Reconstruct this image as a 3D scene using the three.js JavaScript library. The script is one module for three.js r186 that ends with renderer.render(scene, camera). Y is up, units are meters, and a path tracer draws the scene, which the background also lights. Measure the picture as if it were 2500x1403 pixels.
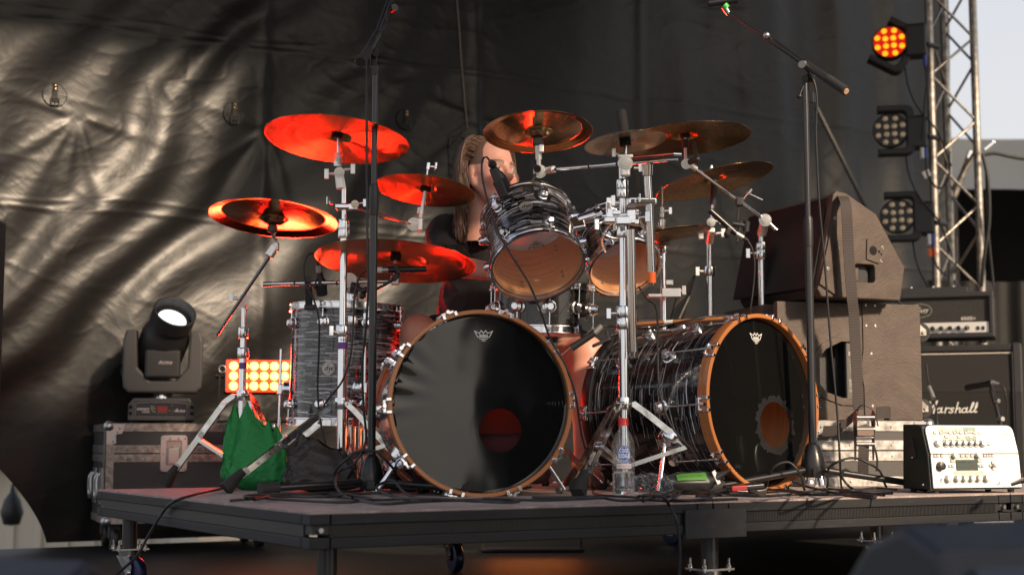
import * as THREE from 'three';
import { mergeGeometries, toCreasedNormals } from 'three/addons/utils/BufferGeometryUtils.js';
import { RoundedBoxGeometry } from 'three/addons/geometries/RoundedBoxGeometry.js';
import { MarchingCubes } from 'three/addons/objects/MarchingCubes.js';
import { ImprovedNoise } from 'three/addons/math/ImprovedNoise.js';
import { RectAreaLightUniformsLib } from 'three/addons/lights/RectAreaLightUniformsLib.js';

// ---------- camera, sky, sun, exposure ----------
const scene = new THREE.Scene();
const FOCAL = 3590, PITCH = 5.88 * Math.PI / 180, EYE = 0.52, RISER = 0.34;   // photo pixels; radians; metres
const camera = new THREE.PerspectiveCamera(2 * Math.atan(701.5 / FOCAL) * 180 / Math.PI, 2500 / 1403, 0.1, 400);
camera.position.set(0, EYE, 0);
camera.rotation.set(PITCH, 0, 0);
camera.focus = 5.0;
camera.userData.fStop = 2.6;
camera.updateMatrixWorld(true);
const SUN_AZ = 40 * Math.PI / 180, SUN_EL = 27 * Math.PI / 180;
const sunDir = new THREE.Vector3(Math.sin(SUN_AZ) * Math.cos(SUN_EL), Math.sin(SUN_EL), Math.cos(SUN_AZ) * Math.cos(SUN_EL));
{
  const w = 256, h = 128, a = new Float32Array(w * h * 4), d = new THREE.Vector3();
  for (let j = 0; j < h; j++) for (let i = 0; i < w; i++) {
    const el = ((j + 0.5) / h - 0.5) * Math.PI, az = ((i + 0.5) / w - 0.5) * 2 * Math.PI;
    d.set(Math.cos(el) * Math.cos(az), Math.sin(el), Math.cos(el) * Math.sin(az));
    const up = Math.max(0, d.y), t = Math.pow(up, 1.5), c = d.dot(sunDir), glow = 2.4 * Math.exp((c - 1) * 13);
    const k = (j * w + i) * 4;
    a[k] = 0.67 * (1 - t) + 0.09 * t + glow; a[k + 1] = 0.67 * (1 - t) + 0.21 * t + glow * 0.80; a[k + 2] = 0.665 * (1 - t) + 0.52 * t + glow * 0.56; a[k + 3] = 1;
  }
  const sky = new THREE.DataTexture(a, w, h, THREE.RGBAFormat, THREE.FloatType);
  sky.mapping = THREE.EquirectangularReflectionMapping; sky.magFilter = THREE.LinearFilter; sky.needsUpdate = true;
  scene.background = sky; scene.environment = sky; scene.environmentIntensity = 1; scene.backgroundIntensity = 1;
}
const sun = new THREE.DirectionalLight(new THREE.Color().setRGB(1, 0.78, 0.56), 5);
sun.position.copy(sunDir).multiplyScalar(30).add(new THREE.Vector3(0, 0.5, -5)); sun.target.position.set(0, 0.5, -5);
sun.castShadow = true; sun.shadow.radius = 7; sun.shadow.mapSize.set(4096, 4096);
Object.assign(sun.shadow.camera, { left: -9, right: 9, top: 9, bottom: -9, near: 1, far: 70 });
scene.add(sun, sun.target);
const renderer = new THREE.WebGLRenderer({ antialias: true });
renderer.toneMapping = THREE.LinearToneMapping;
renderer.toneMappingExposure = 1.25;
renderer.shadowMap.enabled = true;
RectAreaLightUniformsLib.init();

// ---------- helpers ----------
const V = (x, y, z) => new THREE.Vector3(x, y, z), PI = Math.PI, DEG = PI / 180;
let seed = 7;
const rnd = (a = 0, b = 1) => { seed = (seed * 1664525 + 1013904223) >>> 0; return a + (b - a) * seed / 4294967296; };
const noise = new ImprovedNoise();
const N = (x, y = 0, z = 0) => noise.noise(x, y, z);
const fbm = (x, y, z = 0, o = 4) => { let s = 0, a = 0.5; for (let i = 0; i < o; i++) { s += a * N(x, y, z + i * 7.3); x *= 2.03; y *= 2.03; a *= 0.5; } return s; };
// survey: a sight line of the photograph (its pixel) followed for d metres along the camera's axis; or to a level; or up a plumb line
const P = (px, py, d) => V((px - 1250) / FOCAL * d, -(py - 701.5) / FOCAL * d, -d).applyMatrix4(camera.matrixWorld);
function onLevel(px, py, y = RISER) { const a = camera.position, b = P(px, py, 1).sub(a); return a.clone().addScaledVector(b, (y - a.y) / b.y); }
function plumb(base, py) { const hd = Math.hypot(base.x, base.z), q = base.clone(); let lo = -1, hi = 6; for (let i = 0; i < 40; i++) { q.y = (lo + hi) / 2; const v = q.clone().project(camera); if ((1 - v.y) / 2 * 1403 > py) lo = q.y; else hi = q.y; } return q; }
const lerp = (a, b, t) => a.clone().lerp(b, t);
const used = {};
function numbered(n) { used[n] = (used[n] ?? -1) + 1; return used[n] ? n + '_' + String(used[n]).padStart(3, '0') : n; }
const Q = new THREE.Quaternion(), E = (x, y, z) => new THREE.Matrix4().makeRotationFromEuler(new THREE.Euler(x, y, z, 'YXZ'));
const toY = (dir) => new THREE.Matrix4().makeRotationFromQuaternion(new THREE.Quaternion().setFromUnitVectors(V(0, 1, 0), dir.clone().normalize()));
function frame(o, y, x) { // matrix whose y axis is y and whose x axis is near x
  const Y = y.clone().normalize(), Z = x.clone().cross(Y).normalize(), X = Y.clone().cross(Z); return new THREE.Matrix4().makeBasis(X, Y, Z).setPosition(o);
}
class B {
  constructor() { this.l = []; }
  add(g, m) { g = g.index ? g.toNonIndexed() : g; if (!g.attributes.uv) g.setAttribute('uv', new THREE.BufferAttribute(new Float32Array(g.attributes.position.count * 2), 2)); for (const k in g.attributes) if (!['position', 'normal', 'uv'].includes(k)) g.deleteAttribute(k); g.clearGroups?.(); if (m) g.applyMatrix4(m); this.l.push(g); return this; }
  box(w, h, d, p = V(0, 0, 0), r) { const m = r ? r.clone() : new THREE.Matrix4(); return this.add(new THREE.BoxGeometry(w, h, d), m.setPosition(p)); }
  rbox(w, h, d, rad, p = V(0, 0, 0), r, s = 2) { const m = r ? r.clone() : new THREE.Matrix4(); return this.add(new RoundedBoxGeometry(w, h, d, s, rad), m.setPosition(p)); }
  bar(a, b, r, r2 = r, s = 14) { const d = b.clone().sub(a), L = d.length(); return this.add(new THREE.CylinderGeometry(r2, r, L, s), toY(d).setPosition(lerp(a, b, 0.5))); }
  beam(a, b, w, t, side = V(1, 0, 0), rad = 0) { const d = b.clone().sub(a), L = d.length(); return this.add(rad ? new RoundedBoxGeometry(w, L, t, 1, rad) : new THREE.BoxGeometry(w, L, t), frame(lerp(a, b, 0.5), d, side)); }
  lathe(pts, m, s = 32, creased = 0) { let g = new THREE.LatheGeometry(pts.map(p => new THREE.Vector2(p[0], p[1])), s); if (creased) g = toCreasedNormals(g, creased); return this.add(g, m); }
  sph(p, r, s = 14) { return this.add(new THREE.SphereGeometry(r, s, Math.ceil(s * 0.7)), new THREE.Matrix4().setPosition(p)); }
  tor(R, r, m, s = 40, t = 8, arc = 2 * PI) { return this.add(new THREE.TorusGeometry(R, r, t, s, arc), m); }
  tube(pts, r, n = 0, s = 8) { const c = new THREE.CatmullRomCurve3(pts, false, 'centripetal'); return this.add(new THREE.TubeGeometry(c, n || pts.length * 6, r, s, false)); }
  ext(shape, depth, bev, m, seg = 12) { return this.add(new THREE.ExtrudeGeometry(shape, { depth, bevelEnabled: bev > 0, bevelSize: bev, bevelThickness: bev, bevelOffset: -bev, bevelSegments: 2, curveSegments: seg }), m); }
  move(m) { for (const g of this.l) g.applyMatrix4(m); return this; }
  geo() { return this.l.length > 1 ? mergeGeometries(this.l) : this.l[0]; }
  mesh(name, mat, parent, label) {
    const g = this.geo(); let r = parent; while (r.parent && r.parent !== scene) r = r.parent;
    if (r.userData_world) g.applyMatrix4(r.userData_world);
    if (mat.userData.box) boxUV(g, mat.userData.box);
    const m = new THREE.Mesh(g, mat); m.name = name; m.castShadow = m.receiveShadow = true; parent.add(m); if (label) m.userData.label = label; return m;
  }
}
const nb = () => new B();
function boxUV(g, s = 1) {
  const p = g.attributes.position, n = g.attributes.normal, u = g.attributes.uv;
  for (let i = 0; i < p.count; i++) { const ax = Math.abs(n.getX(i)), ay = Math.abs(n.getY(i)), az = Math.abs(n.getZ(i)); if (ay >= ax && ay >= az) u.setXY(i, p.getX(i) * s, p.getZ(i) * s); else if (ax > az) u.setXY(i, p.getZ(i) * s, p.getY(i) * s); else u.setXY(i, p.getX(i) * s, p.getY(i) * s); }
}
function thing(name, label, category, group, at = V(0, 0, 0), turn = 0, world = true) {   // world: its parts are given in world places
  const o = new THREE.Group(); o.name = numbered(name); o.position.copy(at); o.rotation.y = turn; o.userData = { label, category }; if (group) o.userData.group = group; scene.add(o); o.updateMatrixWorld(true);
  if (world) o.userData_world = o.matrixWorld.clone().invert(); return o;
}
function structure(name, b, mat) { const m = b.mesh(name, mat, scene); m.userData.kind = 'structure'; return m; }
function single(name, label, category, group, b, mat) { const m = b.mesh(numbered(name), mat, scene); m.userData = { label, category }; if (group) m.userData.group = group; return m; }

// ---------- textures ----------
function tex(w, h, fn, srgb = true, rep) {
  const a = new Uint8Array(w * h * 4);
  for (let j = 0; j < h; j++) for (let i = 0; i < w; i++) { const c = fn(i / w, j / h, i, j), k = (j * w + i) * 4; if (typeof c === 'number') { a[k] = a[k + 1] = a[k + 2] = Math.max(0, Math.min(255, c * 255)); } else { a[k] = c[0] * 255; a[k + 1] = c[1] * 255; a[k + 2] = c[2] * 255; } a[k + 3] = 255; }
  const t = new THREE.DataTexture(a, w, h); t.wrapS = t.wrapT = THREE.RepeatWrapping; t.magFilter = THREE.LinearFilter; t.minFilter = THREE.LinearMipmapLinearFilter; t.generateMipmaps = true; if (srgb) t.colorSpace = THREE.SRGBColorSpace; if (rep) t.repeat.set(...rep); t.needsUpdate = true; return t;
}
function canvas(w, h, draw, srgb = true) {
  const c = document.createElement('canvas'); c.width = w; c.height = h; draw(c.getContext('2d'), w, h);
  const t = new THREE.CanvasTexture(c); if (srgb) t.colorSpace = THREE.SRGBColorSpace; t.anisotropy = 4; return t;
}
const wrapNoise = (u, v, f, o = 4) => { // tileable
  const a = u * 2 * PI, b = v * 2 * PI, R = f / 6.283; return fbm(R * Math.cos(a) + 11, R * Math.sin(a) + R * Math.cos(b) * 1.3, R * Math.sin(b) * 1.3, o);
};
const tGrain = tex(256, 256, (u, v) => 0.5 + wrapNoise(u, v, 60, 3) * 0.9 + rnd(-0.12, 0.12), false);
const tBlotch = tex(256, 256, (u, v) => 0.5 + wrapNoise(u, v, 9, 5) * 0.8, false);
const tCarpet = tex(512, 512, (u, v) => { const n = 0.5 + wrapNoise(u, v, 10, 4) * 0.25 + rnd(-0.24, 0.24); return [0.68 * n + 0.30, 0.62 * n + 0.27, 0.60 * n + 0.26]; });
const tScuff = tex(512, 128, (u, v, i, j) => { const s = fbm(u * 5, v * 60, 3, 4), w = Math.max(0, fbm(u * 14, v * 30, 9, 3) - 0.22) * 1.2; const n = 0.16 + s * 0.13 + w; return [n * 0.98, n, n * 1.06]; });
const tTan = tex(512, 512, (u, v) => { const n = 1 + wrapNoise(u, v, 8, 4) * 0.3 + rnd(-0.1, 0.1) + (rnd() > 0.995 ? 0.3 : 0); return [Math.min(1, 0.40 * n), Math.min(1, 0.355 * n), Math.min(1, 0.325 * n)]; });
const tAlu = tex(256, 256, (u, v) => { const n = 0.72 + wrapNoise(u, v, 12, 5) * 0.4 + rnd(-0.04, 0.04); return [n, n * 0.985, n * 0.97]; });
function oyster(w, h, n, lo, hi, bg) {
  return canvas(w, h, (c) => {
    c.fillStyle = bg; c.fillRect(0, 0, w, h); c.lineCap = 'round';
    for (let i = 0; i < n; i++) {
      const x = rnd(0, w), y = rnd(0, h), L = rnd(w * 0.012, w * 0.07), k = rnd(), v = Math.floor(lo + (hi - lo) * k * k); c.strokeStyle = `rgba(${v},${v},${Math.min(255, v + 6)},${rnd(0.4, 1)})`; c.lineWidth = 0.8 + 4.6 * Math.pow(rnd(), 2.2);
      const dy = rnd(-9, 9), dz = rnd(-6, 6); for (const ox of [0, -w, w]) { c.beginPath(); c.moveTo(x + ox, y); c.bezierCurveTo(x + ox + L * 0.3, y + dy, x + ox + L * 0.7, y - dy, x + ox + L, y + dz); c.stroke(); }
    }
  });
}
const tOysterDark = oyster(2048, 512, 2000, 60, 250, '#08080a'), tOysterPale = oyster(2048, 512, 4600, 70, 255, '#0b0b0d');
for (const t of [tOysterDark, tOysterPale]) { t.wrapS = THREE.RepeatWrapping; t.wrapT = THREE.RepeatWrapping; }
const tMaple = tex(512, 256, (u, v) => { const g = fbm(u * 6, v * 90, 2, 4) * 0.28 + fbm(u * 40, v * 300, 5, 2) * 0.12 + 1; return [Math.min(1, 0.80 * g), Math.min(1, 0.53 * g), Math.min(1, 0.31 * g)]; });

// ---------- materials ----------
const col = (r, g, b) => new THREE.Color().setRGB(r, g, b);
function M(o, box) { if (Array.isArray(o.color)) o.color = col(...o.color); const m = new THREE[o.clearcoat || o.transmission || o.sheen || o.ior || o.anisotropy ? 'MeshPhysicalMaterial' : 'MeshStandardMaterial'](o); if (box) m.userData.box = box; return m; }
const chrome = M({ color: [0.80, 0.80, 0.82], metalness: 1, roughness: 0.15 });
const chromeWorn = M({ color: [0.66, 0.65, 0.63], metalness: 1, roughness: 0.3, roughnessMap: tBlotch }, 4);
const satin = M({ color: [0.86, 0.85, 0.83], metalness: 0.9, roughness: 0.42 });
const steel = M({ color: [0.50, 0.50, 0.51], metalness: 1, roughness: 0.38 });
const aluTruss = M({ color: [0.70, 0.66, 0.60], map: tAlu, metalness: 0.85, roughness: 0.42 }, 2);
const aluEdge = M({ color: [0.62, 0.60, 0.58], map: tAlu, metalness: 0.75, roughness: 0.45 }, 3);
const blackPlastic = M({ color: [0.018, 0.018, 0.019], roughness: 0.45, bumpMap: tGrain, bumpScale: 0.0003 }, 8);
const blackSatin = M({ color: [0.014, 0.014, 0.015], roughness: 0.3 });
const blackTube = M({ color: [0.055, 0.055, 0.058], metalness: 0.6, roughness: 0.3 });
const rubber = M({ color: [0.022, 0.021, 0.021], roughness: 0.75, bumpMap: tGrain, bumpScale: 0.0004 }, 10);
const cableMat = M({ color: [0.015, 0.015, 0.016], roughness: 0.5 });
const whitePlastic = M({ color: [0.72, 0.71, 0.68], roughness: 0.4 });
const greyConn = M({ color: [0.42, 0.41, 0.39], metalness: 0.7, roughness: 0.4 });
const carpet = M({ color: [0.92, 0.92, 0.92], map: tCarpet, roughness: 1, bumpMap: tGrain, bumpScale: 0.003 }, 2.5);
const deckEdge = M({ color: [0.30, 0.33, 0.39], map: tScuff, roughness: 0.62 });
const deckWeb = M({ color: [0.016, 0.016, 0.017], roughness: 0.5 });
const wood = M({ color: [0.66, 0.60, 0.57], map: tMaple, roughness: 0.35, clearcoat: 0.4, clearcoatRoughness: 0.2 });
const tMapleIn = tex(512, 256, (u, v) => { const g = fbm(u * 5, v * 60, 8, 4) * 0.16 + fbm(u * 30, v * 240, 5, 2) * 0.08 + 1; return [Math.min(1, 0.94 * g), Math.min(1, 0.70 * g), Math.min(1, 0.50 * g)]; });
const woodIn = M({ map: tMapleIn, roughness: 0.45 });
const wrapDark = M({ map: tOysterDark, roughness: 0.18, clearcoat: 0.7, clearcoatRoughness: 0.04 });
const wrapPale = M({ map: tOysterPale, roughness: 0.18, clearcoat: 0.7, clearcoatRoughness: 0.04 });
const headBlack = M({ color: [0.005, 0.005, 0.005], roughness: 0.06, ior: 1.52 });
const headClear = M({ color: [1, 0.97, 0.93], transmission: 0.95, thickness: 0, roughness: 0.06 });
const headWhite = M({ color: [0.92, 0.9, 0.87], transmission: 0.8, thickness: 0, roughness: 0.9 });
const felt = M({ color: [0.14, 0.13, 0.12], roughness: 1 });
const feltBlack = M({ color: [0.015, 0.015, 0.015], roughness: 1 });
const purpleTape = M({ color: [0.17, 0.05, 0.28], roughness: 0.5 });
const orangeTape = M({ color: [0.80, 0.13, 0.02], roughness: 0.5 });
const tanPaint = M({ color: [0.56, 0.51, 0.48], map: tTan, roughness: 0.62, bumpMap: tGrain, bumpScale: 0.001 }, 1.6);
const tolex = M({ color: [0.022, 0.022, 0.023], roughness: 0.55, bumpMap: tGrain, bumpScale: 0.0012 }, 6);
function decal(t, o = {}) { return M({ map: t, alphaTest: 0.5, roughness: 0.5, side: THREE.DoubleSide, ...o }); }
function quad(w, h, m) { return nb().add(new THREE.PlaneGeometry(w, h), m); }
function letters(text, font, w, h, color, o = {}) {
  return canvas(w, h, (c) => { c.clearRect(0, 0, w, h); c.fillStyle = color; c.font = font; c.textAlign = 'center'; c.textBaseline = 'middle'; if (o.skew) c.transform(1, 0, -o.skew, 1, o.skew * h / 2, 0); c.fillText(text, w / 2, h / 2, w * 0.96); if (o.after) o.after(c, w, h); });
}
const crown = (color) => canvas(512, 320, (c, w, h) => {
  c.strokeStyle = c.fillStyle = color; c.lineWidth = 16; c.lineJoin = 'miter'; c.beginPath(); c.moveTo(110, 180); c.lineTo(30, 30); c.lineTo(150, 85); c.lineTo(200, 15); c.lineTo(256, 80); c.lineTo(312, 15); c.lineTo(362, 85); c.lineTo(482, 30); c.lineTo(402, 180); c.closePath(); c.stroke();
  c.fillStyle = color; c.font = 'bold 76px sans-serif'; c.textAlign = 'center'; c.textBaseline = 'middle'; c.fillText('REMO', 256, 138, 250); c.fillRect(150, 215, 212, 15); c.fillRect(215, 245, 82, 11); c.fillRect(200, 270, 112, 9);
});
const tCrownWhite = crown('#e8e8e4'), tCrownBlack = crown('#141010');
const tBadge = canvas(256, 256, (c) => { c.fillStyle = '#b9b4ae'; c.beginPath(); c.arc(128, 128, 127, 0, 7); c.fill(); c.strokeStyle = '#5a5652'; c.lineWidth = 6; c.beginPath(); c.arc(128, 128, 112, 0, 7); c.stroke(); c.fillStyle = '#0a0a0a'; c.font = 'bold italic 130px sans-serif'; c.textAlign = 'center'; c.textBaseline = 'middle'; c.fillText('dw', 128, 124, 190); c.fillRect(90, 196, 76, 10); c.fillRect(90, 44, 76, 8); });
const badgeMat = M({ map: tBadge, metalness: 0.6, roughness: 0.3 });
// ---------- the setting ----------
const YAW = 31 * DEG, UX = V(Math.cos(YAW), 0, -Math.sin(YAW)), UZ = V(Math.sin(YAW), 0, Math.cos(YAW));   // the stage's right and its front
const corner = onLevel(757, 1250);                                   // front left corner of the riser top
const onRiser0 = (x, z, y = RISER) => corner.clone().addScaledVector(UX, x).addScaledVector(UZ, -z).setY(y);   // metres right of and behind the corner
const onRiser = onRiser0, ROT = E(0, YAW, 0);
{
  const g = new THREE.PlaneGeometry(300, 300); g.rotateX(-PI / 2);
  const tGrass = tex(256, 256, (u, v) => { const n = 1 + wrapNoise(u, v, 20, 4) * 0.8 + rnd(-0.2, 0.2); return [0.44 * n, 0.40 * n, 0.32 * n]; });
  const m = M({ map: tGrass, roughness: 1 }, 0.4);
  structure('ground', nb().add(g, new THREE.Matrix4().setPosition(0, -1.25, 0)), m);
  const tFloor = tex(512, 512, (u, v) => { const pl = (v * 8) % 1, n = 0.12 + fbm(u * 4, v * 60, 2, 4) * 0.05 + fbm(u * 20, v * 20, 4, 3) * 0.04 + (pl < 0.02 ? -0.07 : 0); return [n * 1.05, n, n * 0.95]; });
  const floor = M({ color: [0.32, 0.32, 0.33], map: tFloor, roughness: 0.55 }, 0.35);
  const c = onRiser(1.2, 0.6, 0);
  structure('stage_floor', nb().box(10.5, 0.25, 6.6, V(c.x, -0.125, c.z), ROT), floor);
}
// riser decks
const plateMat = M({ color: [0.03, 0.031, 0.033], roughness: 0.6, bumpMap: tGrain, bumpScale: 0.002 }, 12);
const wheelMat = M({ color: [0.012, 0.02, 0.07], roughness: 0.35 });
function caster(parent, p, turn, zinc) {
  const k = nb(); k.box(0.115, 0.006, 0.09, p.clone().setY(0.136), E(0, YAW, 0));
  for (const [x, z] of [[-1, -1], [1, -1], [-1, 1], [1, 1]]) { const q = p.clone().addScaledVector(UX, x * 0.046).addScaledVector(UZ, z * 0.034); k.bar(q.clone().setY(0.128), q.clone().setY(0.168), 0.004, 0.004, 8).bar(q.clone().setY(0.139), q.clone().setY(0.149), 0.0085, 0.0085, 6); }
  const pl = k.mesh('caster_plate', zinc, parent);
  const c = Math.cos(turn), s = Math.sin(turn), o = V(p.x + s * 0.03, 0.056, p.z + c * 0.03), side = V(c, 0, -s), f = nb();
  f.bar(p.clone().setY(0.112), p.clone().setY(0.132), 0.036, 0.038, 20);
  for (const e of [-1, 1]) { const sh = new THREE.Shape(); sh.moveTo(-0.035, 0.055); sh.lineTo(0.035, 0.055); sh.lineTo(0.05, 0.02); sh.lineTo(0.045, -0.012); sh.lineTo(0.02, -0.012); sh.closePath(); f.ext(sh, 0.003, 0, new THREE.Matrix4().makeBasis(V(s, 0, c), V(0, 1, 0), side.clone().negate()).setPosition(p.clone().setY(0.058).addScaledVector(side, e * 0.025))); }
  f.bar(o.clone().addScaledVector(side, -0.034), o.clone().addScaledVector(side, 0.034), 0.008, 0.008, 8);
  const fk = f.mesh('caster_fork', zinc, parent);
  nb().lathe([[0.012, -0.018], [0.05, -0.018], [0.055, -0.012], [0.056, 0], [0.055, 0.012], [0.05, 0.018], [0.012, 0.018]], frame(o, side, V(0, 1, 0)), 36).mesh('caster_wheel', wheelMat, fk);
  return pl;
}
function deck(x0, x1, label, legs, plate, zf = 0, D = 1.92) {
  const onRiser = (x, z, y = RISER) => onRiser0(x, z + zf, y), t = thing('riser_deck', label, 'riser', 'stage riser decks', onRiser(x0, 0, 0)), H = 0.092, cx = (x0 + x1) / 2, W = x1 - x0, bt = RISER - H;
  nb().box(W, 0.006, D - 0.004, onRiser(cx, D / 2, RISER - 0.003), ROT).mesh('carpet_top', carpet, t);
  nb().box(W - 0.02, 0.03, D - 0.02, onRiser(cx, D / 2, bt + 0.05), ROT).mesh('underside_board', deckWeb, t);
  // rails: upper, recessed web with ribs, lower; front, left and right
  const rail = (a, b, y, h, out, name, mat) => { const d = b.clone().sub(a), L = d.length(), m = frame(lerp(a, b, 0.5).setY(y), V(0, 1, 0), d), q = nb().rbox(L, h, 0.03, 0.003, V(0, 0, 0)); const g = q.l[0], u = g.attributes.uv, p = g.attributes.position; for (let i = 0; i < p.count; i++) u.setXY(i, p.getX(i) * 0.9 + y, p.getY(i) * 5 + y * 3); return q.move(m).mesh(name, mat, t); };
  const A = onRiser(x0, 0.015), Bq = onRiser(x1, 0.015), L0 = onRiser(x0 + 0.015, 0.001), L1 = onRiser(x0 + 0.015, D), R0 = onRiser(x1 - 0.015, 0.001), R1 = onRiser(x1 - 0.015, D);
  for (const [p, q] of [[A, Bq], [L0, L1], [R1, R0]]) {
    const dir = q.clone().sub(p).normalize(), cap = 0.055, p2 = p.clone().addScaledVector(dir, cap + 0.002), q2 = q.clone().addScaledVector(dir, -cap - 0.002), pe = p.clone().addScaledVector(dir, 0.001), qe = q.clone().addScaledVector(dir, -0.001);
    rail(p2, q2, RISER - 0.0195, 0.027, 0, 'upper_rail', deckEdge); rail(p2, q2, bt + 0.0135, 0.027, 0, 'lower_rail', deckEdge);
    for (const yy of [RISER - 0.0195, bt + 0.0135]) { rail(pe, p.clone().addScaledVector(dir, cap - 0.001), yy, 0.028, 0, 'corner_cap', deckEdge); rail(q.clone().addScaledVector(dir, -cap + 0.001), qe, yy, 0.028, 0, 'corner_cap', deckEdge); }
    const inn = (r) => { const n = V(0, 1, 0).cross(dir).multiplyScalar(0.006); return r.clone().add(n.multiplyScalar(p === A ? 1 : 1)); };
    const w = nb(), n = Math.round(pe.distanceTo(qe) / 0.0068), nrm = dir.clone().cross(V(0, 1, 0)).negate();
    w.beam(lerp(p2, q2, 0).setY(bt + 0.046), lerp(p2, q2, 1).setY(bt + 0.046), 0.036, 0.016, V(0, 1, 0)); const wm = w.mesh('web', deckWeb, t);
    if (p === A) { const k = nb(), outv = UZ; for (let i = 1; i < n - 1; i++) k.box(0.0036, 0.034, 0.003, lerp(p2, q2, i / n).setY(bt + 0.046).addScaledVector(outv, 0.0085), ROT); const rm = k.mesh('web_ribs', deckWeb, wm); rm.userData.kind = 'stuff'; }
  }
  const s = nb(); for (const [q, n] of [[onRiser(x0 + 0.03, 0), UZ], [onRiser(x1 - 0.03, 0), UZ]]) s.bar(q.clone().setY(bt + 0.046).addScaledVector(n, -0.016), q.clone().setY(bt + 0.046).addScaledVector(n, 0.001), 0.008, 0.0065, 12); s.mesh('bolt', steel, t);
  for (const [x, z, turn] of legs) { const p = onRiser(x, z, 0); nb().bar(p.clone().setY(0.14), p.clone().setY(bt + 0.03), 0.026, 0.026, 20).mesh('leg', blackTube, t); caster(t, p, turn, chromeWorn); }
  if (plate) nb().rbox(0.225, 0.083, 0.008, 0.002, onRiser(plate, -0.006, bt + 0.028), ROT).mesh('joining_plate', plateMat, t);
  return t;
}
deck(0, 1.265, 'carpeted black riser deck under the frontal bass drum, on casters', [[0.10, 0.12, 0.6], [0.08, 1.78, 0.9]], 1.27);
deck(1.269, 2.534, 'carpeted black riser deck under the angled bass drum, in the middle of the front row', [[1.33, 0.1, -1.2], [2.45, 0.12, 0.4], [1.36, 1.75, 0.4]], 0);
deck(2.538, 3.803, 'carpeted black riser deck under the white amplifier, at the right edge', [[2.66, 0.75, 0.9], [3.7, 0.1, 0]], 0);
deck(2.90, 4.9, 'carpeted black riser deck behind the front row under the guitar amplifiers', [[3.0, 0.6, 0.9], [4.8, 0.5, 0]], 0, 1.924, 1.25);

// backdrop tarpaulin: one sheet with real folds
const tarpO = onLevel(-60, 1338, 0), tarpN = UZ.clone();             // its foot at the left
const TARP_W = 6.75, TARP_H = 5.2;
function tarpDisp(x, y) {
  let d = 0;
  const near = Math.exp(-Math.pow((x - 0.9) / 1.3, 2));              // pulled, diagonal folds at the left
  const s = x * 0.80 - y * 0.62 + 0.25 * N(x * 0.9, y * 0.9, 2), s2 = x * 0.9 - y * 0.45 + 0.3 * N(x * 0.7, y * 0.8, 5);
  d += near * (0.015 * Math.sin(s * 8 + 1.4 * N(x, y, 1)) + 0.009 * Math.sin(s * 19 + 2 + 2 * N(x * 2, y * 2, 9))) * Math.min(1, y / 0.8);
  d += (1 - near) * 0.010 * Math.sin(s2 * 5 + 2 * N(x * 0.6, y * 0.6, 8));
  const rgt = 1 / (1 + Math.exp(-(x - 4.3) * 3)); d += rgt * (0.016 * Math.sin(x * 9 + 0.6 * y + N(x, y * 0.5, 4) * 2) + 0.0025 * Math.sin(x * 23 + y * 1.2));
  const cr = (f, z) => 1 - Math.abs(N(x * f + 0.3 * N(x * 3, y * 3, z), y * f * 1.6, z)) * 2.6, pt = 0.25 + 0.75 * Math.max(0, Math.min(1, 0.5 + 1.4 * N(x * 0.8, y * 0.9, 31)));
  d += pt * (0.0022 * Math.pow(Math.max(0, cr(2.2, 3.3)), 6) + 0.0012 * Math.pow(Math.max(0, cr(4.1, 6.1)), 5) + 0.0008 * Math.pow(Math.max(0, cr(8.5, 9.7)), 4));
  d += 0.0035 * fbm(x * 2.2, y * 2.8, 15, 4) + 0.03 * N(x * 0.5, y * 0.5, 20);
  for (const [ax, ay, l] of [[0.42, 2.15, 0.8], [1.45, 2.2, 0.9], [2.75, 2.4, 0.8]]) for (const th of [-2.5, -2.1, -1.72, -1.3, -0.2, 2.9]) { const dx = x - ax, dy = y - ay, u = dx * Math.cos(th) + dy * Math.sin(th), w = -dx * Math.sin(th) + dy * Math.cos(th); if (u > 0.03 && u < l) d += 0.006 * Math.exp(-Math.pow(w / (0.018 + 0.05 * u), 2)) * (1 - u / l) * Math.min(1, (u - 0.03) / 0.06); }   // tension folds from the fixings
  for (const yy of [1.66, 2.62]) d += 0.0022 * Math.exp(-Math.pow((y - yy - 0.02 * N(x * 2, yy) - x * 0.01) / 0.012, 2)) + 0.0016 * Math.exp(-Math.pow((y - yy - 0.06 - 0.03 * N(x * 1.7, yy + 4)) / 0.009, 2));   // folded-in creases across
  for (const xx of [1.42, 2.75, 3.95]) d += 0.005 * Math.exp(-Math.pow((x - xx) / 0.035, 2)) * (1 + 0.6 * N(y * 9, xx)) ;   // seams
  return d;
}
const tarpAt = (x, y, off = 0) => tarpO.clone().addScaledVector(UX, x).setY(y).addScaledVector(tarpN, tarpDisp(x, y) + off);
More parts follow.
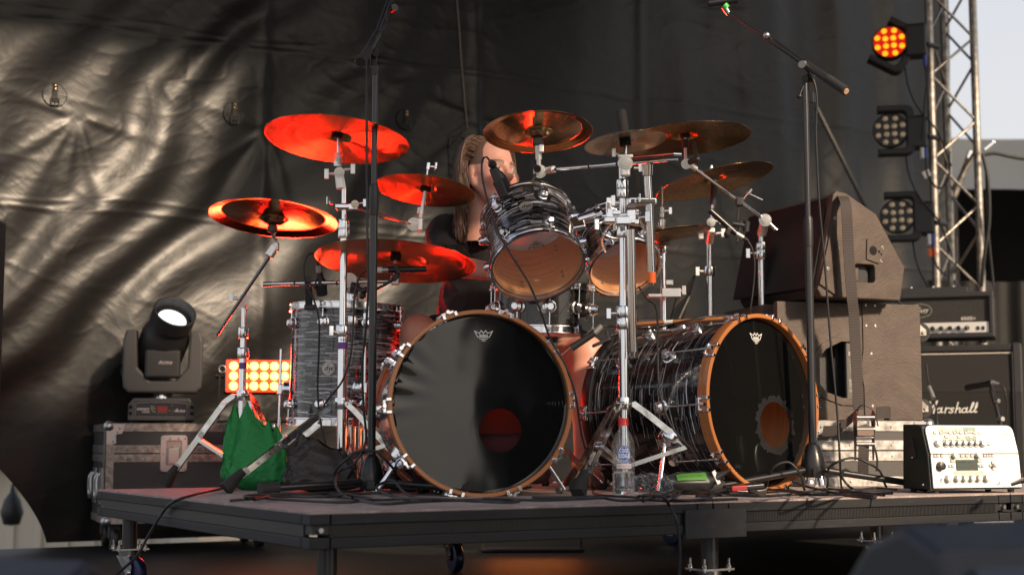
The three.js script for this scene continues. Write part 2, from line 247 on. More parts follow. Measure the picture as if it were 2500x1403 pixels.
{
  const nx = 760, ny = 560, pos = [], uv = [], idx = [];
  for (let j = 0; j <= ny; j++) for (let i = 0; i <= nx; i++) {
    let y = TARP_H * j / ny, x = TARP_W * i / nx; const left = y < 0.47 ? 0.33 * (1 - Math.pow(y / 0.47, 1.5)) : 0; x = x + left * (1 - x / TARP_W);
    const q = tarpAt(x, Math.max(0.015, y)); pos.push(q.x, q.y, q.z); uv.push(x, y);
  }
  for (let j = 0; j < ny; j++) for (let i = 0; i < nx; i++) { const a = j * (nx + 1) + i, b = a + 1, c = a + nx + 1, d = c + 1; idx.push(a, b, d, a, d, c); }
  const g = new THREE.BufferGeometry(); g.setAttribute('position', new THREE.Float32BufferAttribute(pos, 3)); g.setAttribute('uv', new THREE.Float32BufferAttribute(uv, 2)); g.setIndex(idx); g.computeVertexNormals();
  const tFine = tex(512, 512, (u, v) => 0.5 + wrapNoise(u, v, 30, 5) * 0.7, false);
  const tarpMat = M({ color: [0.008, 0.0078, 0.0078], roughness: 0.36, ior: 1.42, bumpMap: tFine, bumpScale: 0.0006, side: THREE.DoubleSide });
  const t = thing('backdrop_tarpaulin', 'creased black vinyl tarpaulin hanging as the stage backdrop', 'tarpaulin', null, tarpO.clone(), 0);
  nb().add(g).mesh('sheet', tarpMat, t);
  const brass = M({ color: [0.75, 0.55, 0.28], metalness: 1, roughness: 0.3 });
  for (const [px, py] of [[132, 232], [568, 278], [992, 292]]) {      // sewn round patches with a strap and buckle
    const dir = P(px, py, 1).sub(camera.position), s = tarpO.clone().sub(camera.position).dot(tarpN) / dir.dot(tarpN), hit = camera.position.clone().addScaledVector(dir, s), x = hit.clone().sub(tarpO).dot(UX), y = hit.y;
    const b = nb(), gp = new THREE.CircleGeometry(0.062, 40); { const p = gp.attributes.position; for (let i = 0; i < p.count; i++) { const q = tarpAt(x + p.getX(i), y + p.getY(i), 0.006); p.setXYZ(i, q.x, q.y, q.z); } gp.computeVertexNormals(); } b.add(gp);
    const ring = []; for (let i = 0; i <= 40; i++) ring.push(tarpAt(x + 0.06 * Math.cos(i / 40 * 2 * PI), y + 0.06 * Math.sin(i / 40 * 2 * PI), 0.006)); b.tube(ring, 0.0022, 80, 5);
    const pt = b.mesh('patch', tarpMat, t), o = tarpAt(x, y, 0.013), m = ROT.clone();
    nb().rbox(0.026, 0.10, 0.007, 0.003, o.clone().add(V(0, 0.012, 0)), m).mesh('strap', rubber, pt);
    const bk = nb(); for (const [dx, dy, w, h] of [[-0.019, -0.035, 0.005, 0.036], [0.019, -0.035, 0.005, 0.036], [0, -0.017, 0.042, 0.005], [0, -0.053, 0.042, 0.005], [0, -0.032, 0.004, 0.03]]) bk.rbox(w, h, 0.006, 0.002, o.clone().addScaledVector(UX, dx).add(V(0, dy, 0)).addScaledVector(UZ, 0.007), m); bk.mesh('buckle', blackSatin, pt);
    for (const dy of [0.028, 0.046]) nb().sph(o.clone().add(V(0, dy, 0)).addScaledVector(UZ, 0.004), 0.008).mesh('stud', brass, pt);
  }
  { // cord along one seam, hook patch beneath it
    const at = (px, py) => { const dir = P(px, py, 1).sub(camera.position), s = tarpO.clone().sub(camera.position).dot(tarpN) / dir.dot(tarpN), h = camera.position.clone().addScaledVector(dir, s); return [h.clone().sub(tarpO).dot(UX), h.y]; };
    const pts = []; for (let i = 0; i <= 24; i++) { const [x, y] = at(1114 + 24 * i / 24, -30 + 345 * i / 24); pts.push(tarpAt(x, y, 0.010)); } nb().tube(pts, 0.003, 60, 6).mesh('seam_cord', M({ color: [0.3, 0.26, 0.22], roughness: 0.8 }), t);
    const [hx, hy] = at(1112, 380), hg = new THREE.PlaneGeometry(0.10, 0.24, 40, 90); { const p = hg.attributes.position; for (let i = 0; i < p.count; i++) { const a = p.getX(i), c = p.getY(i), q = tarpAt(hx + a, hy + c, 0.008 + 0.010 * Math.max(0, fbm((hx + a) * 45, c * 45, 3, 3))); p.setXYZ(i, q.x, q.y, q.z); } hg.computeVertexNormals(); } nb().add(hg).mesh('hook_strip', tarpMat, t);
  }
}
// stage roof, held by towers; its front edge shades the upper backdrop
{
  const t = thing('stage_roof', 'black canopy roof high over the stage', 'roof', null, V(0, 0, 0)), dark = M({ color: [0.02, 0.02, 0.02], roughness: 0.6 });
  const c = onRiser(1.6, 1.15, 5.6); nb().box(12, 0.12, 5.3, c, ROT).mesh('canopy', dark, t);
  nb().box(12, 0.4, 0.06, onRiser(1.6, -1.52, 5.45), ROT).mesh('fascia', dark, t);
  { // unseen drape added to shade the backdrop, its outline traced back along the sun
    const pn = onRiser(0, -1.45), toPlane = (px, py) => { const dir = P(px, py, 1).sub(camera.position), s = tarpO.clone().sub(camera.position).dot(tarpN) / dir.dot(tarpN), h = camera.position.clone().addScaledVector(dir, s), k = pn.clone().sub(h).dot(UZ) / sunDir.dot(UZ); h.addScaledVector(sunDir, k); return [h.clone().sub(pn).dot(UX), Math.min(5.3, h.y)]; };
    const pts = [[760, -300], [625, 170], [560, 330], [470, 500], [420, 580], [900, 560], [1500, 600], [1790, 430], [1900, 240], [2010, -200]].map(q => toPlane(...q)), sh = new THREE.Shape(); pts.forEach((q, i) => i ? sh.lineTo(...q) : sh.moveTo(...q)); sh.closePath(); nb().ext(sh, 0.03, 0, ROT.clone().setPosition(pn.clone().setY(0))).mesh('added_shade_drape', dark, t);
  }
  for (const x of [-4.2, 7.4]) for (const z of [-1.4, 3.6]) nb().bar(onRiser(x, z, -1.25), onRiser(x, z, 5.55), 0.06, 0.06).mesh('support_post', aluTruss, t);
}
// black drape added outside the view to darken reflections in backdrop and drum head
single('added_dark_drape', 'unseen black drape added beyond the right edge to darken reflections', 'drape', null, (() => { const g = new THREE.PlaneGeometry(5.0, 5.6, 160, 10), q = g.attributes.position; for (let i = 0; i < q.count; i++) q.setZ(i, 0.05 * Math.sin(q.getX(i) * 16) + 0.02 * Math.sin(q.getX(i) * 41)); g.computeVertexNormals(); return nb().add(g, new THREE.Matrix4().makeRotationY(YAW - PI / 2).setPosition(V(5.5, 2.8, -5.0))); })(), M({ color: [0.012, 0.012, 0.013], roughness: 0.8, side: THREE.DoubleSide }));
// ---------- drums: each is built standing on its axis (y), then placed ----------
const lugProfile = [[0, 0.030], [0.010, 0.030], [0.0125, 0.028], [0.0125, 0.0255], [0.015, 0.024], [0.015, 0.0215], [0.0175, 0.020], [0.018, 0.006], [0.022, 0.004], [0.0225, 0]];
function lugAt(R, y, a, s = 1) { const d = V(Math.cos(a), 0, Math.sin(a)); return frame(d.clone().multiplyScalar(R).setY(y), d, V(0, 1, 0)).scale(V(s, s, s)); }
function shellGeo(R, y0, y1, inside) {
  const g = new THREE.CylinderGeometry(R, R, y1 - y0, 96, 1, true), u = g.attributes.uv, p = g.attributes.position; for (let i = 0; i < p.count; i++) u.setXY(i, u.getX(i) * R * 2 * PI / 1.76, (p.getY(i) + (y1 - y0) / 2) / 0.5 + R);
  if (inside) { const ix = g.index.array; for (let i = 0; i < ix.length; i += 3) { const t = ix[i]; ix[i] = ix[i + 1]; ix[i + 1] = t; } g.attributes.normal.array.forEach((v, i, a) => { a[i] = -v; }); }
  return [g, new THREE.Matrix4().setPosition(0, (y0 + y1) / 2, 0)];
}
function hoopProfile(R, y, up) { const k = up ? 1 : -1; return [[R - 0.002, y - 0.012 * k], [R + 0.012, y - 0.012 * k], [R + 0.0125, y - 0.008 * k], [R + 0.0065, y - 0.006 * k], [R + 0.0065, y + 0.012 * k], [R + 0.011, y + 0.013 * k], [R + 0.011, y + 0.016 * k], [R + 0.003, y + 0.016 * k], [R + 0.003, y - 0.004 * k], [R - 0.002, y - 0.006 * k]]; }
function badge(parent, R, y, a, r = 0.024) { const d = V(Math.cos(a), 0, Math.sin(a)), g = new THREE.CylinderGeometry(r, r, 0.003, 32); const b = nb().add(g, frame(d.clone().multiplyScalar(R + 0.002).setY(y), d, V(-Math.sin(a), 0, Math.cos(a)))); const m = b.mesh('badge', steel, parent); quad(r * 1.96, r * 1.96, new THREE.Matrix4().makeBasis(V(Math.sin(a), 0, -Math.cos(a)), V(0, 1, 0), d).setPosition(d.clone().multiplyScalar(R + 0.0042).setY(y))).mesh('badge_print', decal(tBadge, { metalness: 0.5, roughness: 0.35 }), m); return m; }
function woodUV(b) { return b; }
function tomDrum(name, label, R, depth, nl, wrapMat, o = {}) {
  const t = thing(name, label, 'drum', 'drums of the kit', V(0, 0, 0), 0, false);
  nb().add(...shellGeo(R, 0.004, depth - 0.004)).mesh('shell', wrapMat, t);
  nb().add(...shellGeo(R - 0.007, 0.004, depth - 0.004, true)).mesh('shell_inside', woodIn, t);
  nb().add(new THREE.RingGeometry(R - 0.007, R, 64).rotateX(-PI / 2), new THREE.Matrix4().setPosition(0, depth - 0.004, 0)).add(new THREE.RingGeometry(R - 0.007, R, 64).rotateX(PI / 2), new THREE.Matrix4().setPosition(0, 0.004, 0)).mesh('bearing_edge', woodIn, t);
  const hd = (y, mat, nm, up) => nb().lathe([[0.0005, y], [R - 0.008, y], [R - 0.002, y - 0.003 * up], [R + 0.003, y - 0.010 * up]], null, 64).mesh(nm, mat, t);
  hd(depth, o.top || headWhite, 'batter_head', 1); hd(0, o.bottom || headClear, 'resonant_head', -1);
  nb().lathe(hoopProfile(R, depth, true), null, 80, 0.6).mesh('upper_hoop', chrome, t); nb().lathe(hoopProfile(R, 0, false), null, 80, 0.6).mesh('lower_hoop', chrome, t);
  for (let i = 0; i < nl; i++) for (const up of o.single ? [2] : [1, 0]) {
    const a = (o.lug0 || 0) + i / nl * 2 * PI + (o.stagger && !up ? PI / nl : 0), y = o.single ? depth / 2 : up ? depth - (o.lugIn || 0.055) : (o.lugIn || 0.055), d = V(Math.cos(a), 0, Math.sin(a)), L = nb().lathe(lugProfile, lugAt(R, y, a, o.lugS || 1), 24, 0.5);
    const lm = L.mesh('lug', chrome, t), q = d.clone().multiplyScalar(R + 0.014);
    for (const [e, k] of up === 2 ? [[depth, 1], [0, -1]] : up ? [[depth, 1]] : [[0, -1]]) { const r = nb().bar(q.clone().setY(y + 0.012 * k), q.clone().setY(e + 0.012 * k), 0.0027, 0.0027, 8); r.bar(q.clone().setY(e + 0.002 * k), q.clone().setY(e + 0.011 * k), 0.0065, 0.0055, 10).rbox(0.014, 0.010, 0.016, 0.003, q.clone().setY(e - 0.006 * k), E(0, -a, 0)); r.mesh('tension_rod', chrome, lm); }
    if (o.screws) { const k = nb(); for (const s of [-0.011, 0.011]) k.bar(d.clone().multiplyScalar(R - 0.006).setY(y + s), d.clone().multiplyScalar(R - 0.013).setY(y + s), 0.005, 0.004, 8); k.mesh('lug_screw', steel, lm); }
  }
  if (o.badge !== undefined) badge(t, R, o.badgeY ?? depth / 2, o.badge);
  return t;
}
function put(t, m) { t.matrix.copy(m); t.matrix.decompose(t.position, t.quaternion, t.scale); t.updateMatrixWorld(true); }
const toCam = (p) => camera.position.clone().sub(p).normalize();

// floor tom
{
  const t = tomDrum('floor_tom', 'pale streaked floor tom on chrome legs beside the frontal bass drum', 0.203, 0.42, 8, wrapPale, { lug0: 0.30, badge: PI / 2 + 0.18, badgeY: 0.19, lugIn: 0.06 });
  const o = P(838, 1030, 5.5); put(t, E(0, 0, -0.02).setPosition(o));
  const inv = t.matrixWorld.clone().invert(), ml = (pts, nm, r) => nb().tube(pts.map(p => p.applyMatrix4(inv)), r, 40, 10).mesh(nm, chrome, t);
  for (const a of [PI * 0.93, PI * 0.36, -PI * 0.45]) {
    const dx = Math.cos(a), dz = Math.sin(a), q = (r, y) => o.clone().add(V(dx * r, y, dz * r));
    ml([q(0.235, 0.27), q(0.237, 0.1), q(0.24, -0.08), q(0.243, -0.17), q(0.26, -0.195), q(0.30, -0.2)], 'leg', 0.0055);
    nb().lathe([[0, 0.03], [0.02, 0.03], [0.028, 0.02], [0.03, 0.004], [0.036, 0]], frame(q(0.203, 0.12).applyMatrix4(inv), V(dx, 0, dz), V(0, 1, 0)), 24).rbox(0.02, 0.04, 0.02, 0.004, q(0.236, 0.12).applyMatrix4(inv)).mesh('leg_bracket', chrome, t);
  }
}
// rack toms
function placeTom(t, px, py, d, tilt, lean, spin) { // lower head centre at the sight point; lower head turned towards the viewer by tilt
  const o = P(px, py, d), c = toCam(o).setY(0).normalize(), down = V(0, -1, 0).applyAxisAngle(V(0, 1, 0).cross(c).normalize().negate(), tilt), r = V(0, 1, 0).cross(c).normalize();
  const dn = V(0, -Math.cos(tilt), 0).addScaledVector(c, Math.sin(tilt)).addScaledVector(r, lean).normalize(), up = dn.clone().negate();
  put(t, frame(o, up, r).multiply(E(0, spin, 0)));
}
{
  const t = tomDrum('rack_tom', 'larger black streaked rack tom tilted to show its clear lower head', 0.157, 0.235, 6, wrapPale, { lug0: PI / 2 - 0.42, stagger: false, badge: PI / 2 + 0.02, badgeY: 0.13, screws: true, lugIn: 0.05 });
  placeTom(t, 1312, 645, 5.12, 39 * DEG, 0.16, -0.1);
  const lg = quad(0.098, 0.062, new THREE.Matrix4().makeBasis(V(1, 0, 0), V(0, 0, -1), V(0, -1, 0).negate()).setPosition(0, 0, 0)); lg.l = []; lg.add(new THREE.PlaneGeometry(0.062, 0.039), new THREE.Matrix4().makeBasis(V(1, 0, 0), V(0, 0, -1), V(0, 1, 0)).setPosition(0.005, -0.0015, 0.098)); lg.mesh('head_logo', decal(tCrownBlack), t);
  const t2 = tomDrum('rack_tom', 'smaller rack tom behind the double chrome post, clear lower head', 0.130, 0.215, 6, wrapDark, { lug0: PI / 2 - 0.6, screws: true, lugIn: 0.045 });
  placeTom(t2, 1524, 652, 5.5, 42 * DEG, 0.26, 0.1);
  // suspension mounts on the right side of the larger tom
  const a = -0.1, rimOff = nb(); rimOff.rbox(0.05, 0.07, 0.02, 0.008, V(0.172, 0.15, 0.02)).bar(V(0.175, 0.16, 0.02), V(0.235, 0.17, 0.02), 0.018, 0.022, 20).bar(V(0.235, 0.17, 0.02), V(0.25, 0.17, 0.02), 0.012, 0.012); rimOff.mesh('mount_bracket', chrome, t);
  nb().tube([V(0.23, 0.17, 0.02), V(0.245, 0.10, 0.03), V(0.25, 0.05, 0.035), V(0.275, 0.04, 0.02), V(0.35, 0.065, -0.02)], 0.0065, 30).mesh('mount_arm', chrome, t);
  for (const s of [-0.42, 0.42]) nb().lathe([[0.022, 0.004], [0.030, 0.004], [0.031, 0], [0.022, 0]], lugAt(0.157, 0.185, PI / 2 + s), 24).mesh('lug_ring', blackSatin, t);
}
// snare
{
  const tSpark = tex(256, 256, () => { const k = rnd(); const n = 0.05 + (k > 0.94 ? rnd(0.1, 0.5) : 0); return [n, n * 0.9, n * 0.75]; });
  const m = M({ map: tSpark, roughness: 0.25, clearcoat: 0.6, clearcoatRoughness: 0.05 }); m.map.repeat.set(3, 1);
  const t = tomDrum('snare_drum', 'black sparkle snare drum beneath the larger rack tom', 0.178, 0.155, 10, m, { single: true, lug0: PI / 2 + 0.50, badge: PI / 2 - 0.02, badgeY: 0.078, lugS: 1.15, bottom: headWhite });
  const o = P(1322, 806, 5.45); put(t, E(0.03, 0, -0.02).setPosition(o));
  const inv = t.matrixWorld.clone().invert(), c = o.clone().add(V(0, -0.02, 0)); 
  const st = thing('snare_stand', 'chrome basket stand carrying the snare drum', 'drum stand', null, o.clone().setY(RISER));
  nb().bar(V(o.x, RISER + 0.05, o.z), c.clone().add(V(0, -0.1, 0)), 0.0125).mesh('tube', chrome, st);
  for (let i = 0; i < 3; i++) { const a = 0.6 + i * 2.094, f = V(o.x + 0.26 * Math.cos(a), RISER + 0.012, o.z + 0.26 * Math.sin(a)), e = c.clone().add(V(0.19 * Math.cos(a), 0.01, 0.19 * Math.sin(a))); nb().beam(V(o.x, RISER + 0.22, o.z), f, 0.02, 0.006, V(0, 1, 0)).mesh('leg', chrome, st); nb().tube([c.clone().add(V(0, -0.11, 0)), c.clone().add(V(0.1 * Math.cos(a), -0.07, 0.1 * Math.sin(a))), e, e.clone().add(V(0, 0.03, 0))], 0.005, 24).mesh('basket_arm', chrome, st); nb().rbox(0.03, 0.024, 0.03, 0.006, f).mesh('rubber_foot', rubber, st); }
}
// bass drums
function bassDrum(label, wrapMat, o) {
  const t = thing('bass_drum', label, 'drum', 'bass drums', V(0, 0, 0), 0, false), R = 0.283, D = o.depth || 0.46, RO = 0.297;
  nb().add(...shellGeo(R, 0.012, D - 0.012)).mesh('shell', wrapMat, t); nb().add(...shellGeo(R - 0.008, 0.012, D - 0.012, true)).mesh('shell_inside', o.inside || woodIn, t);
  // wooden hoops; front head recessed in them
  const hoop = (y0, y1, nm, hmat = wood) => { const g = new THREE.LatheGeometry([[R + 0.001, y0], [RO, y0], [RO + 0.001, y0 + 0.002], [RO + 0.001, y1 - 0.002], [RO - 0.001, y1], [R + 0.003, y1], [R + 0.001, y1 - 0.002], [R + 0.001, y0]].map(p => new THREE.Vector2(...p)), 120), u = g.attributes.uv; for (let i = 0; i < u.count; i++) u.setXY(i, u.getX(i) * 3, u.getY(i) * 0.6); return nb().add(toCreasedNormals(g, 0.5)).mesh(nm, hmat, t); };
  hoop(D - 0.012, D + 0.030, 'front_hoop'); hoop(-0.030, 0.012, 'rear_hoop', o.rearHoop || wood);
  if (o.inlay) for (const y of [D + 0.009, -0.009]) nb().lathe([[RO + 0.0015, y - 0.008], [RO + 0.0015, y + 0.008]], null, 120).mesh('hoop_inlay', wrapMat, t);
  // head: from the port's edge to the rim
  const [hx, hz] = o.port, hr = o.portR, nr = 90, na = 220, pos = [], uv = [], idx = [], RH = R - 0.001, y0 = D + 0.004;
  for (let i = 0; i <= nr; i++) for (let j = 0; j <= na; j++) {
    const a = j / na * 2 * PI, s = i / nr, c = Math.cos(a), sn = Math.sin(a), x = (hx + hr * c) * (1 - s) + RH * c * s, z = (hz + hr * sn) * (1 - s) + RH * sn * s; pos.push(x, y0 + o.dent(x, z, RH), z); uv.push(x, z);
  }
  for (let i = 0; i < nr; i++) for (let j = 0; j < na; j++) { const p = i * (na + 1) + j, q = p + 1, r = p + na + 1, s = r + 1; idx.push(p, s, q, p, r, s); }
  const g = new THREE.BufferGeometry(); g.setAttribute('position', new THREE.Float32BufferAttribute(pos, 3)); g.setAttribute('uv', new THREE.Float32BufferAttribute(uv, 2)); g.setIndex(idx); g.computeVertexNormals();
  const hm = nb().add(g).mesh('front_head', headBlack, t);
  { const ring = nb(), pr = []; const rr = o.ringR, gr = new THREE.RingGeometry(hr - 0.002, rr, 80, 4).rotateX(-PI / 2); const p = gr.attributes.position; for (let i = 0; i < p.count; i++) { const ra = Math.hypot(p.getX(i), p.getZ(i)), an = Math.atan2(p.getZ(i), p.getX(i)), rag = o.ragged && ra > hr + 0.004 ? 1 + (ra - hr) / (rr - hr) * 0.25 * (N(an * 6, 2) + 0.8 * N(an * 17, 5)) : 1, X = p.getX(i) * rag + hx, Z = p.getZ(i) * rag + hz; p.setXYZ(i, X, y0 + o.dent(X, Z, RH) + 0.0015, Z); } gr.computeVertexNormals(); ring.add(gr); ring.mesh('port_ring', o.ragged ? blackSatin : headBlack, hm); }
  nb().lathe([[0.0005, 0.002], [R - 0.002, 0.002]], null, 48).mesh('batter_head', M({ color: [0.20, 0.19, 0.18], transmission: 0.12, roughness: 1, thickness: 0 }), t);
  quad(o.logoW, o.logoW * 0.625, new THREE.Matrix4().makeBasis(V(1, 0, 0), V(0, 0, -1), V(0, 1, 0)).setPosition(o.logo[0], y0 + 0.0015 + Math.max(0, o.dent(o.logo[0], o.logo[1], RH)), o.logo[1])).mesh('head_logo', decal(tCrownWhite), hm);
  // claws with rods and lugs
  for (let i = 0; i < 10; i++) for (const fr of [1, 0]) {
    const a = o.claw0 + i * PI / 5, d = V(Math.cos(a), 0, Math.sin(a)), tg = V(-Math.sin(a), 0, Math.cos(a)), k = fr ? 1 : -1, ye = fr ? D + 0.030 : -0.030, yl = fr ? D * (o.lugF || 0.72) : D * 0.24, c = nb();
    const pt = (r, y, s) => d.clone().multiplyScalar(r).addScaledVector(tg, s).setY(y);
    for (const s of [-0.020, 0.020]) { c.beam(pt(RO + 0.004, ye - 0.036 * k, s), pt(RO + 0.004, ye + 0.003 * k, s), 0.011, 0.005, tg, 0.002); c.beam(pt(RO + 0.006, ye + 0.003 * k, s), pt(RO - 0.011, ye + 0.003 * k, s), 0.011, 0.005, tg, 0.002); }
    c.beam(pt(RO + 0.008, ye - 0.030 * k, -0.022), pt(RO + 0.008, ye - 0.030 * k, 0.022), 0.012, 0.010, d, 0.003);
    const cm = c.mesh('claw', chrome, t);
    nb().bar(pt(RO + 0.011, yl, 0), pt(RO + 0.011, ye - 0.012 * k, 0), 0.003, 0.003, 8).bar(pt(RO + 0.011, ye - 0.022 * k, 0), pt(RO + 0.011, ye - 0.004 * k, 0), 0.007, 0.006, 12).mesh('tension_rod', chrome, cm);
    nb().lathe(lugProfile, lugAt(R, yl, a, 1.15), 24, 0.5).mesh('lug', chrome, t);
  }
  // spurs
  for (const s of o.spurs) { const a = s[0], d = V(Math.cos(a), 0, Math.sin(a)); const yl = D * 0.66, bk = nb().lathe([[0, 0.03], [0.022, 0.03], [0.034, 0.022], [0.040, 0.006], [0.046, 0]], lugAt(R, yl, a), 28).mesh('spur_bracket', chrome, t); nb().bar(d.clone().multiplyScalar(R + 0.02).setY(yl), V(...s[1]), 0.008, 0.008).bar(V(...s[1]), V(...s[1]).add(V(0, 0, 0.03)), 0.011, 0.008).mesh('spur', chrome, bk); }
  if (o.badge) badge(t, R, D * 0.5, o.badge, 0.022);
  if (o.pad) nb().rbox(0.42, 0.3, 0.16, 0.05, V(0.05, D / 2, 0.17), E(0, 0, 0.5)).mesh('damping_pad', M({ color: [0.05, 0.008, 0.01], roughness: 1 }), t);
  return t;
}
function placeBass(t, px, py, d, yaw, pitch, D) { // front hoop centre at the sight point; front axis turned by yaw to the right, raised by pitch
  const o = P(px, py, d), n = V(Math.sin(yaw) * Math.cos(pitch), Math.sin(pitch), Math.cos(yaw) * Math.cos(pitch)), x = V(0, 1, 0).cross(n).normalize(); put(t, frame(o.clone().addScaledVector(n, -(D + 0.03)), n, x));
}
{
  const dent = (x, z, R) => { // wrinkled film along the left rim, slack at the lower right
    const r = Math.hypot(x, z), a = Math.atan2(-z, x) / DEG, e = Math.exp(-Math.pow((R - r) / 0.065, 2)), aa = a < 0 ? a + 360 : a, w = Math.exp(-Math.pow((aa - 166) / 22, 2)); let v = -0.003 * e * w * (1 + Math.sin(aa * DEG * 23));
    const e2 = Math.exp(-Math.pow((R - r) / 0.07, 2)), w2 = Math.exp(-Math.pow((aa - 330) / 30, 2)); v += -0.003 * e2 * w2 - 0.0008 * Math.exp(-(Math.pow((x - 0.13) / 0.05, 2) + Math.pow((z - 0.02) / 0.06, 2))); const edge = Math.min(1, (R - r) / 0.006); return v * edge + 0.0015 * fbm(x * 5, z * 5, 2, 2) * edge;
  };
  const t = bassDrum('bass drum facing the viewer, glossy black head with round port and wooden hoop', wrapPale, { port: [0.063, 0.085], portR: 0.071, ringR: 0.096, dent, logo: [0.012, -0.215], logoW: 0.066, claw0: -2 * DEG, spurs: [[0.62, [0.31, 0.30, 0.27]], [PI - 0.62, [-0.31, 0.30, 0.27]]], inside: M({ color: [0.35, 0.07, 0.05], map: tMaple, roughness: 0.5 }), pad: true, badge: 0 });  // red light behind the drum is put into the colour of its inside
  placeBass(t, 1176, 983, 4.655, 11.5 * DEG, 3.2 * DEG, 0.46);
  const dent2 = (x, z, R) => { const r = Math.hypot(x, z), e = Math.min(1, (R - r) / 0.01); return e * (-0.004 * Math.exp(-(Math.pow((x + 0.1) / 0.09, 2) + Math.pow((z - 0.04) / 0.05, 2))) + 0.010 * fbm(x * 4, z * 4, 6, 2) * Math.exp(-Math.pow((z - 0.08) / 0.16, 2)) - 0.004 * Math.exp(-(Math.pow((x - 0.02) / 0.05, 2) + Math.pow((z - 0.16) / 0.05, 2)))); };
  const t2 = bassDrum('bass drum turned to the right, black streaked shell and black head with ragged port', wrapDark, { port: [0.078, 0.075], portR: 0.08, ringR: 0.10, dent: dent2, logo: [0.0, -0.215], logoW: 0.07, claw0: -2 * DEG, spurs: [[PI - 0.42, [-0.325, 0.35, 0.285]], [0.42, [0.325, 0.35, 0.285]]], depth: 0.52, ragged: true, rearHoop: blackSatin, badge: -PI / 2 - 0.35, lugF: 0.66 });
  placeBass(t2, 1869, 981, 4.93, 42 * DEG, 2.5 * DEG, 0.52);
}
// ---------- cymbals and hardware ----------
const tRings = tex(8, 1024, (u, v, i, j) => 0.5 + 0.5 * N(j * 0.9, 1.3) * 0.8 + 0.2 * Math.sin(j * 1.7), false), tRingCol = tex(64, 512, (u, v, i, j) => { const n = 0.78 + 0.26 * N(j * 0.11, 4.2) + 0.16 * N(j * 0.5, 9.1) + 0.10 * N(i * 0.35, j * 0.03, 2); return [n, n * 0.98, n * 0.95]; });
const bronze = (c, r, b = 0.0006) => M({ color: c, map: tRingCol, metalness: 1, roughness: r, bumpMap: tRings, bumpScale: b });
const bronzeBright = bronze([0.80, 0.56, 0.28], 0.19), bronzeShine = bronze([0.80, 0.56, 0.30], 0.10, 0.0001);
const cymbalLogo = (txt) => letters(txt, 'italic bold 88px serif', 512, 128, '#0c0805', { skew: 0.15 });
const tLogoA = cymbalLogo('Sabian'), tLogoB = cymbalLogo('Zildjian');
const cymbalPos = {};
function cymbal(key, label, px, py, W, H, slope, d, o = {}) {
  const c = P(px, py, d), R = W / 2 * d / FOCAL, phi = (1071 - py) / FOCAL, tau = Math.asin(H / W) - phi, f = toCam(c).setY(0).normalize(), r = V(0, 1, 0).cross(f).normalize();
  // near edge raised by tau; right edge lowered by slope
  const up = V(0, 1, 0).addScaledVector(f, -Math.tan(tau)).addScaledVector(r, Math.tan(slope * DEG)).normalize();
  const t = thing('cymbal', label, 'cymbal', 'cymbals of the kit', V(0, 0, 0), 0, false); put(t, frame(c, up, r));
  const bell = R * (o.bell || 0.21), bow = R * (o.bow || 0.055), th = 0.0013, pr = [];
  const yAt = (x) => { let y; if (o.china) { const e = R * 0.80; y = x < e ? bow * 1.5 * (1 - x / e) : (x - e) * 0.32; if (o.flip) y = -y; } else y = bow * (1 - Math.pow(x / R, 1.5)); const b = x / bell; if (b < 1) y += (o.flip ? -1 : 1) * R * (o.bellH || 0.085) * Math.pow(1 - b * b, 0.6); else y += 0; return y; };
  for (let i = 0; i <= 70; i++) { const x = 0.006 + (R - 0.006) * i / 70; pr.push([x, yAt(x)]); } for (let i = 70; i >= 0; i--) { const x = 0.006 + (R - 0.006) * i / 70; pr.push([x, yAt(x) - th]); }
  const g = new THREE.LatheGeometry(pr.map(p => new THREE.Vector2(...p)), 110); { const u = g.attributes.uv; for (let i = 0; i < u.count; i++) u.setXY(i, u.getX(i) * 4, Math.min(u.getY(i), 1 - u.getY(i)) * 2); }
  nb().add(g).mesh('plate', o.mat || bronzeBright, t);
  if (o.logo) { // print that follows the underside
    const a0 = o.logoA, ra = R * (o.logoR || 0.68), w = R * 0.5, h = w * 0.25, lg = new THREE.PlaneGeometry(w, h, 24, 8), p = lg.attributes.position; for (let i = 0; i < p.count; i++) { const rr = ra - p.getY(i), aa = a0 - p.getX(i) / ra; p.setXYZ(i, rr * Math.cos(aa), yAt(rr) - th - 0.0008, rr * Math.sin(aa)); } lg.computeVertexNormals(); nb().add(lg).mesh('logo_print', decal(o.logo, { side: THREE.DoubleSide }), t);
  }
  const y0 = yAt(0.007), f1 = nb(); f1.lathe([[0.004, y0 - 0.028], [0.019, y0 - 0.028], [0.02, y0 - 0.014], [0.017, y0 - 0.003], [0.004, y0 - 0.003]], null, 20).lathe([[0.004, y0 + 0.001], [0.016, y0 + 0.001], [0.017, y0 + 0.012], [0.004, y0 + 0.014]], null, 20); f1.mesh('felt', o.felt || feltBlack, t);
  if (o.top !== 0) { const k = nb().bar(V(0, y0 + 0.01, 0), V(0, y0 + (o.top || 0.035), 0), 0.004, 0.004, 10).bar(V(0, y0 + 0.014, 0), V(0, y0 + 0.026, 0), 0.010, 0.008, 14); if (o.wing) k.rbox(0.012, 0.03, 0.01, 0.003, V(0, y0 + o.top - 0.006, 0)).rbox(0.02, 0.008, 0.008, 0.003, V(0.016, y0 + o.top - 0.006, 0)).rbox(0.009, 0.03, 0.014, 0.004, V(0.028, y0 + o.top - 0.002, 0)); k.mesh('wing_nut', chrome, t); }
  cymbalPos[key] = { c: c.clone().addScaledVector(up, y0 - 0.028), up, top: c.clone().addScaledVector(up, y0) };
  return t;
}
cymbal('A', 'large red lit crash cymbal highest at the left', 822, 341, 355, 116, 5.4, 5.10, { logo: tLogoA, logoA: -0.5, top: 0.05 });
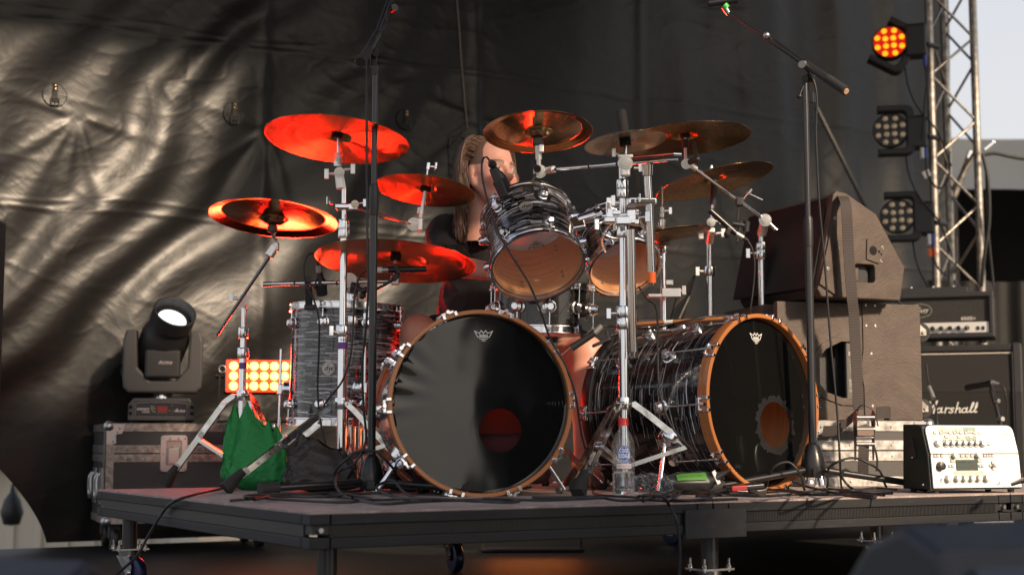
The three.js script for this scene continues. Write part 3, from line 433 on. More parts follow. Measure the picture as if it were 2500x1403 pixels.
cymbal('B', 'upturned china cymbal lowest at the left, beside the backdrop', 668, 524, 316, 92, 5, 5.5, { china: true, flip: true, mat: bronzeShine, felt });
cymbal('C', 'small red lit crash cymbal left of the drummer, wing nut on top', 1038, 465, 246, 76, 6.5, 5.38, { top: 0.075, wing: true });
cymbal('D', 'broad ride cymbal above the floor tom with a big bell', 965, 639, 392, 104, 4, 5.22, { bell: 0.37, bellH: 0.06, logo: tLogoB, logoA: 0.12, logoR: 0.8, felt: feltBlack, top: 0.04 });
cymbal('E', 'shiny china cymbal in front of the drummer\'s forehead', 1313, 315, 268, 104, -1.5, 5.25, { china: true, flip: true, mat: bronzeShine, bell: 0.26, bellH: 0.1, felt });
cymbal('F', 'small dark splash cymbal on top of the double chrome post', 1527, 348, 202, 56, -7, 4.86, { mat: bronzeShine, top: 0.0 });
cymbal('G', 'dark crash cymbal highest at the right', 1674, 340, 318, 82, -4.5, 5.65, { top: 0.03 });
cymbal('H', 'dark crash cymbal tilted steeply below the highest right crash', 1746, 443, 292, 66, -13, 5.95, { logo: tLogoA, logoR: 0.5, logoA: 1.0, felt });
{
  const t = cymbal('I', 'pair of bronze hi-hat cymbals behind the chrome posts', 1617, 574, 238, 30, -9, 5.75, { top: 0.03, bell: 0.3, felt }); 
  const q = P(1617, 574, 5.75), R = 0.19, pr = []; for (let i = 0; i <= 40; i++) { const x = 0.006 + (R - 0.006) * i / 40; pr.push([x, -0.006 - 0.012 * (1 - Math.pow(x / R, 1.6)) - 0.016 * Math.max(0, 1 - x / 0.055)]); } for (let i = 40; i >= 0; i--) pr.push([pr[i][0], pr[i][1] - 0.0013]);
  nb().lathe(pr, null, 80).mesh('lower_plate', bronzeBright, t);
}
// the small clutch cap of the splash
{ const c = cymbalPos.F; single('cymbal_topper', 'black rubber sleeve standing on the small splash cymbal', 'rubber sleeve', null, nb().lathe([[0, -0.035], [0.0165, -0.035], [0.0175, -0.033], [0.0175, 0.035], [0.016, 0.037], [0.016, 0.046], [0.011, 0.049], [0, 0.049]], frame(c.top.clone().addScaledVector(c.up, 0.046), c.up, V(1, 0, 0)), 24, 0.5), rubber); }

function wingnut(b, p, dir, s = 1) { const d = dir.clone().normalize(); b.bar(p, p.clone().addScaledVector(d, 0.022 * s), 0.006 * s, 0.006 * s, 10); const q = p.clone().addScaledVector(d, 0.03 * s), up = Math.abs(d.y) > 0.8 ? V(1, 0, 0) : V(0, 1, 0); b.beam(q.clone().addScaledVector(up, -0.018 * s), q.clone().addScaledVector(up, 0.018 * s), 0.016 * s, 0.005 * s, d, 0.002); return b; }
function flatTripod(t, c, hubY, R, az, mat, o = {}) { // strap legs in pairs, braces to a lower collar, rubber feet
  const base = (y) => c.clone().setY(y), low = o.lowY ?? RISER + 0.06, r0 = o.r || 0.0135;
  nb().lathe([[r0, -0.02], [r0 + 0.008, -0.02], [r0 + 0.010, -0.015], [r0 + 0.010, 0.015], [r0 + 0.008, 0.02], [r0, 0.02]], new THREE.Matrix4().setPosition(base(hubY)), 24, 0.5).mesh('hub_collar', chrome, t);
  nb().lathe([[r0 - 0.002, -0.014], [r0 + 0.006, -0.014], [r0 + 0.007, 0.014], [r0 - 0.002, 0.014]], new THREE.Matrix4().setPosition(base(low)), 20, 0.5).mesh('lower_collar', chrome, t);
  az.forEach((a0, i) => {
    const a = a0 * DEG, d = V(Math.cos(a), 0, -Math.sin(a)), side = V(0, 1, 0).cross(d).normalize(), RR = Array.isArray(R) ? R[i] : R, foot = base(RISER + 0.03).addScaledVector(d, RR), h = base(hubY).addScaledVector(d, 0.03), kn = base(hubY - 0.025).addScaledVector(d, 0.065), b = nb();
    const end = lerp(kn, foot, 0.9), mid = lerp(kn, foot, 0.48);
    for (const s of [-0.009, 0.009]) { const q = (p) => p.clone().addScaledVector(side, s); b.beam(q(h), q(kn), 0.003, 0.020, side).beam(q(kn), q(end), 0.003, 0.021, side); }
    b.bar(mid.clone().addScaledVector(side, -0.014), mid.clone().addScaledVector(side, 0.014), 0.006, 0.006, 10).bar(h.clone().addScaledVector(side, -0.014), h.clone().addScaledVector(side, 0.014), 0.006, 0.006, 10).beam(lerp(kn, foot, 0.38), lerp(kn, foot, 0.46), 0.021, 0.024, side, 0.003).beam(lerp(kn, foot, 0.80), end, 0.021, 0.024, side, 0.003);
    const lg = b.mesh('leg', mat, t);
    const k = nb(), lowP = base(low).addScaledVector(d, 0.022); for (const s of [-0.013, 0.013]) k.beam(lowP.clone().addScaledVector(side, s), mid.clone().addScaledVector(side, s), 0.003, 0.014, side); k.mesh('brace', mat, lg);
    const fd = foot.clone().sub(end).normalize(), fo = base(RISER + 0.002).addScaledVector(d, RR + 0.012), sh = nb(); sh.add(new THREE.CylinderGeometry(0.016, 0.03, 0.085, 4, 1).rotateY(PI / 4), frame(lerp(lerp(kn, foot, 0.86), fo, 0.5).setY(RISER + 0.044), lerp(kn, foot, 0.8).sub(fo), side)); sh.mesh('rubber_foot', rubber, lg);
  });
}
function memoryLock(b, p, r) { return b.lathe([[r, -0.02], [r + 0.006, -0.02], [r + 0.008, -0.016], [r + 0.008, 0.016], [r + 0.006, 0.02], [r, 0.02]], new THREE.Matrix4().setPosition(p), 24, 0.5); }
function tilter(b, p, side, r = 0.022) { const f = toCam(p); return b.bar(p.clone().addScaledVector(f, -0.016), p.clone().addScaledVector(f, 0.016), r, r, 28).bar(p.clone().addScaledVector(f, 0.016), p.clone().addScaledVector(f, 0.02), r * 0.75, r * 0.7, 24).bar(p.clone().addScaledVector(f, 0.02), p.clone().addScaledVector(f, 0.024), r * 0.42, r * 0.4, 16); }
function stand(name, label, base, group = 'chrome cymbal stands') { return thing(name, label, 'cymbal stand', group, base.clone().setY(RISER)); }
function column(t, base, spec) { // [py from, py to, radius]
  for (const [y0, y1, r] of spec) nb().bar(y0 === 'f' ? base.clone().setY(RISER + 0.03) : plumb(base, y0), plumb(base, y1), r, r, 20).mesh('tube', chrome, t);
}
const down = (p, k, l) => p.clone().addScaledVector(k, -l);
// stand of the upturned china, far left
{
  const d = 5.5, b = P(587, 1170, d), t = stand('cymbal_stand', 'chrome boom stand with purple tape farthest left, holding the upturned china', b), at = (x, y) => P(x, y, d);
  column(t, b, [['f', 870, 0.0145], [870, 800, 0.0125], [800, 745, 0.010]]);
  flatTripod(t, b, plumb(b, 965).y, [0.275, 0.25, 0.25], [176, 58, -62], chromeWorn, { lowY: plumb(b, 1130).y });
  { const q = nb(); memoryLock(q, plumb(b, 862), 0.0145); q.mesh('memory_lock', chrome, t); }{ const q = nb(); memoryLock(q, plumb(b, 812), 0.0125); q.mesh('memory_lock', chrome, t); }
  nb().lathe([[0.0152, -0.012], [0.0152, 0.012]], new THREE.Matrix4().setPosition(plumb(b, 893)), 24).mesh('tape_band', purpleTape, t);
  const h = nb(), top = plumb(b, 730); tilter(h, top); wingnut(h, top.clone().add(V(-0.02, 0, 0)), V(-1, 0.2, 0)); h.bar(plumb(b, 752), plumb(b, 738), 0.012, 0.016); h.mesh('boom_tilter', satin, t);
  nb().bar(at(528, 818), at(660, 622), 0.0065, 0.0065, 14).mesh('boom_arm', M({ color: [0.16, 0.16, 0.17], metalness: 1, roughness: 0.25 }), t);
  const c = cymbalPos.B, e = nb(); e.rbox(0.032, 0.055, 0.036, 0.008, at(664, 612), E(0, 0, -0.55)).rbox(0.022, 0.035, 0.03, 0.006, at(673, 602)); e.mesh('cymbal_tilter', satin, t);
  nb().bar(at(674, 600), c.top, 0.004, 0.004).bar(at(674, 588), down(c.c, c.up, 0.004), 0.006, 0.0055).mesh('cymbal_rod', chrome, t);
}
// the tall stand in front of the floor tom, carries the high crash and a clamped arm
const S2 = P(832, 1170, 5.1);
{
  const d = 5.1, b = S2, t = stand('cymbal_stand', 'tall chrome stand in front of the floor tom, purple tape on its tube', b), at = (x, y) => P(x, y, d);
  column(t, b, [['f', 815, 0.0165], [815, 560, 0.0128], [560, 455, 0.0095]]);
  flatTripod(t, b, plumb(b, 985).y, [0.41, 0.36, 0.3], [212, -34, 90], chromeWorn, { lowY: plumb(b, 1120).y, r: 0.0165 });
  { const q = nb(); memoryLock(q, plumb(b, 808), 0.0168); q.mesh('memory_lock', chrome, t); }{ const q = nb(); memoryLock(q, plumb(b, 550), 0.0130); q.mesh('memory_lock', chrome, t); }{ const q = nb(); memoryLock(q, plumb(b, 568), 0.0130); q.mesh('memory_lock', chrome, t); }
  nb().lathe([[0.0172, -0.012], [0.0172, 0.012]], new THREE.Matrix4().setPosition(plumb(b, 844)), 24).mesh('tape_band', purpleTape, t);
  const tTama = letters('TAMA', 'bold 60px sans-serif', 256, 72, '#0a0a0a'); quad(0.028, 0.008, new THREE.Matrix4().lookAt(toCam(b).setY(0), V(0, 0, 0), V(0, 1, 0)).setPosition(plumb(b, 830).addScaledVector(toCam(b).setY(0).normalize(), 0.0178))).mesh('maker_print', decal(tTama), t);
  const w = nb(); wingnut(w, plumb(b, 815).add(V(-0.012, 0, 0.014)), V(-0.8, 0.3, 0.5)); w.mesh('wing_bolt', chrome, t);
  const h = nb(); tilter(h, at(828, 420), 0, 0.018); wingnut(h, at(818, 424), V(-1, 0, 0)); wingnut(h, at(840, 414), V(1, 0.1, 0)); h.beam(at(830, 462), at(826, 424), 0.026, 0.02, V(1, 0, 0), 0.006).beam(at(836, 428), at(842, 462), 0.008, 0.006, V(1, 0, 0)).bar(at(824, 405), at(825, 384), 0.014, 0.012).mesh('boom_tilter', satin, t);
  const c = cymbalPos.A; nb().bar(at(825, 390), c.top, 0.0042, 0.0042).mesh('cymbal_rod', chrome, t);
  nb().bar(at(826, 402), at(825, 372), 0.0135, 0.0135).mesh('rod_sleeve', M({ color: [0.8, 0.75, 0.74], transmission: 0.8, roughness: 0.15, thickness: 0 }), t);
  const k = nb(); k.rbox(0.06, 0.022, 0.045, 0.007, plumb(b, 505)).rbox(0.03, 0.026, 0.02, 0.006, at(862, 505)); tilter(k, at(866, 498), 0, 0.014); wingnut(k, at(874, 497), V(1, 0.1, 0.2), 0.8); wingnut(k, at(812, 497), V(-0.6, 0.3, 0.7), 0.8); k.mesh('arm_clamp', chrome, t);
  const c3 = cymbalPos.C, e = P(1010, 547, 5.38); nb().bar(at(862, 508), lerp(at(862, 508), e, 0.52), 0.007).bar(lerp(at(862, 508), e, 0.5), e, 0.0055).mesh('clamp_arm', chrome, t);
  const m = nb(); tilter(m, e, 0, 0.024); m.rbox(0.02, 0.05, 0.03, 0.006, P(1026, 548, 5.37)).bar(P(1026, 540, 5.37), c3.c, 0.007, 0.007).bar(c3.c, c3.top, 0.004, 0.004).bar(P(1026, 522, 5.375), P(1028, 508, 5.38), 0.013, 0.013); m.mesh('cymbal_tilter', satin, t);
}
// boom stand just behind it: long arm to the ride
{
  const d = 5.3, b = P(855, 1170, d), t = stand('cymbal_stand', 'chrome boom stand close behind the tall taped stand, arm towards the ride', b), at = (x, y) => P(x, y, d);
  column(t, b, [['f', 790, 0.0165], [790, 700, 0.0128]]);
  flatTripod(t, b, plumb(b, 990).y, [0.36, 0.3, 0.3], [180, -52, 70], chromeWorn, { lowY: plumb(b, 1110).y, r: 0.0165 });
  { const q = nb(); memoryLock(q, plumb(b, 783), 0.0168); q.mesh('memory_lock', chrome, t); }{ const q = nb(); memoryLock(q, plumb(b, 728), 0.014); q.mesh('memory_lock', chrome, t); } const l = nb(); wingnut(l, plumb(b, 780).add(V(0.02, 0, 0.01)), V(1, 0.2, 0)); l.mesh('memory_lock', chrome, t);
  const h = nb(); tilter(h, at(853, 683), 0, 0.0255); h.beam(at(853, 706), at(853, 686), 0.03, 0.026, V(1, 0, 0), 0.006); h.mesh('boom_tilter', satin, t);
  nb().bar(at(642, 694), at(662, 693), 0.0088).mesh('boom_end', chromeWorn, t); nb().bar(at(662, 693), at(960, 686), 0.0078).mesh('boom_arm', chrome, t); const rg = nb(); for (const x of [719, 771, 822]) rg.bar(at(x - 2, 691.4 - (x - 662) * 0.006), at(x + 2, 691.3 - (x - 662) * 0.006), 0.0084); rg.mesh('boom_groove', blackSatin, t);
  const c = cymbalPos.D, m = nb(); m.rbox(0.03, 0.036, 0.03, 0.007, at(964, 684)).bar(at(964, 680), c.c, 0.0065, 0.0065).bar(c.c, c.top, 0.004, 0.004); m.mesh('cymbal_tilter', satin, t);
}
// the double post right of the middle
const S4 = P(1525, 1170, 4.85);
{
  const d = 4.85, b = S4, t = stand('cymbal_stand', 'heavy chrome double post stand between the bass drums, in sunlight', b), at = (x, y, k = d) => P(x, y, k);
  column(t, b, [['f', 770, 0.0165], [790, 555, 0.0128], [560, 402, 0.0115]]);
  flatTripod(t, b, plumb(b, 985).y, [0.36, 0.37, 0.3], [243, 3, 123], chromeWorn, { lowY: plumb(b, 1135).y, r: 0.0165 });
  nb().bar(at(1546, 858), at(1540, 560), 0.0145).mesh('second_tube', chrome, t); nb().bar(at(1546, 872), at(1546, 858), 0.008, 0.0105).mesh('tube_end', chromeWorn, t);
  { const q = nb(); memoryLock(q, plumb(b, 762), 0.0165); q.mesh('memory_lock', chrome, t); }{ const q = nb(); memoryLock(q, plumb(b, 790), 0.0165); q.mesh('memory_lock', chrome, t); }{ const q = nb(); memoryLock(q, plumb(b, 452), 0.0125); q.mesh('memory_lock', chrome, t); }{ const q = nb(); memoryLock(q, plumb(b, 470), 0.0125); q.mesh('memory_lock', chrome, t); }{ const q = nb(); memoryLock(q, plumb(b, 566), 0.014); q.mesh('memory_lock', chrome, t); } const l = nb(); wingnut(l, plumb(b, 765).add(V(-0.018, 0, 0)), V(-1, 0, 0)); l.mesh('memory_lock', chrome, t);
  // clamps that carry the smaller tom and the side post
  const k = nb(); k.rbox(0.05, 0.03, 0.045, 0.006, at(1522, 540)).rbox(0.03, 0.05, 0.03, 0.006, at(1541, 530)).rbox(0.035, 0.02, 0.04, 0.005, at(1488, 538)).rbox(0.026, 0.045, 0.026, 0.005, at(1489, 525)).bar(at(1470, 528), at(1560, 522), 0.007).rbox(0.03, 0.018, 0.03, 0.005, at(1505, 520)).rbox(0.022, 0.02, 0.03, 0.005, at(1552, 543)).bar(at(1503, 560), at(1500, 515), 0.008); wingnut(k, at(1505, 513), V(-1, 0.3, 0.3)); wingnut(k, at(1475, 540), V(-0.8, -0.4, 0.4)); wingnut(k, at(1560, 532), V(1, 0.1, 0.4)); k.mesh('tom_clamp', chrome, t);
  const k2 = nb(); k2.rbox(0.10, 0.026, 0.035, 0.008, at(1567, 492), E(0, 0.2, 0.03)).rbox(0.03, 0.03, 0.035, 0.007, at(1540, 494)); wingnut(k2, at(1556, 488).add(V(0, 0, 0.02)), V(0.2, 0, 1), 0.8); wingnut(k2, at(1512, 496), V(-1, 0, 0), 1.1); k2.rbox(0.016, 0.04, 0.012, 0.005, at(1497, 490)); k2.mesh('side_clamp', chrome, t);
  nb().bar(at(1591, 664), at(1585, 500), 0.0135).bar(at(1585, 500), at(1581, 430), 0.0125).bar(at(1581, 428), at(1580, 402), 0.017, 0.02).mesh('side_post', chrome, t); nb().bar(at(1591.6, 690), at(1591, 664), 0.0138).mesh('tape_band', orangeTape, t); nb().bar(at(1591.7, 696), at(1591.6, 690), 0.011, 0.0132).mesh('post_end', chromeWorn, t);
  const h = nb(); tilter(h, at(1527, 398), 0, 0.025); h.beam(at(1527, 432), at(1527, 405), 0.032, 0.028, V(1, 0, 0), 0.008); wingnut(h, at(1515, 380), V(-0.9, 0.4, 0.1), 0.8); wingnut(h, at(1548, 410), V(1, 0, 0), 0.7); h.rbox(0.05, 0.012, 0.02, 0.004, at(1527, 381)); h.mesh('boom_tilter', satin, t);
  const c = cymbalPos.F; nb().bar(at(1527, 392), c.c, 0.0055).bar(c.c, c.top, 0.004).mesh('cymbal_rod', chrome, t);
  const e = P(1320, 416, 5.25); nb().bar(at(1632, 390, 4.8), e, 0.0068).mesh('boom_arm', chrome, t); nb().bar(at(1655, 389, 4.79), at(1632, 390, 4.8), 0.0042).mesh('boom_tip', chrome, t); const rg = nb(); for (const s of [0.13, 0.40, 0.62]) { const a = lerp(e, at(1632, 390, 4.8), s); rg.bar(a, lerp(e, at(1632, 390, 4.8), s + 0.012), 0.0073); } rg.mesh('boom_groove', blackSatin, t);
  const m = nb(); tilter(m, P(1318, 418, 5.24), 0, 0.024); m.bar(P(1352, 413, 5.2), P(1328, 417, 5.24), 0.013, 0.011); const ce = cymbalPos.E; m.bar(P(1316, 412, 5.24), lerp(P(1316, 412, 5.24), ce.c, 0.45), 0.008).bar(lerp(P(1316, 412, 5.24), ce.c, 0.4), ce.c, 0.0115).bar(ce.c, ce.top, 0.004).rbox(0.018, 0.03, 0.012, 0.004, P(1322, 362, 5.22)); m.mesh('cymbal_tilter', satin, t);
  nb().bar(P(1309, 422, 5.23), P(1299, 443, 5.22), 0.0055).bar(P(1312, 410, 5.215), P(1312, 412, 5.19), 0.013, 0.013).mesh('tilter_lever', blackSatin, t);
  nb().bar(at(1546, 384), at(1645, 376), 0.0055).mesh('spare_rod', M({ color: [0.5, 0.12, 0.10], metalness: 1, roughness: 0.25 }), t); nb().bar(at(1645, 376), at(1664, 377), 0.0065).mesh('rod_tip', chrome, t);
  single('mount_arm', 'bent chrome arm holding the smaller rack tom to the double post', 'tom mount', null, nb().tube([at(1500, 536), P(1480, 560, 5.1), P(1470, 590, 5.3), P(1478, 612, 5.4)], 0.0065, 30), chrome);
}
// stand of the steep crash, of the hi-hat and of the high right crash
{
  const d = 5.95, b = P(1740, 1170, d), t = stand('cymbal_stand', 'plain chrome stand under the steeply tilted right crash', b), at = (x, y) => P(x, y, d);
  column(t, b, [['f', 650, 0.0145], [650, 590, 0.012]]); { const q = nb(); memoryLock(q, plumb(b, 662), 0.015); q.mesh('memory_lock', chrome, t); } const l = nb(); wingnut(l, plumb(b, 662).add(V(-0.02, 0, 0)), V(-1, 0, 0)); l.beam(plumb(b, 592), at(1738, 560), 0.03, 0.026, V(1, 0, 0), 0.008); wingnut(l, at(1748, 570), V(1, 0.1, 0)); wingnut(l, at(1746, 540), V(1, 0.1, 0), 0.8); tilter(l, at(1737, 542), 0, 0.018); l.rbox(0.02, 0.04, 0.012, 0.004, at(1712, 572)); l.mesh('tilter', satin, t);
  const c = cymbalPos.H; nb().bar(at(1738, 540), c.c, 0.0075).bar(c.c, c.top, 0.004).mesh('cymbal_rod', chrome, t); nb().bar(lerp(at(1738, 540), c.c, 0.4), lerp(at(1738, 540), c.c, 0.95), 0.013, 0.015).mesh('rod_sleeve', blackPlastic, t); flatTripod(t, b, plumb(b, 1010).y, 0.3, [40, 160, 280], chromeWorn);
}
{
  const d = 5.75, b = P(1625, 1170, d), t = stand('hi_hat_stand', 'chrome hi-hat stand with a square clamp beside the laptop', b, null), at = (x, y) => P(x, y, d);
  column(t, b, [['f', 700, 0.014], [720, 612, 0.0115]]); const c = cymbalPos.I; nb().bar(plumb(b, 612), at(1617, 455), 0.0036, 0.0036, 10).mesh('pull_rod', chrome, t);
  const l = nb(); l.bar(at(1617, 550), at(1617, 535), 0.014, 0.014).bar(at(1617, 530), at(1617, 520), 0.011).bar(at(1617, 518), at(1617, 505), 0.008); wingnut(l, at(1622, 514), V(1, 0, 0), 0.8); l.mesh('clutch', chrome, t); nb().bar(at(1622, 600), at(1622, 588), 0.024, 0.022).mesh('seat_felt', felt, t);
  const k = nb(); k.rbox(0.075, 0.035, 0.04, 0.003, at(1638, 715)).rbox(0.03, 0.02, 0.03, 0.003, at(1634, 690)).rbox(0.06, 0.014, 0.04, 0.003, at(1600, 722)); wingnut(k, at(1652, 712), V(1, 0.2, 0)); wingnut(k, at(1632, 692), V(0.6, 0.1, 0.6), 0.6); k.mesh('square_clamp', steel, t); { const q = nb(); memoryLock(q, plumb(b, 606), 0.0115); q.mesh('memory_lock', chrome, t); } const m = nb(); m.bar(plumb(b, 618), plumb(b, 640), 0.0145); m.mesh('memory_lock', chrome, t); flatTripod(t, b, plumb(b, 1040).y, 0.26, [80, 200, 320], chromeWorn);
}
{
  const d = 5.85, b = P(1870, 1170, d), t = stand('cymbal_stand', 'chrome boom stand farthest right, behind the turned bass drum', b), at = (x, y) => P(x, y, d);
  column(t, b, [['f', 635, 0.0165], [635, 560, 0.013]]); { const q = nb(); memoryLock(q, plumb(b, 622), 0.0168); q.mesh('memory_lock', chrome, t); }{ const q = nb(); memoryLock(q, plumb(b, 604), 0.0165); q.mesh('memory_lock', chrome, t); } const l = nb(); wingnut(l, plumb(b, 618).add(V(-0.022, 0, 0)), V(-1, 0, 0), 1.1); l.mesh('memory_lock', chrome, t);
  const h = nb(); tilter(h, at(1869, 537), 0, 0.025); h.beam(plumb(b, 572), at(1868, 542), 0.036, 0.03, V(1, 0, 0), 0.01); h.mesh('boom_tilter', satin, t); const e = P(1686, 402, 5.68); nb().bar(at(1896, 560), at(1878, 545), 0.007).bar(at(1868, 537), e, 0.0075).mesh('boom_arm', chrome, t);
  const m = nb(), c = cymbalPos.G; tilter(m, P(1676, 400, 5.67), 0, 0.02); m.bar(P(1674, 395, 5.67), c.c, 0.0055).bar(c.c, c.top, 0.004).bar(P(1700, 412, 5.69), P(1686, 402, 5.68), 0.011, 0.013).mesh('cymbal_tilter', satin, t); nb().bar(P(1702, 386, 5.62), P(1694, 348, 5.62), 0.009, 0.007).sph(P(1702, 388, 5.62), 0.014).bar(P(1702, 388, 5.62), P(1684, 396, 5.65), 0.011).mesh('tilter_lever', blackPlastic, t); nb().bar(lerp(c.c, P(1674, 395, 5.67), 0.05), lerp(c.c, P(1674, 395, 5.67), 0.4), 0.013).mesh('rod_sleeve', blackPlastic, t); flatTripod(t, b, plumb(b, 1010).y, 0.3, [20, 140, 260], chromeWorn);
}
// ---------- microphones and their stands ----------
function cable(label, pts, r = 0.0034, group = 'stage cables', mat = cableMat) { return single('cable', label, 'cable', group, nb().tube(pts, r, Math.max(40, pts.length * 10), 7), mat); }
function micStand(label, base, topPy, o) {
  const t = thing('microphone_stand', label, 'microphone stand', 'tall black microphone stands', base.clone().setY(RISER)), at = (y) => plumb(base, y), hub = at(o.hubPy);
  const splitP = at(o.split); nb().bar(hub, splitP, 0.0135, 0.0135, 20).mesh('lower_tube', blackTube, t); nb().bar(splitP, at(topPy), 0.0095, 0.0095, 18).mesh('upper_tube', blackTube, t);
  nb().lathe([[0.013, -0.055], [0.0155, -0.05], [0.0165, 0], [0.0155, 0.045], [0.010, 0.055]], new THREE.Matrix4().setPosition(splitP), 24).mesh('twist_clutch', blackPlastic, t);
  nb().lathe([[0.0135, 0.055], [0.024, 0.045], [0.036, 0.010], [0.042, -0.025], [0.040, -0.055], [0.03, -0.062], [0.012, -0.062]], new THREE.Matrix4().setPosition(hub), 28).rbox(0.03, 0.03, 0.02, 0.004, hub.clone().add(V(0.004, -0.045, 0.036))).mesh('hub', blackSatin, t);
  const sc = nb(); for (const x of [-0.02, 0.005]) sc.bar(hub.clone().add(V(x, -0.06, 0.02)), hub.clone().add(V(x, -0.085, 0.02)), 0.004); sc.bar(hub.clone().add(V(0.018, -0.06, 0.025)), hub.clone().add(V(0.022, -0.09, 0.035)), 0.012); sc.mesh('hub_screw', chrome, t);
  for (const a0 of o.az) { const a = a0 * DEG, d = V(Math.cos(a), 0, -Math.sin(a)), p = hub.clone().add(V(0, -0.035, 0)).addScaledVector(d, 0.02), q = base.clone().setY(RISER + 0.024).addScaledVector(d, o.R); const lg = nb().bar(p, q, 0.0115, 0.0115).mesh('leg', blackSatin, t); const dd = q.clone().sub(p).normalize(); nb().bar(q.clone().addScaledVector(dd, -0.04), q.clone().addScaledVector(dd, 0.025), 0.018, 0.022, 20).mesh('rubber_foot', rubber, lg); }
  return t;
}
{
  const b = P(906, 1170, 4.85), t = micStand('black microphone stand in front of the floor tom, boom rising out of frame', b, 160, { hubPy: 1150, split: 488, R: 0.37, az: [213, -33, 90] }), at = (x, y, d = 4.85) => P(x, y, d), h = plumb(b, 150);
  nb().bar(at(912, 182), at(912, 160), 0.0105, 0.0105, 6).beam(at(911, 160), at(914, 118), 0.022, 0.008, V(1, 0, 0), 0.003).bar(at(917, 130, 4.82), at(917, 130, 4.87), 0.011).mesh('swivel', blackSatin, t);
  nb().bar(at(880, 152, 4.72), at(899, 122, 4.80), 0.0165).mesh('counter_grip', rubber, t); nb().bar(at(899, 122, 4.80), at(921, 82, 4.9), 0.014).mesh('boom_clamp', blackPlastic, t); nb().bar(at(915, 92, 4.88), at(952, -10, 5.15), 0.0075).mesh('boom_arm', blackTube, t); nb().bar(at(956, 24, 5.05), at(964, 18, 5.03), 0.013).mesh('boom_knob', blackPlastic, t); nb().bar(at(868, 150, 4.75), at(876, 152, 4.74), 0.008).mesh('boom_knob', blackPlastic, t);
  cable('thin cable running down the left microphone stand to the floor', [at(960, -15, 5.12), at(946, 30, 5.0), at(940, 60, 4.95), at(925, 82, 4.86), at(900, 130, 4.84), at(896, 200), at(895, 330), at(896, 480), at(897, 600, 4.82), at(899, 700, 4.82), at(893, 800, 4.83), at(884, 900, 4.84), at(888, 1000, 4.84), at(892, 1080, 4.84), at(865, 1130, 4.82), at(830, 1150, 4.8), onLevel(845, 1212, RISER + 0.01), onLevel(930, 1220, RISER + 0.008), onLevel(1000, 1216, RISER + 0.006)], 0.0042);
}
{
  const d = 4.95, b = P(1987, 1170, d), t = micStand('black microphone stand in front of the loudspeakers at the right', b, 195, { hubPy: 1120, split: 565, R: 0.40, az: [205, 15, 105] }), at = (x, y, k = d) => P(x, y, k);
  nb().bar(at(1983, 250), at(1983, 226), 0.0115).beam(at(1984, 228), at(1980, 178), 0.026, 0.012, V(1, 0, 0), 0.004).bar(at(1966, 192, 4.900), at(1982, 190, 4.920), 0.014).mesh('swivel', blackSatin, t); nb().bar(at(1966, 200, 4.900), at(1954, 230, 4.890), 0.003).sph(at(1952, 235, 4.890), 0.0095).mesh('swivel_lever', blackSatin, t);
  nb().bar(at(2022, 192, 4.840), at(2066, 222, 4.780), 0.0155).mesh('counter_grip', rubber, t); nb().bar(at(2066, 222, 4.780), at(2068, 223.4, 4.777), 0.010, 0.010).mesh('grip_end', M({ color: [0.55, 0.35, 0.22], roughness: 0.5 }), t); nb().bar(at(1970, 158, 4.900), at(2022, 192, 4.840), 0.014).mesh('boom_clamp', blackPlastic, t); nb().bar(at(1780, 30, 5.150), at(1980, 164, 4.890), 0.0072).bar(at(1876, 92, 5.020), at(1960, 150, 4.910), 0.011).mesh('boom_arm', blackSatin, t);
  nb().bar(at(1958, 157, 4.860), at(1964, 156, 4.900), 0.012).mesh('boom_knob', steel, t); nb().sph(at(1872, 86, 5.000), 0.012).mesh('boom_knob', steel, t);
  const m = thing('microphone', 'microphone in a clip at the end of the right boom, cut by the top edge', 'microphone', null, at(1776, 26, 5.150)); nb().bar(at(1730, 8, 5.150), at(1800, -2, 5.150), 0.012, 0.014).mesh('body', blackSatin, m); nb().bar(at(1780, 34, 5.150), at(1768, 16, 5.150), 0.010, 0.012).mesh('clip', chrome, m); nb().bar(at(1775, 20, 5.145), at(1768, 12, 5.145), 0.013).mesh('colour_band', M({ color: [0.05, 0.4, 0.06], roughness: 0.5 }), m);
  cable('cable hanging along the right microphone stand down to the loops', [at(1900, 112, 4.980), at(1950, 150, 4.920), at(1990, 205, 4.900), at(1993, 330, 4.900), at(2000, 480, 4.900), at(2015, 650, 4.900), at(2030, 850, 4.890), at(2046, 1020, 4.880), at(2052, 1130, 4.870), onLevel(2058, 1196, RISER + 0.006), onLevel(2110, 1206, RISER + 0.006)], 0.0038);
}
function smallMic(name, label, a, bq, o = {}) { // stubby drum microphone from tail a to grille b
  const t = thing(name, label, 'microphone', 'clip-on drum microphones', a.clone()), L = (s) => lerp(a, bq, s);
  nb().bar(L(0), L(0.22), 0.010, 0.011).mesh('connector', greyConn, t); nb().bar(L(0.22), L(0.45), 0.011, 0.011 + (o.fat ? 0.004 : 0)).bar(L(0.45), L(0.62), o.fat ? 0.018 : 0.012, o.fat ? 0.022 : 0.012).mesh('body', blackPlastic, t); nb().bar(L(0.62), L(0.97), o.fat ? 0.022 : 0.0125, o.fat ? 0.020 : 0.012, 24).bar(L(0.97), L(1), o.fat ? 0.020 : 0.012, o.fat ? 0.014 : 0.009, 24).mesh('grille', M({ color: [0.04, 0.042, 0.05], metalness: 0.7, roughness: 0.45, bumpMap: tGrain, bumpScale: 0.002 }, 20), t); return t;
}
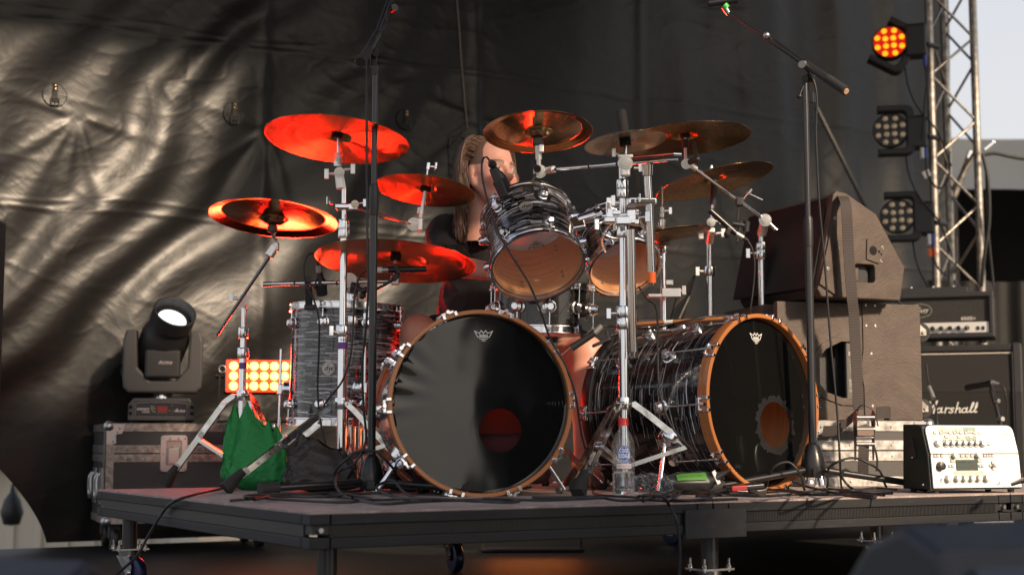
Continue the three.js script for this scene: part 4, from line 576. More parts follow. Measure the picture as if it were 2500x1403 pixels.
{
  const d = 4.98, t = smallMic('microphone', 'stubby microphone clipped to the rim of the larger rack tom', P(1196, 392, d), P(1236, 462, d + 0.03), { fat: true });
  nb().bar(P(1199, 405, 4.96), P(1205, 398, 4.95), 0.013, 0.013).beam(P(1202, 410, 4.96), P(1216, 445, 4.96), 0.026, 0.012, V(1, 0, 0), 0.004).beam(P(1213, 440, 4.965), P(1232, 482, 4.97), 0.034, 0.026, V(1, 0, 0), 0.006).mesh('rim_clip', blackPlastic, t);
  cable('cable sagging in front of the larger rack tom from its microphone', [P(1196, 392, d), P(1186, 382, d), P(1177, 395, 4.95), P(1177, 430, 4.93), P(1188, 480, 4.92), P(1208, 545, 4.9), P(1240, 610, 4.86), P(1290, 690, 4.8), P(1320, 760, 4.72), P(1345, 830, 4.62), P(1385, 900, 4.58), P(1404, 960, 4.57), P(1420, 1060, 4.6), P(1440, 1130, 4.64), onLevel(1446, 1190, RISER + 0.005), onLevel(1475, 1209, RISER + 0.005), onLevel(1560, 1214, RISER + 0.005)], 0.0036);
}
{
  const t = smallMic('microphone', 'stubby microphone clipped to the rim of the floor tom', P(777, 648, 5.3), P(786, 722, 5.32), { fat: true });
  nb().beam(P(752, 700, 5.3), P(754, 752, 5.31), 0.026, 0.016, V(1, 0, 0), 0.005).bar(P(752, 680, 5.28), P(752, 690, 5.32), 0.013).beam(P(755, 688, 5.3), P(772, 700, 5.3), 0.02, 0.014, V(0, 1, 0), 0.004).rbox(0.04, 0.02, 0.02, 0.004, P(756, 750, 5.3)).mesh('rim_clip', blackPlastic, t);
  cable('cable from the floor tom microphone hanging over its shell', [P(777, 648, 5.3), P(768, 620, 5.28), P(752, 622, 5.26), P(741, 650, 5.25), P(745, 690, 5.24), P(765, 730, 5.23), P(778, 780, 5.22), P(778, 850, 5.22), P(775, 960, 5.22), P(784, 1040, 5.2), P(795, 1085, 5.18)], 0.0036);
}
{
  const d = 5.08, t = thing('microphone', 'slim pencil microphone pointing right under the ride cymbal', 'microphone', 'pencil microphones', P(940, 660, d)), at = (x, y, k = d) => P(x, y, k);
  nb().bar(at(918, 659), at(933, 659), 0.0105).mesh('connector', whitePlastic, t); nb().bar(at(933, 659), at(948, 658.7), 0.0095).mesh('collar', steel, t); nb().bar(at(948, 658.7), at(1041, 656.5), 0.0105).mesh('body', blackSatin, t); nb().beam(at(962, 645), at(975, 668), 0.014, 0.028, V(1, 0, 0), 0.003).beam(at(972, 668), at(958, 684), 0.02, 0.02, V(1, 0, 0), 0.005).mesh('clip', blackPlastic, t);
  nb().bar(at(958, 684), at(900, 716, 5.12), 0.0055).mesh('gooseneck', blackTube, t); nb().sph(at(885, 722, 5.14), 0.0125).sph(at(892, 708, 5.14), 0.012).bar(at(860, 696, 5.2), at(890, 712, 5.14), 0.009).beam(at(868, 690, 5.2), at(862, 716, 5.2), 0.03, 0.02, V(1, 0, 0), 0.004).mesh('clamp', blackPlastic, t);
  cable('cable from the pencil microphone drooping past the tall taped stand', [at(918, 659), at(896, 662), at(876, 680, 5.05), at(866, 715, 5.02), at(862, 790, 5.0), at(855, 870, 4.98), at(835, 930, 4.97), at(800, 975, 4.98), at(790, 990, 5.0)], 0.0036);
}
{
  const d = 5.7, t = thing('microphone', 'slim pencil microphone clamped to the right boom, aimed at the hi-hat', 'microphone', 'pencil microphones', P(1790, 560, d)), at = (x, y, k = d) => P(x, y, k);
  nb().bar(at(1734, 513), at(1798, 570), 0.0115).mesh('body', blackSatin, t); nb().bar(at(1798, 570), at(1815, 580), 0.0105).mesh('connector', greyConn, t); nb().bar(at(1815, 580), at(1828, 588), 0.009, 0.005).mesh('cable_boot', rubber, t);
  nb().beam(at(1782, 556), at(1774, 572), 0.02, 0.03, V(1, 0, 0), 0.004).sph(at(1776, 572), 0.014).beam(at(1800, 592), at(1810, 540), 0.012, 0.012, V(1, 0, 0), 0.003).bar(at(1790, 546), at(1826, 552), 0.01).bar(at(1824, 540), at(1822, 565), 0.013).beam(at(1800, 540), at(1806, 492), 0.01, 0.01, V(1, 0, 0), 0.003).rbox(0.03, 0.035, 0.03, 0.006, at(1806, 492)).mesh('clamp', blackPlastic, t); nb().bar(at(1812, 490), at(1832, 466), 0.004).bar(at(1824, 470), at(1862, 488), 0.003).bar(at(1827, 474), at(1836, 462), 0.008).mesh('clamp_screw', chrome, t);
  cable('cable hanging from the hi-hat microphone to behind the turned bass drum', [at(1826, 588), at(1836, 604), at(1843, 640), at(1841, 690), at(1832, 760), at(1828, 800, 5.75)], 0.0036);
}
{
  const d = 5.28, t = thing('microphone', 'black microphone on a rim mount at the snare drum\'s right side', 'microphone', null, P(1440, 800, d)), at = (x, y, k = d) => P(x, y, k);
  nb().bar(at(1470, 795), at(1452, 812), 0.011, 0.011).mesh('connector', greyConn, t); nb().bar(at(1452, 812), at(1395, 850), 0.0125, 0.0135).mesh('body', blackPlastic, t); nb().beam(at(1420, 775), at(1428, 822), 0.03, 0.02, V(1, 0, 0), 0.005).bar(at(1432, 796, 5.22), at(1432, 796, 5.3), 0.018).rbox(0.07, 0.012, 0.03, 0.004, at(1468, 836), E(0, 0, 0.4)).beam(at(1484, 826), at(1480, 808), 0.012, 0.02, V(1, 0, 0), 0.003).mesh('rim_mount', blackPlastic, t);
  cable('cable from the snare microphone running over the turned bass drum', [at(1470, 795), at(1495, 796), at(1540, 800, 5.2), at(1600, 800, 5.05), at(1680, 782, 4.98), at(1745, 771, 5.0), at(1800, 772, 5.1)], 0.0036);
  cable('cable hanging down beside the double post across the streaked shell', [P(1560, 700, 5.4), P(1580, 730, 5.1), P(1604, 760, 4.85), P(1606, 860, 4.72), P(1612, 960, 4.68), P(1640, 1040, 4.66), P(1690, 1100, 4.68), P(1705, 1135, 4.72)], 0.0036);
}
const M_btn = M({ color: [0.16, 0.14, 0.13], roughness: 0.5 }), M_ring = M({ color: [0.22, 0.27, 0.28], roughness: 0.4, metalness: 0.4 });
// ---------- loudspeakers, amplifiers, cases ----------
const yawM = (o, y) => new THREE.Matrix4().makeRotationY(y).setPosition(o);
function local(name, label, cat, group, o, yaw) { return thing(name, label, cat, group, o, yaw, false); }
const poly = (pts) => { const s = new THREE.Shape(); pts.forEach((p, i) => i ? s.lineTo(p[0], p[1]) : s.moveTo(p[0], p[1])); s.closePath(); return s; };
const rrect = (x, y, w, h, r, S = THREE.Shape) => { const s = new S(); s.moveTo(x + r, y); s.lineTo(x + w - r, y); s.quadraticCurveTo(x + w, y, x + w, y + r); s.lineTo(x + w, y + h - r); s.quadraticCurveTo(x + w, y + h, x + w - r, y + h); s.lineTo(x + r, y + h); s.quadraticCurveTo(x, y + h, x, y + h - r); s.lineTo(x, y + r); s.quadraticCurveTo(x, y, x + r, y); return s; };
const T = (x, y, z) => new THREE.Matrix4().setPosition(x, y, z);
const flat = (w, h, x, y, z) => quad(w, h, T(x, y, z));
const deckTop = RISER + 0.001;
const caseO = P(2128, 1196, 5.6).setY(deckTop), caseYaw = 20 * DEG;
const blackLam = M({ color: [0.045, 0.043, 0.043], roughness: 0.6, bumpMap: tGrain, bumpScale: 0.001 }, 5);
function roadCase(t, W, H, D, o) { // corner at middle bottom, front at z = 0
  const lam = o.lam || blackLam; nb().rbox(W, H, D, 0.004, V(0, H / 2, -D / 2)).mesh('panel_body', lam, t);
  const e = 0.036, ed = (b, nm = 'edge_profile') => b.mesh(nm, o.edge || aluEdge, t);
  for (const y of [e / 2, H - e / 2]) { ed(nb().rbox(W - 0.01, e, 0.003, 0.001, V(0, y, 0.0035))); ed(nb().rbox(0.003, e, D - 0.01, 0.001, V(-W / 2 - 0.0035, y, -D / 2))); }
  for (const x of [-W / 2 + e / 2, W / 2 - e / 2]) ed(nb().rbox(e, H - 0.01, 0.003, 0.001, V(x, H / 2, 0.0055))); ed(nb().rbox(0.003, H - 0.01, e, 0.001, V(-W / 2 - 0.0055, H / 2, -e / 2)));
  ed(nb().rbox(W, 0.003, e, 0.001, V(0, H + 0.002, -e / 2)));
  const sy = H * o.split; for (const k of [-0.021, 0.021]) { ed(nb().rbox(W - 0.01, 0.036, 0.003, 0.001, V(0, sy + k, 0.0035)), 'closing_profile'); ed(nb().rbox(0.003, 0.036, D - 0.01, 0.001, V(-W / 2 - 0.0035, sy + k, -D / 2)), 'closing_profile'); }
  for (const [x, y] of [[-W / 2, H], [W / 2, H], [-W / 2, 0.0], [W / 2, 0.0]]) { const b = nb(), sg = Math.sign(x), v = y > 0 ? -1 : 1; b.sph(V(x - sg * 0.012, y + v * 0.012, -0.006), 0.026, 18); const s = poly([[0, 0], [-sg * 0.085, 0], [-sg * 0.07, v * 0.045], [-sg * 0.042, v * 0.05], [-sg * 0.045, v * 0.09], [0, v * 0.095]]); b.ext(s, 0.002, 0, T(x, y, 0.0072)); for (const [u, w] of [[0.06, 0.02], [0.05, 0.04], [0.03, 0.08]]) b.sph(V(x - sg * u, y + v * w, 0.009), 0.0055, 8); b.mesh('ball_corner', steel, t); }
  for (const x of o.latches) { // recessed butterfly latch
    const L = nb(); L.ext((() => { const s = rrect(-0.062, -0.085, 0.124, 0.17, 0.018); s.holes.push(rrect(-0.036, -0.055, 0.072, 0.115, 0.008, THREE.Path)); return s; })(), 0.003, 0.001, T(x, sy, 0.006)); const lm = L.mesh('latch_dish', steel, t); nb().box(0.078, 0.12, 0.002, V(x, sy + 0.002, 0.003)).mesh('dish_floor', M({ color: [0.3, 0.27, 0.27], metalness: 0.8, roughness: 0.45 }), lm);
    nb().rbox(0.05, 0.07, 0.005, 0.002, V(x, sy - 0.012, 0.0085)).tube([V(x - 0.028, sy + 0.03, 0.008), V(x - 0.028, sy - 0.045, 0.009), V(x + 0.028, sy - 0.045, 0.009), V(x + 0.028, sy + 0.03, 0.008)], 0.0025, 30).mesh('latch_handle', steel, lm); const rv = nb(); for (const [u, v] of [[-0.05, 0.07], [0.05, 0.07], [-0.02, 0.07], [0.02, 0.07], [-0.05, -0.07], [0.05, -0.07], [-0.05, 0], [0.05, 0]]) rv.sph(V(x + u, sy + v, 0.0105), 0.005, 8); rv.mesh('latch_rivet', chrome, lm);
  }
  const rv = nb(), n = Math.floor(W / 0.085); for (let i = 1; i < n; i++) for (const y of [H - 0.02, sy + 0.021, sy - 0.021, 0.018]) rv.sph(V(-W / 2 + i * W / n, y, 0.0055), 0.0042, 8); const r2 = rv.mesh('rivets', steel, t); r2.userData.kind = 'stuff';
}
{ // case under the loudspeakers
  const t = local('flight_case', 'silver edged flight case in bright sun beneath the brown subwoofer', 'flight case', 'flight cases', caseO, caseYaw); roadCase(t, 0.56, 0.245, 0.52, { split: 0.55, latches: [0.26], lam: M({ color: [0.07, 0.066, 0.064], roughness: 0.6, bumpMap: tGrain, bumpScale: 0.001 }, 5), edge: M({ color: [0.95, 0.94, 0.92], map: tAlu, metalness: 0.1, roughness: 0.45 }, 3) });  // edge metal whitened so it looks blown out by sun
}
const subY = RISER + 0.25, subW = 0.625, subH = 0.465, subYaw = 15 * DEG, subO = P(2080, 1040, 5.75).setY(subY);
{
  const t = local('subwoofer', 'brown subwoofer cabinet lying on its side under the wedge monitor', 'loudspeaker', 'stacked loudspeakers', subO, subYaw), D = 0.5;
  const hole = [[-0.135, 0.10], [-0.165, 0.135], [-0.165, 0.25], [-0.135, 0.29], [-0.06, 0.325], [0.02, 0.325], [0.02, 0.075], [-0.06, 0.075]].map(p => [p[0] + 0.02, p[1]]);
  const s = rrect(-subW / 2, 0.002, subW, subH - 0.004, 0.008); const path = new THREE.Path(); hole.forEach((p, i) => i ? path.lineTo(...p) : path.moveTo(...p)); path.closePath(); s.holes.push(path);
  nb().ext(s, 0.02, 0.003, T(0, 0, -0.02)).mesh('side_panel', tanPaint, t); nb().rbox(subW - 0.004, subH - 0.006, D - 0.1, 0.006, V(0, subH / 2, -D / 2 - 0.07)).mesh('body', tanPaint, t);
  nb().box(0.22, 0.28, 0.01, V(-0.06, 0.2, -0.10)).mesh('recess_back', blackPlastic, t); const rs = nb(); for (const [i, p] of hole.entries()) { const q = hole[(i + 1) % hole.length]; rs.beam(V(p[0], p[1], -0.055), V(q[0], q[1], -0.055), 0.006, 0.09, V(q[1] - p[1], p[0] - q[0], 0)); } rs.mesh('recess_wall', blackPlastic, t);
  const fr = poly(hole.map(p => [p[0] * 1.12 + 0.004, (p[1] - 0.2) * 1.12 + 0.2])), fh = new THREE.Path(); hole.forEach((p, i) => { const q = [p[0] * 0.92 - 0.004, (p[1] - 0.2) * 0.90 + 0.2]; i ? fh.lineTo(...q) : fh.moveTo(...q); }); fh.closePath(); fr.holes.push(fh); nb().ext(fr, 0.004, 0.002, T(0, 0, 0.003)).mesh('handle_frame', tanPaint, t);
  nb().rbox(0.032, 0.235, 0.02, 0.006, V(0.0, 0.2, -0.012)).mesh('handle_bar', M({ color: [0.09, 0.085, 0.08], roughness: 0.6 }), t);
  const tQ = canvas(64, 512, (c) => { c.fillStyle = '#9d988f'; c.translate(32, 470); c.rotate(-PI / 2); c.font = 'bold 42px sans-serif'; c.textBaseline = 'middle'; c.fillText('Q-SUB', 0, 0); c.font = '28px sans-serif'; c.fillText('/ amplified', 175, 0, 150); c.fillRect(350, -18, 16, 36); c.fillRect(372, -18, 16, 36); }); flat(0.026, 0.21, 0.0, 0.2, 0.0).mesh('handle_print', decal(tQ), t);
  const pl = new THREE.Shape(); pl.moveTo(0.055, 0.02); pl.lineTo(0.055, 0.13); pl.quadraticCurveTo(0.04, 0.2, 0.055, 0.28); pl.lineTo(0.055, 0.455); pl.quadraticCurveTo(0.055, 0.467, 0.065, 0.467); pl.lineTo(0.115, 0.467); pl.quadraticCurveTo(0.125, 0.467, 0.125, 0.455); pl.lineTo(0.125, 0.28); pl.quadraticCurveTo(0.112, 0.2, 0.125, 0.13); pl.lineTo(0.125, 0.02); pl.closePath(); nb().ext(pl, 0.003, 0.0015, T(0, 0, 0.0035)).mesh('rigging_strip', tanPaint, t);
  const sc = nb(); for (const [x, y] of [[0.07, 0.455], [0.11, 0.455], [0.07, 0.375], [0.11, 0.375], [0.09, 0.265], [0.09, 0.06]]) sc.tor(0.0045, 0.0012, T(x, y, 0.0085), 14, 5).bar(V(x, y, 0.006), V(x, y, 0.0085), 0.003, 0.0028, 8); sc.mesh('rigging_screw', steel, t); const hl = nb(); for (const y of [0.44, 0.39]) hl.bar(V(0.09, y, 0.0064), V(0.09, y, 0.0072), 0.0058, 0.0058, 12); hl.mesh('rigging_hole', blackSatin, t);
  nb().rbox(0.04, 0.09, 0.004, 0.002, V(-subW / 2 + 0.021, subH - 0.05, 0.005)).mesh('corner_plate', tanPaint, t);
  for (const y of [0.05, 0.355]) { nb().lathe([[0.008, -0.016], [0.036, -0.016], [0.04, -0.010], [0.04, 0.010], [0.036, 0.016], [0.008, 0.016]], frame(V(subW / 2 + 0.028, y, -0.05), V(0, 0, 1), V(1, 0, 0)), 32).mesh('wheel', rubber, t); nb().ext(poly([[0, 0.035], [0.02, 0.03], [0.045, 0.01], [0.045, -0.012], [0.02, -0.014], [0, -0.014]]), 0.003, 0.001, T(subW / 2 - 0.002, y, -0.03)).bar(V(subW / 2 + 0.028, y, -0.03), V(subW / 2 + 0.028, y, -0.02), 0.008, 0.007, 8).mesh('wheel_fork', aluEdge, t); }
}
function wedgeProfile() { const k = 1 / 625, c = 1 / 0.80; return [[2001, 722], [2010, 739], [2196, 740], [2209, 658], [2143, 530], [2072, 484], [2050, 481], [2042, 490]].map(([x, y]) => [(x - 2100) * k * c, (740 - y) * k]); }
{
  const yaw = 24 * DEG, o = P(2100, 741, 5.68); o.y = subY + subH + 0.003; const t = local('wedge_monitor', 'brown wedge monitor standing on end on top of the subwoofer', 'loudspeaker', 'stacked loudspeakers', o, yaw), L = 0.58, pr = wedgeProfile();
  const s = poly(pr); const hole = rrect(-0.022, 0.065, 0.095, 0.07, 0.016, THREE.Path); s.holes.push(hole);
  nb().ext(s, 0.03, 0.005, T(0, 0, -0.03)).mesh('side_panel', tanPaint, t);
  const body = pr.map(([x, y]) => [x * 0.985 + 0.012, y * 0.985 + 0.003]); nb().ext(poly(body), L - 0.06, 0, T(0, 0, -L + 0.022)).mesh('body', M({ color: [0.03, 0.028, 0.026], roughness: 0.7 }), t); nb().box(0.11, 0.085, 0.01, V(0.026, 0.10, -0.036)).mesh('handle_recess', blackPlastic, t); nb().rbox(0.04, 0.06, 0.01, 0.004, V(-0.004, 0.1, -0.027)).mesh('handle_lining', tanPaint, t);
  // front grille (faces left and up), recessed lip
  const a = V(pr[0][0], pr[0][1], 0), b = V(pr[7][0], pr[7][1], 0), tGr = tex(64, 64, (u, v) => { const x = (u * 8) % 1 - 0.5, y = ((v * 8) + (Math.floor(u * 8) % 2) * 0.5) % 1 - 0.5; return Math.hypot(x, y) < 0.33 ? 0.0 : 1; }, false), gm = M({ color: [0.007, 0.007, 0.007], roughness: 0.7, bumpMap: tGr, bumpScale: 0.002 }, 14);
  nb().beam(a.clone().add(V(-0.003, 0.01, -L / 2 - 0.01)), b.clone().add(V(-0.001, -0.01, -L / 2 - 0.01)), 0.012, L - 0.03, V(1, 0, 0)).mesh('grille', gm, t);
  nb().ext(poly([[pr[0][0] + 0.004, pr[0][1] + 0.02], [pr[0][0] + 0.07, 0.012], [pr[0][0] + 0.082, 0.012], [pr[7][0] + 0.012, pr[7][1] - 0.012]]), 0.006, 0.003, T(0, 0, 0.005)).mesh('front_flange', tanPaint, t); const pi = nb(); for (const q of [0.22, 0.75]) { const c = lerp(a, b, q); pi.tor(0.006, 0.0015, T(c.x + 0.028 - q * 0.012, c.y, 0.014), 14, 5).sph(V(c.x + 0.028 - q * 0.012, c.y, 0.012), 0.004, 8); } pi.mesh('flange_screw', steel, t);
  nb().ext(poly([[0.035, 0.235], [0.10, 0.215], [0.125, 0.185], [0.122, 0.165], [0.09, 0.14], [0.03, 0.155]]), 0.003, 0.0015, T(0, 0, 0.0065)).mesh('pole_plate', tanPaint, t); nb().bar(V(0.062, 0.19, 0.0095), V(0.062, 0.19, 0.0115), 0.018, 0.018, 28).bar(V(0.09, 0.187, 0.0095), V(0.09, 0.187, 0.0112), 0.006, 0.006, 12).bar(V(0.10, 0.178, 0.0095), V(0.10, 0.178, 0.0112), 0.005, 0.005, 12).beam(V(0.088, 0.189, 0.0104), V(0.102, 0.177, 0.0104), 0.005, 0.001, V(1, 0, 0)).mesh('pole_socket', M({ color: [0.004, 0.004, 0.004], roughness: 0.9 }), t); const ps = nb(); for (const [x, y] of [[0.108, 0.206], [0.098, 0.152]]) ps.tor(0.005, 0.0013, T(x, y, 0.0112), 14, 5); ps.mesh('plate_screw', steel, t);
  cable('cable drooping from the back of the wedge monitor', [P(2190, 735, 6.3), P(2200, 742, 6.35), P(2212, 752, 6.4), P(2222, 770, 6.5)], 0.006);
}
{ // ratchet strap over the stack: flat webbing, then the ratchet
  const tWeb = tex(16, 256, (u, v, i, j) => 0.5 + 0.5 * Math.sin(j * PI / 4), false), web = M({ color: [0.045, 0.036, 0.034], roughness: 0.8, bumpMap: tWeb, bumpScale: 0.0006, side: THREE.DoubleSide }), t = thing('ratchet_strap', 'brown webbing ratchet strap tied over wedge monitor and subwoofer', 'strap', null, P(2105, 1130, 5.410));
  function ribbon(pts, w, side, n = 60) { const c = new THREE.CatmullRomCurve3(pts, false, 'centripetal'), pos = [], uv = [], ix = []; for (let i = 0; i <= n; i++) { const p = c.getPointAt(i / n), L = c.getLength() * i / n, tn = c.getTangentAt(i / n), nr = tn.clone().cross(side).normalize().multiplyScalar(0.001); for (const [s, q] of [[-1, 1], [1, 1], [1, -1], [-1, -1]]) { const v = p.clone().addScaledVector(side, s * w / 2).addScaledVector(nr, q); pos.push(v.x, v.y, v.z); uv.push(s * 0.5, L * 3); } } for (let i = 0; i < n; i++) for (let k = 0; k < 4; k++) { const a = i * 4 + k, b = i * 4 + (k + 1) % 4; ix.push(a, b, a + 4, b, b + 4, a + 4); } const g = new THREE.BufferGeometry(); g.setAttribute('position', new THREE.Float32BufferAttribute(pos, 3)); g.setAttribute('uv', new THREE.Float32BufferAttribute(uv, 2)); g.setIndex(ix); g.computeVertexNormals(); return nb().add(toCreasedNormals(g, 0.7)); }
  const sd = V(Math.cos(20 * DEG), 0.05, -Math.sin(20 * DEG)).normalize();
  ribbon([P(2040, 500, 6.110), P(2052, 483, 5.810), P(2060, 482, 5.650), P(2066, 500, 5.610), P(2072, 600, 5.600), P(2082, 735, 5.590), P(2085, 760, 5.600), P(2092, 900, 5.600), P(2097, 1000, 5.590)], 0.047, sd).mesh('webbing', web, t);
  ribbon([P(2092, 1010, 5.550), P(2100, 992, 5.510), P(2112, 990, 5.470), P(2130, 1000, 5.450), P(2140, 1022, 5.470), P(2145, 1040, 5.510)], 0.05, V(0.3, 0, -0.95).normalize()).mesh('webbing_tail', web, t); ribbon([P(2140, 1008, 5.470), P(2165, 1006, 5.490), P(2175, 1010, 5.530), P(2160, 1012, 5.570)], 0.045, V(0.05, 1, 0).normalize()).mesh('webbing_loop', web, t);
  ribbon([P(2097, 1004, 5.570), P(2070, 1030, 5.510), P(2040, 1050, 5.470), P(2010, 1052, 5.450)], 0.04, V(0.1, 1, 0.3).normalize()).mesh('webbing_slack', web, t);
  const fr = M({ color: [0.10, 0.09, 0.08], metalness: 0.8, roughness: 0.4 }), at = (x, y, d = 5.42) => P(x, y, d);
  for (const x of [2091, 2135]) nb().ext(poly([[-0.006, 0], [0.004, -0.09], [0.012, -0.17], [0.018, -0.17], [0.018, -0.08], [0.022, -0.01], [0.012, 0.012], [0, 0.01]]), 0.003, 0.001, new THREE.Matrix4().makeRotationY(PI / 2 + 0.35).setPosition(at(x, 1010))).mesh('side_plate', fr, t);
  for (const [y, r] of [[1019, 0.009], [1068, 0.005], [1084, 0.008], [1048, 0.012]]) nb().bar(at(2092, y), at(2136, y), r, r, 14).mesh('spindle', steel, t); nb().box(0.06, 0.03, 0.004, at(2114, 1053, 5.41)).mesh('pawl', M({ color: [0.35, 0.25, 0.2], metalness: 0.8, roughness: 0.4 }), t); ribbon([at(2110, 1088), at(2109, 1120), at(2108, 1160, 5.44)], 0.045, sd, 20).mesh('anchor_webbing', web, t); nb().tube([at(2134, 1086), at(2141, 1110), at(2143, 1135), at(2141, 1150)], 0.004, 20).mesh('anchor_hook', fr, t);
}
// guitar cabinet, head, footswitch
const ampYaw = -20 * DEG, cabO = P(2308, 1060, 7.5).setY(RISER + 0.012);
{
  const W = 0.76, H = 0.64, t = local('guitar_cabinet', 'black guitar speaker cabinet with white script logo beside the brown subwoofer', 'amplifier', 'guitar amplifiers', cabO, ampYaw), D = 0.36;
  const side = [[0, 0], [D, 0], [D, 0.40], [D - 0.055, H], [0, H]]; // z forward
  for (const x of [-W / 2, W / 2 - 0.03]) nb().ext(poly(side.map(([z, y]) => [z, y])), 0.03, 0.006, new THREE.Matrix4().makeRotationY(-PI / 2).setPosition(x + 0.03, 0, -D / 2)).mesh('side_panel', tolex, t);
  nb().rbox(W - 0.05, 0.036, D - 0.06, 0.01, V(0, H - 0.019, -0.03)).mesh('top_panel', tolex, t); nb().rbox(W - 0.05, 0.036, D, 0.01, V(0, 0.018, 0)).mesh('bottom_panel', tolex, t); nb().box(W - 0.05, H - 0.06, 0.02, V(0, H / 2, -D / 2 + 0.02)).mesh('back_panel', tolex, t);
  const tCl = tex(64, 64, (u, v, i, j) => 0.35 + 0.3 * (((i >> 1) + (j >> 1)) % 2) + rnd(-0.1, 0.1), false), cloth = M({ color: [0.016, 0.015, 0.014], roughness: 0.85, bumpMap: tCl, bumpScale: 0.001 }, 20);
  const za = D / 2 - 0.022; nb().beam(V(0, 0.04, za), V(0, 0.40, za), W - 0.06, 0.012, V(1, 0, 0)).mesh('lower_cloth', cloth, t); nb().beam(V(0, 0.40, za), V(0, H - 0.04, za - 0.05), W - 0.06, 0.012, V(1, 0, 0)).mesh('upper_cloth', cloth, t);
  const pip = M({ color: [0.62, 0.56, 0.48], roughness: 0.6 }), zb = za + 0.008, x1 = W / 2 - 0.036; nb().tube([V(-x1, 0.04, zb), V(-x1, 0.40, zb), V(-x1, H - 0.046, zb - 0.048), V(x1, H - 0.046, zb - 0.048), V(x1, 0.40, zb), V(x1, 0.04, zb)].flatMap((p, i, a) => i < a.length - 1 ? [p, lerp(p, a[i + 1], 0.05), lerp(p, a[i + 1], 0.95)] : [p]), 0.0036, 160).mesh('piping', pip, t);
  for (const x of [-W / 2, W / 2]) nb().rbox(0.05, 0.05, 0.05, 0.018, V(x - Math.sign(x) * 0.02, H - 0.02, D / 2 - 0.077)).mesh('corner_guard', blackSatin, t);
  const tM = canvas(1024, 320, (c) => { c.strokeStyle = c.fillStyle = '#efece6'; c.lineCap = c.lineJoin = 'round'; c.transform(1, 0, -0.28, 1, 80, 0); c.lineWidth = 26; c.beginPath(); c.moveTo(40, 265); c.quadraticCurveTo(80, 230, 110, 60); c.quadraticCurveTo(140, 150, 150, 235); c.quadraticCurveTo(190, 110, 235, 40); c.quadraticCurveTo(215, 170, 225, 262); c.stroke(); c.lineWidth = 21; const a = (x) => { c.beginPath(); c.arc(x, 215, 40, 0, 7); c.stroke(); c.beginPath(); c.moveTo(x + 42, 165); c.lineTo(x + 42, 225); c.quadraticCurveTo(x + 46, 265, x + 78, 245); c.stroke(); }; a(310); c.beginPath(); c.moveTo(425, 165); c.lineTo(425, 262); c.moveTo(425, 200); c.quadraticCurveTo(450, 160, 490, 178); c.stroke(); c.beginPath(); c.moveTo(570, 180); c.quadraticCurveTo(515, 160, 515, 195); c.quadraticCurveTo(575, 225, 560, 245); c.quadraticCurveTo(535, 272, 495, 245); c.stroke(); c.beginPath(); c.moveTo(615, 70); c.lineTo(615, 262); c.moveTo(615, 210); c.quadraticCurveTo(665, 140, 682, 195); c.lineTo(682, 235); c.quadraticCurveTo(684, 265, 712, 245); c.stroke(); a(760); for (const x of [870, 945]) { c.beginPath(); c.moveTo(x - 25, 245); c.quadraticCurveTo(x + 40, 150, x + 28, 80); c.quadraticCurveTo(x, 50, x, 160); c.quadraticCurveTo(x - 4, 285, x + 45, 240); c.stroke(); } });
  quad(0.275, 0.086, T(0, 0, 0)).move(E(0, 0, 0).setPosition(0.035, 0.325, za + 0.0085)).mesh('logo', decal(tM, { roughness: 0.4 }), t, 'white script lettering');
}
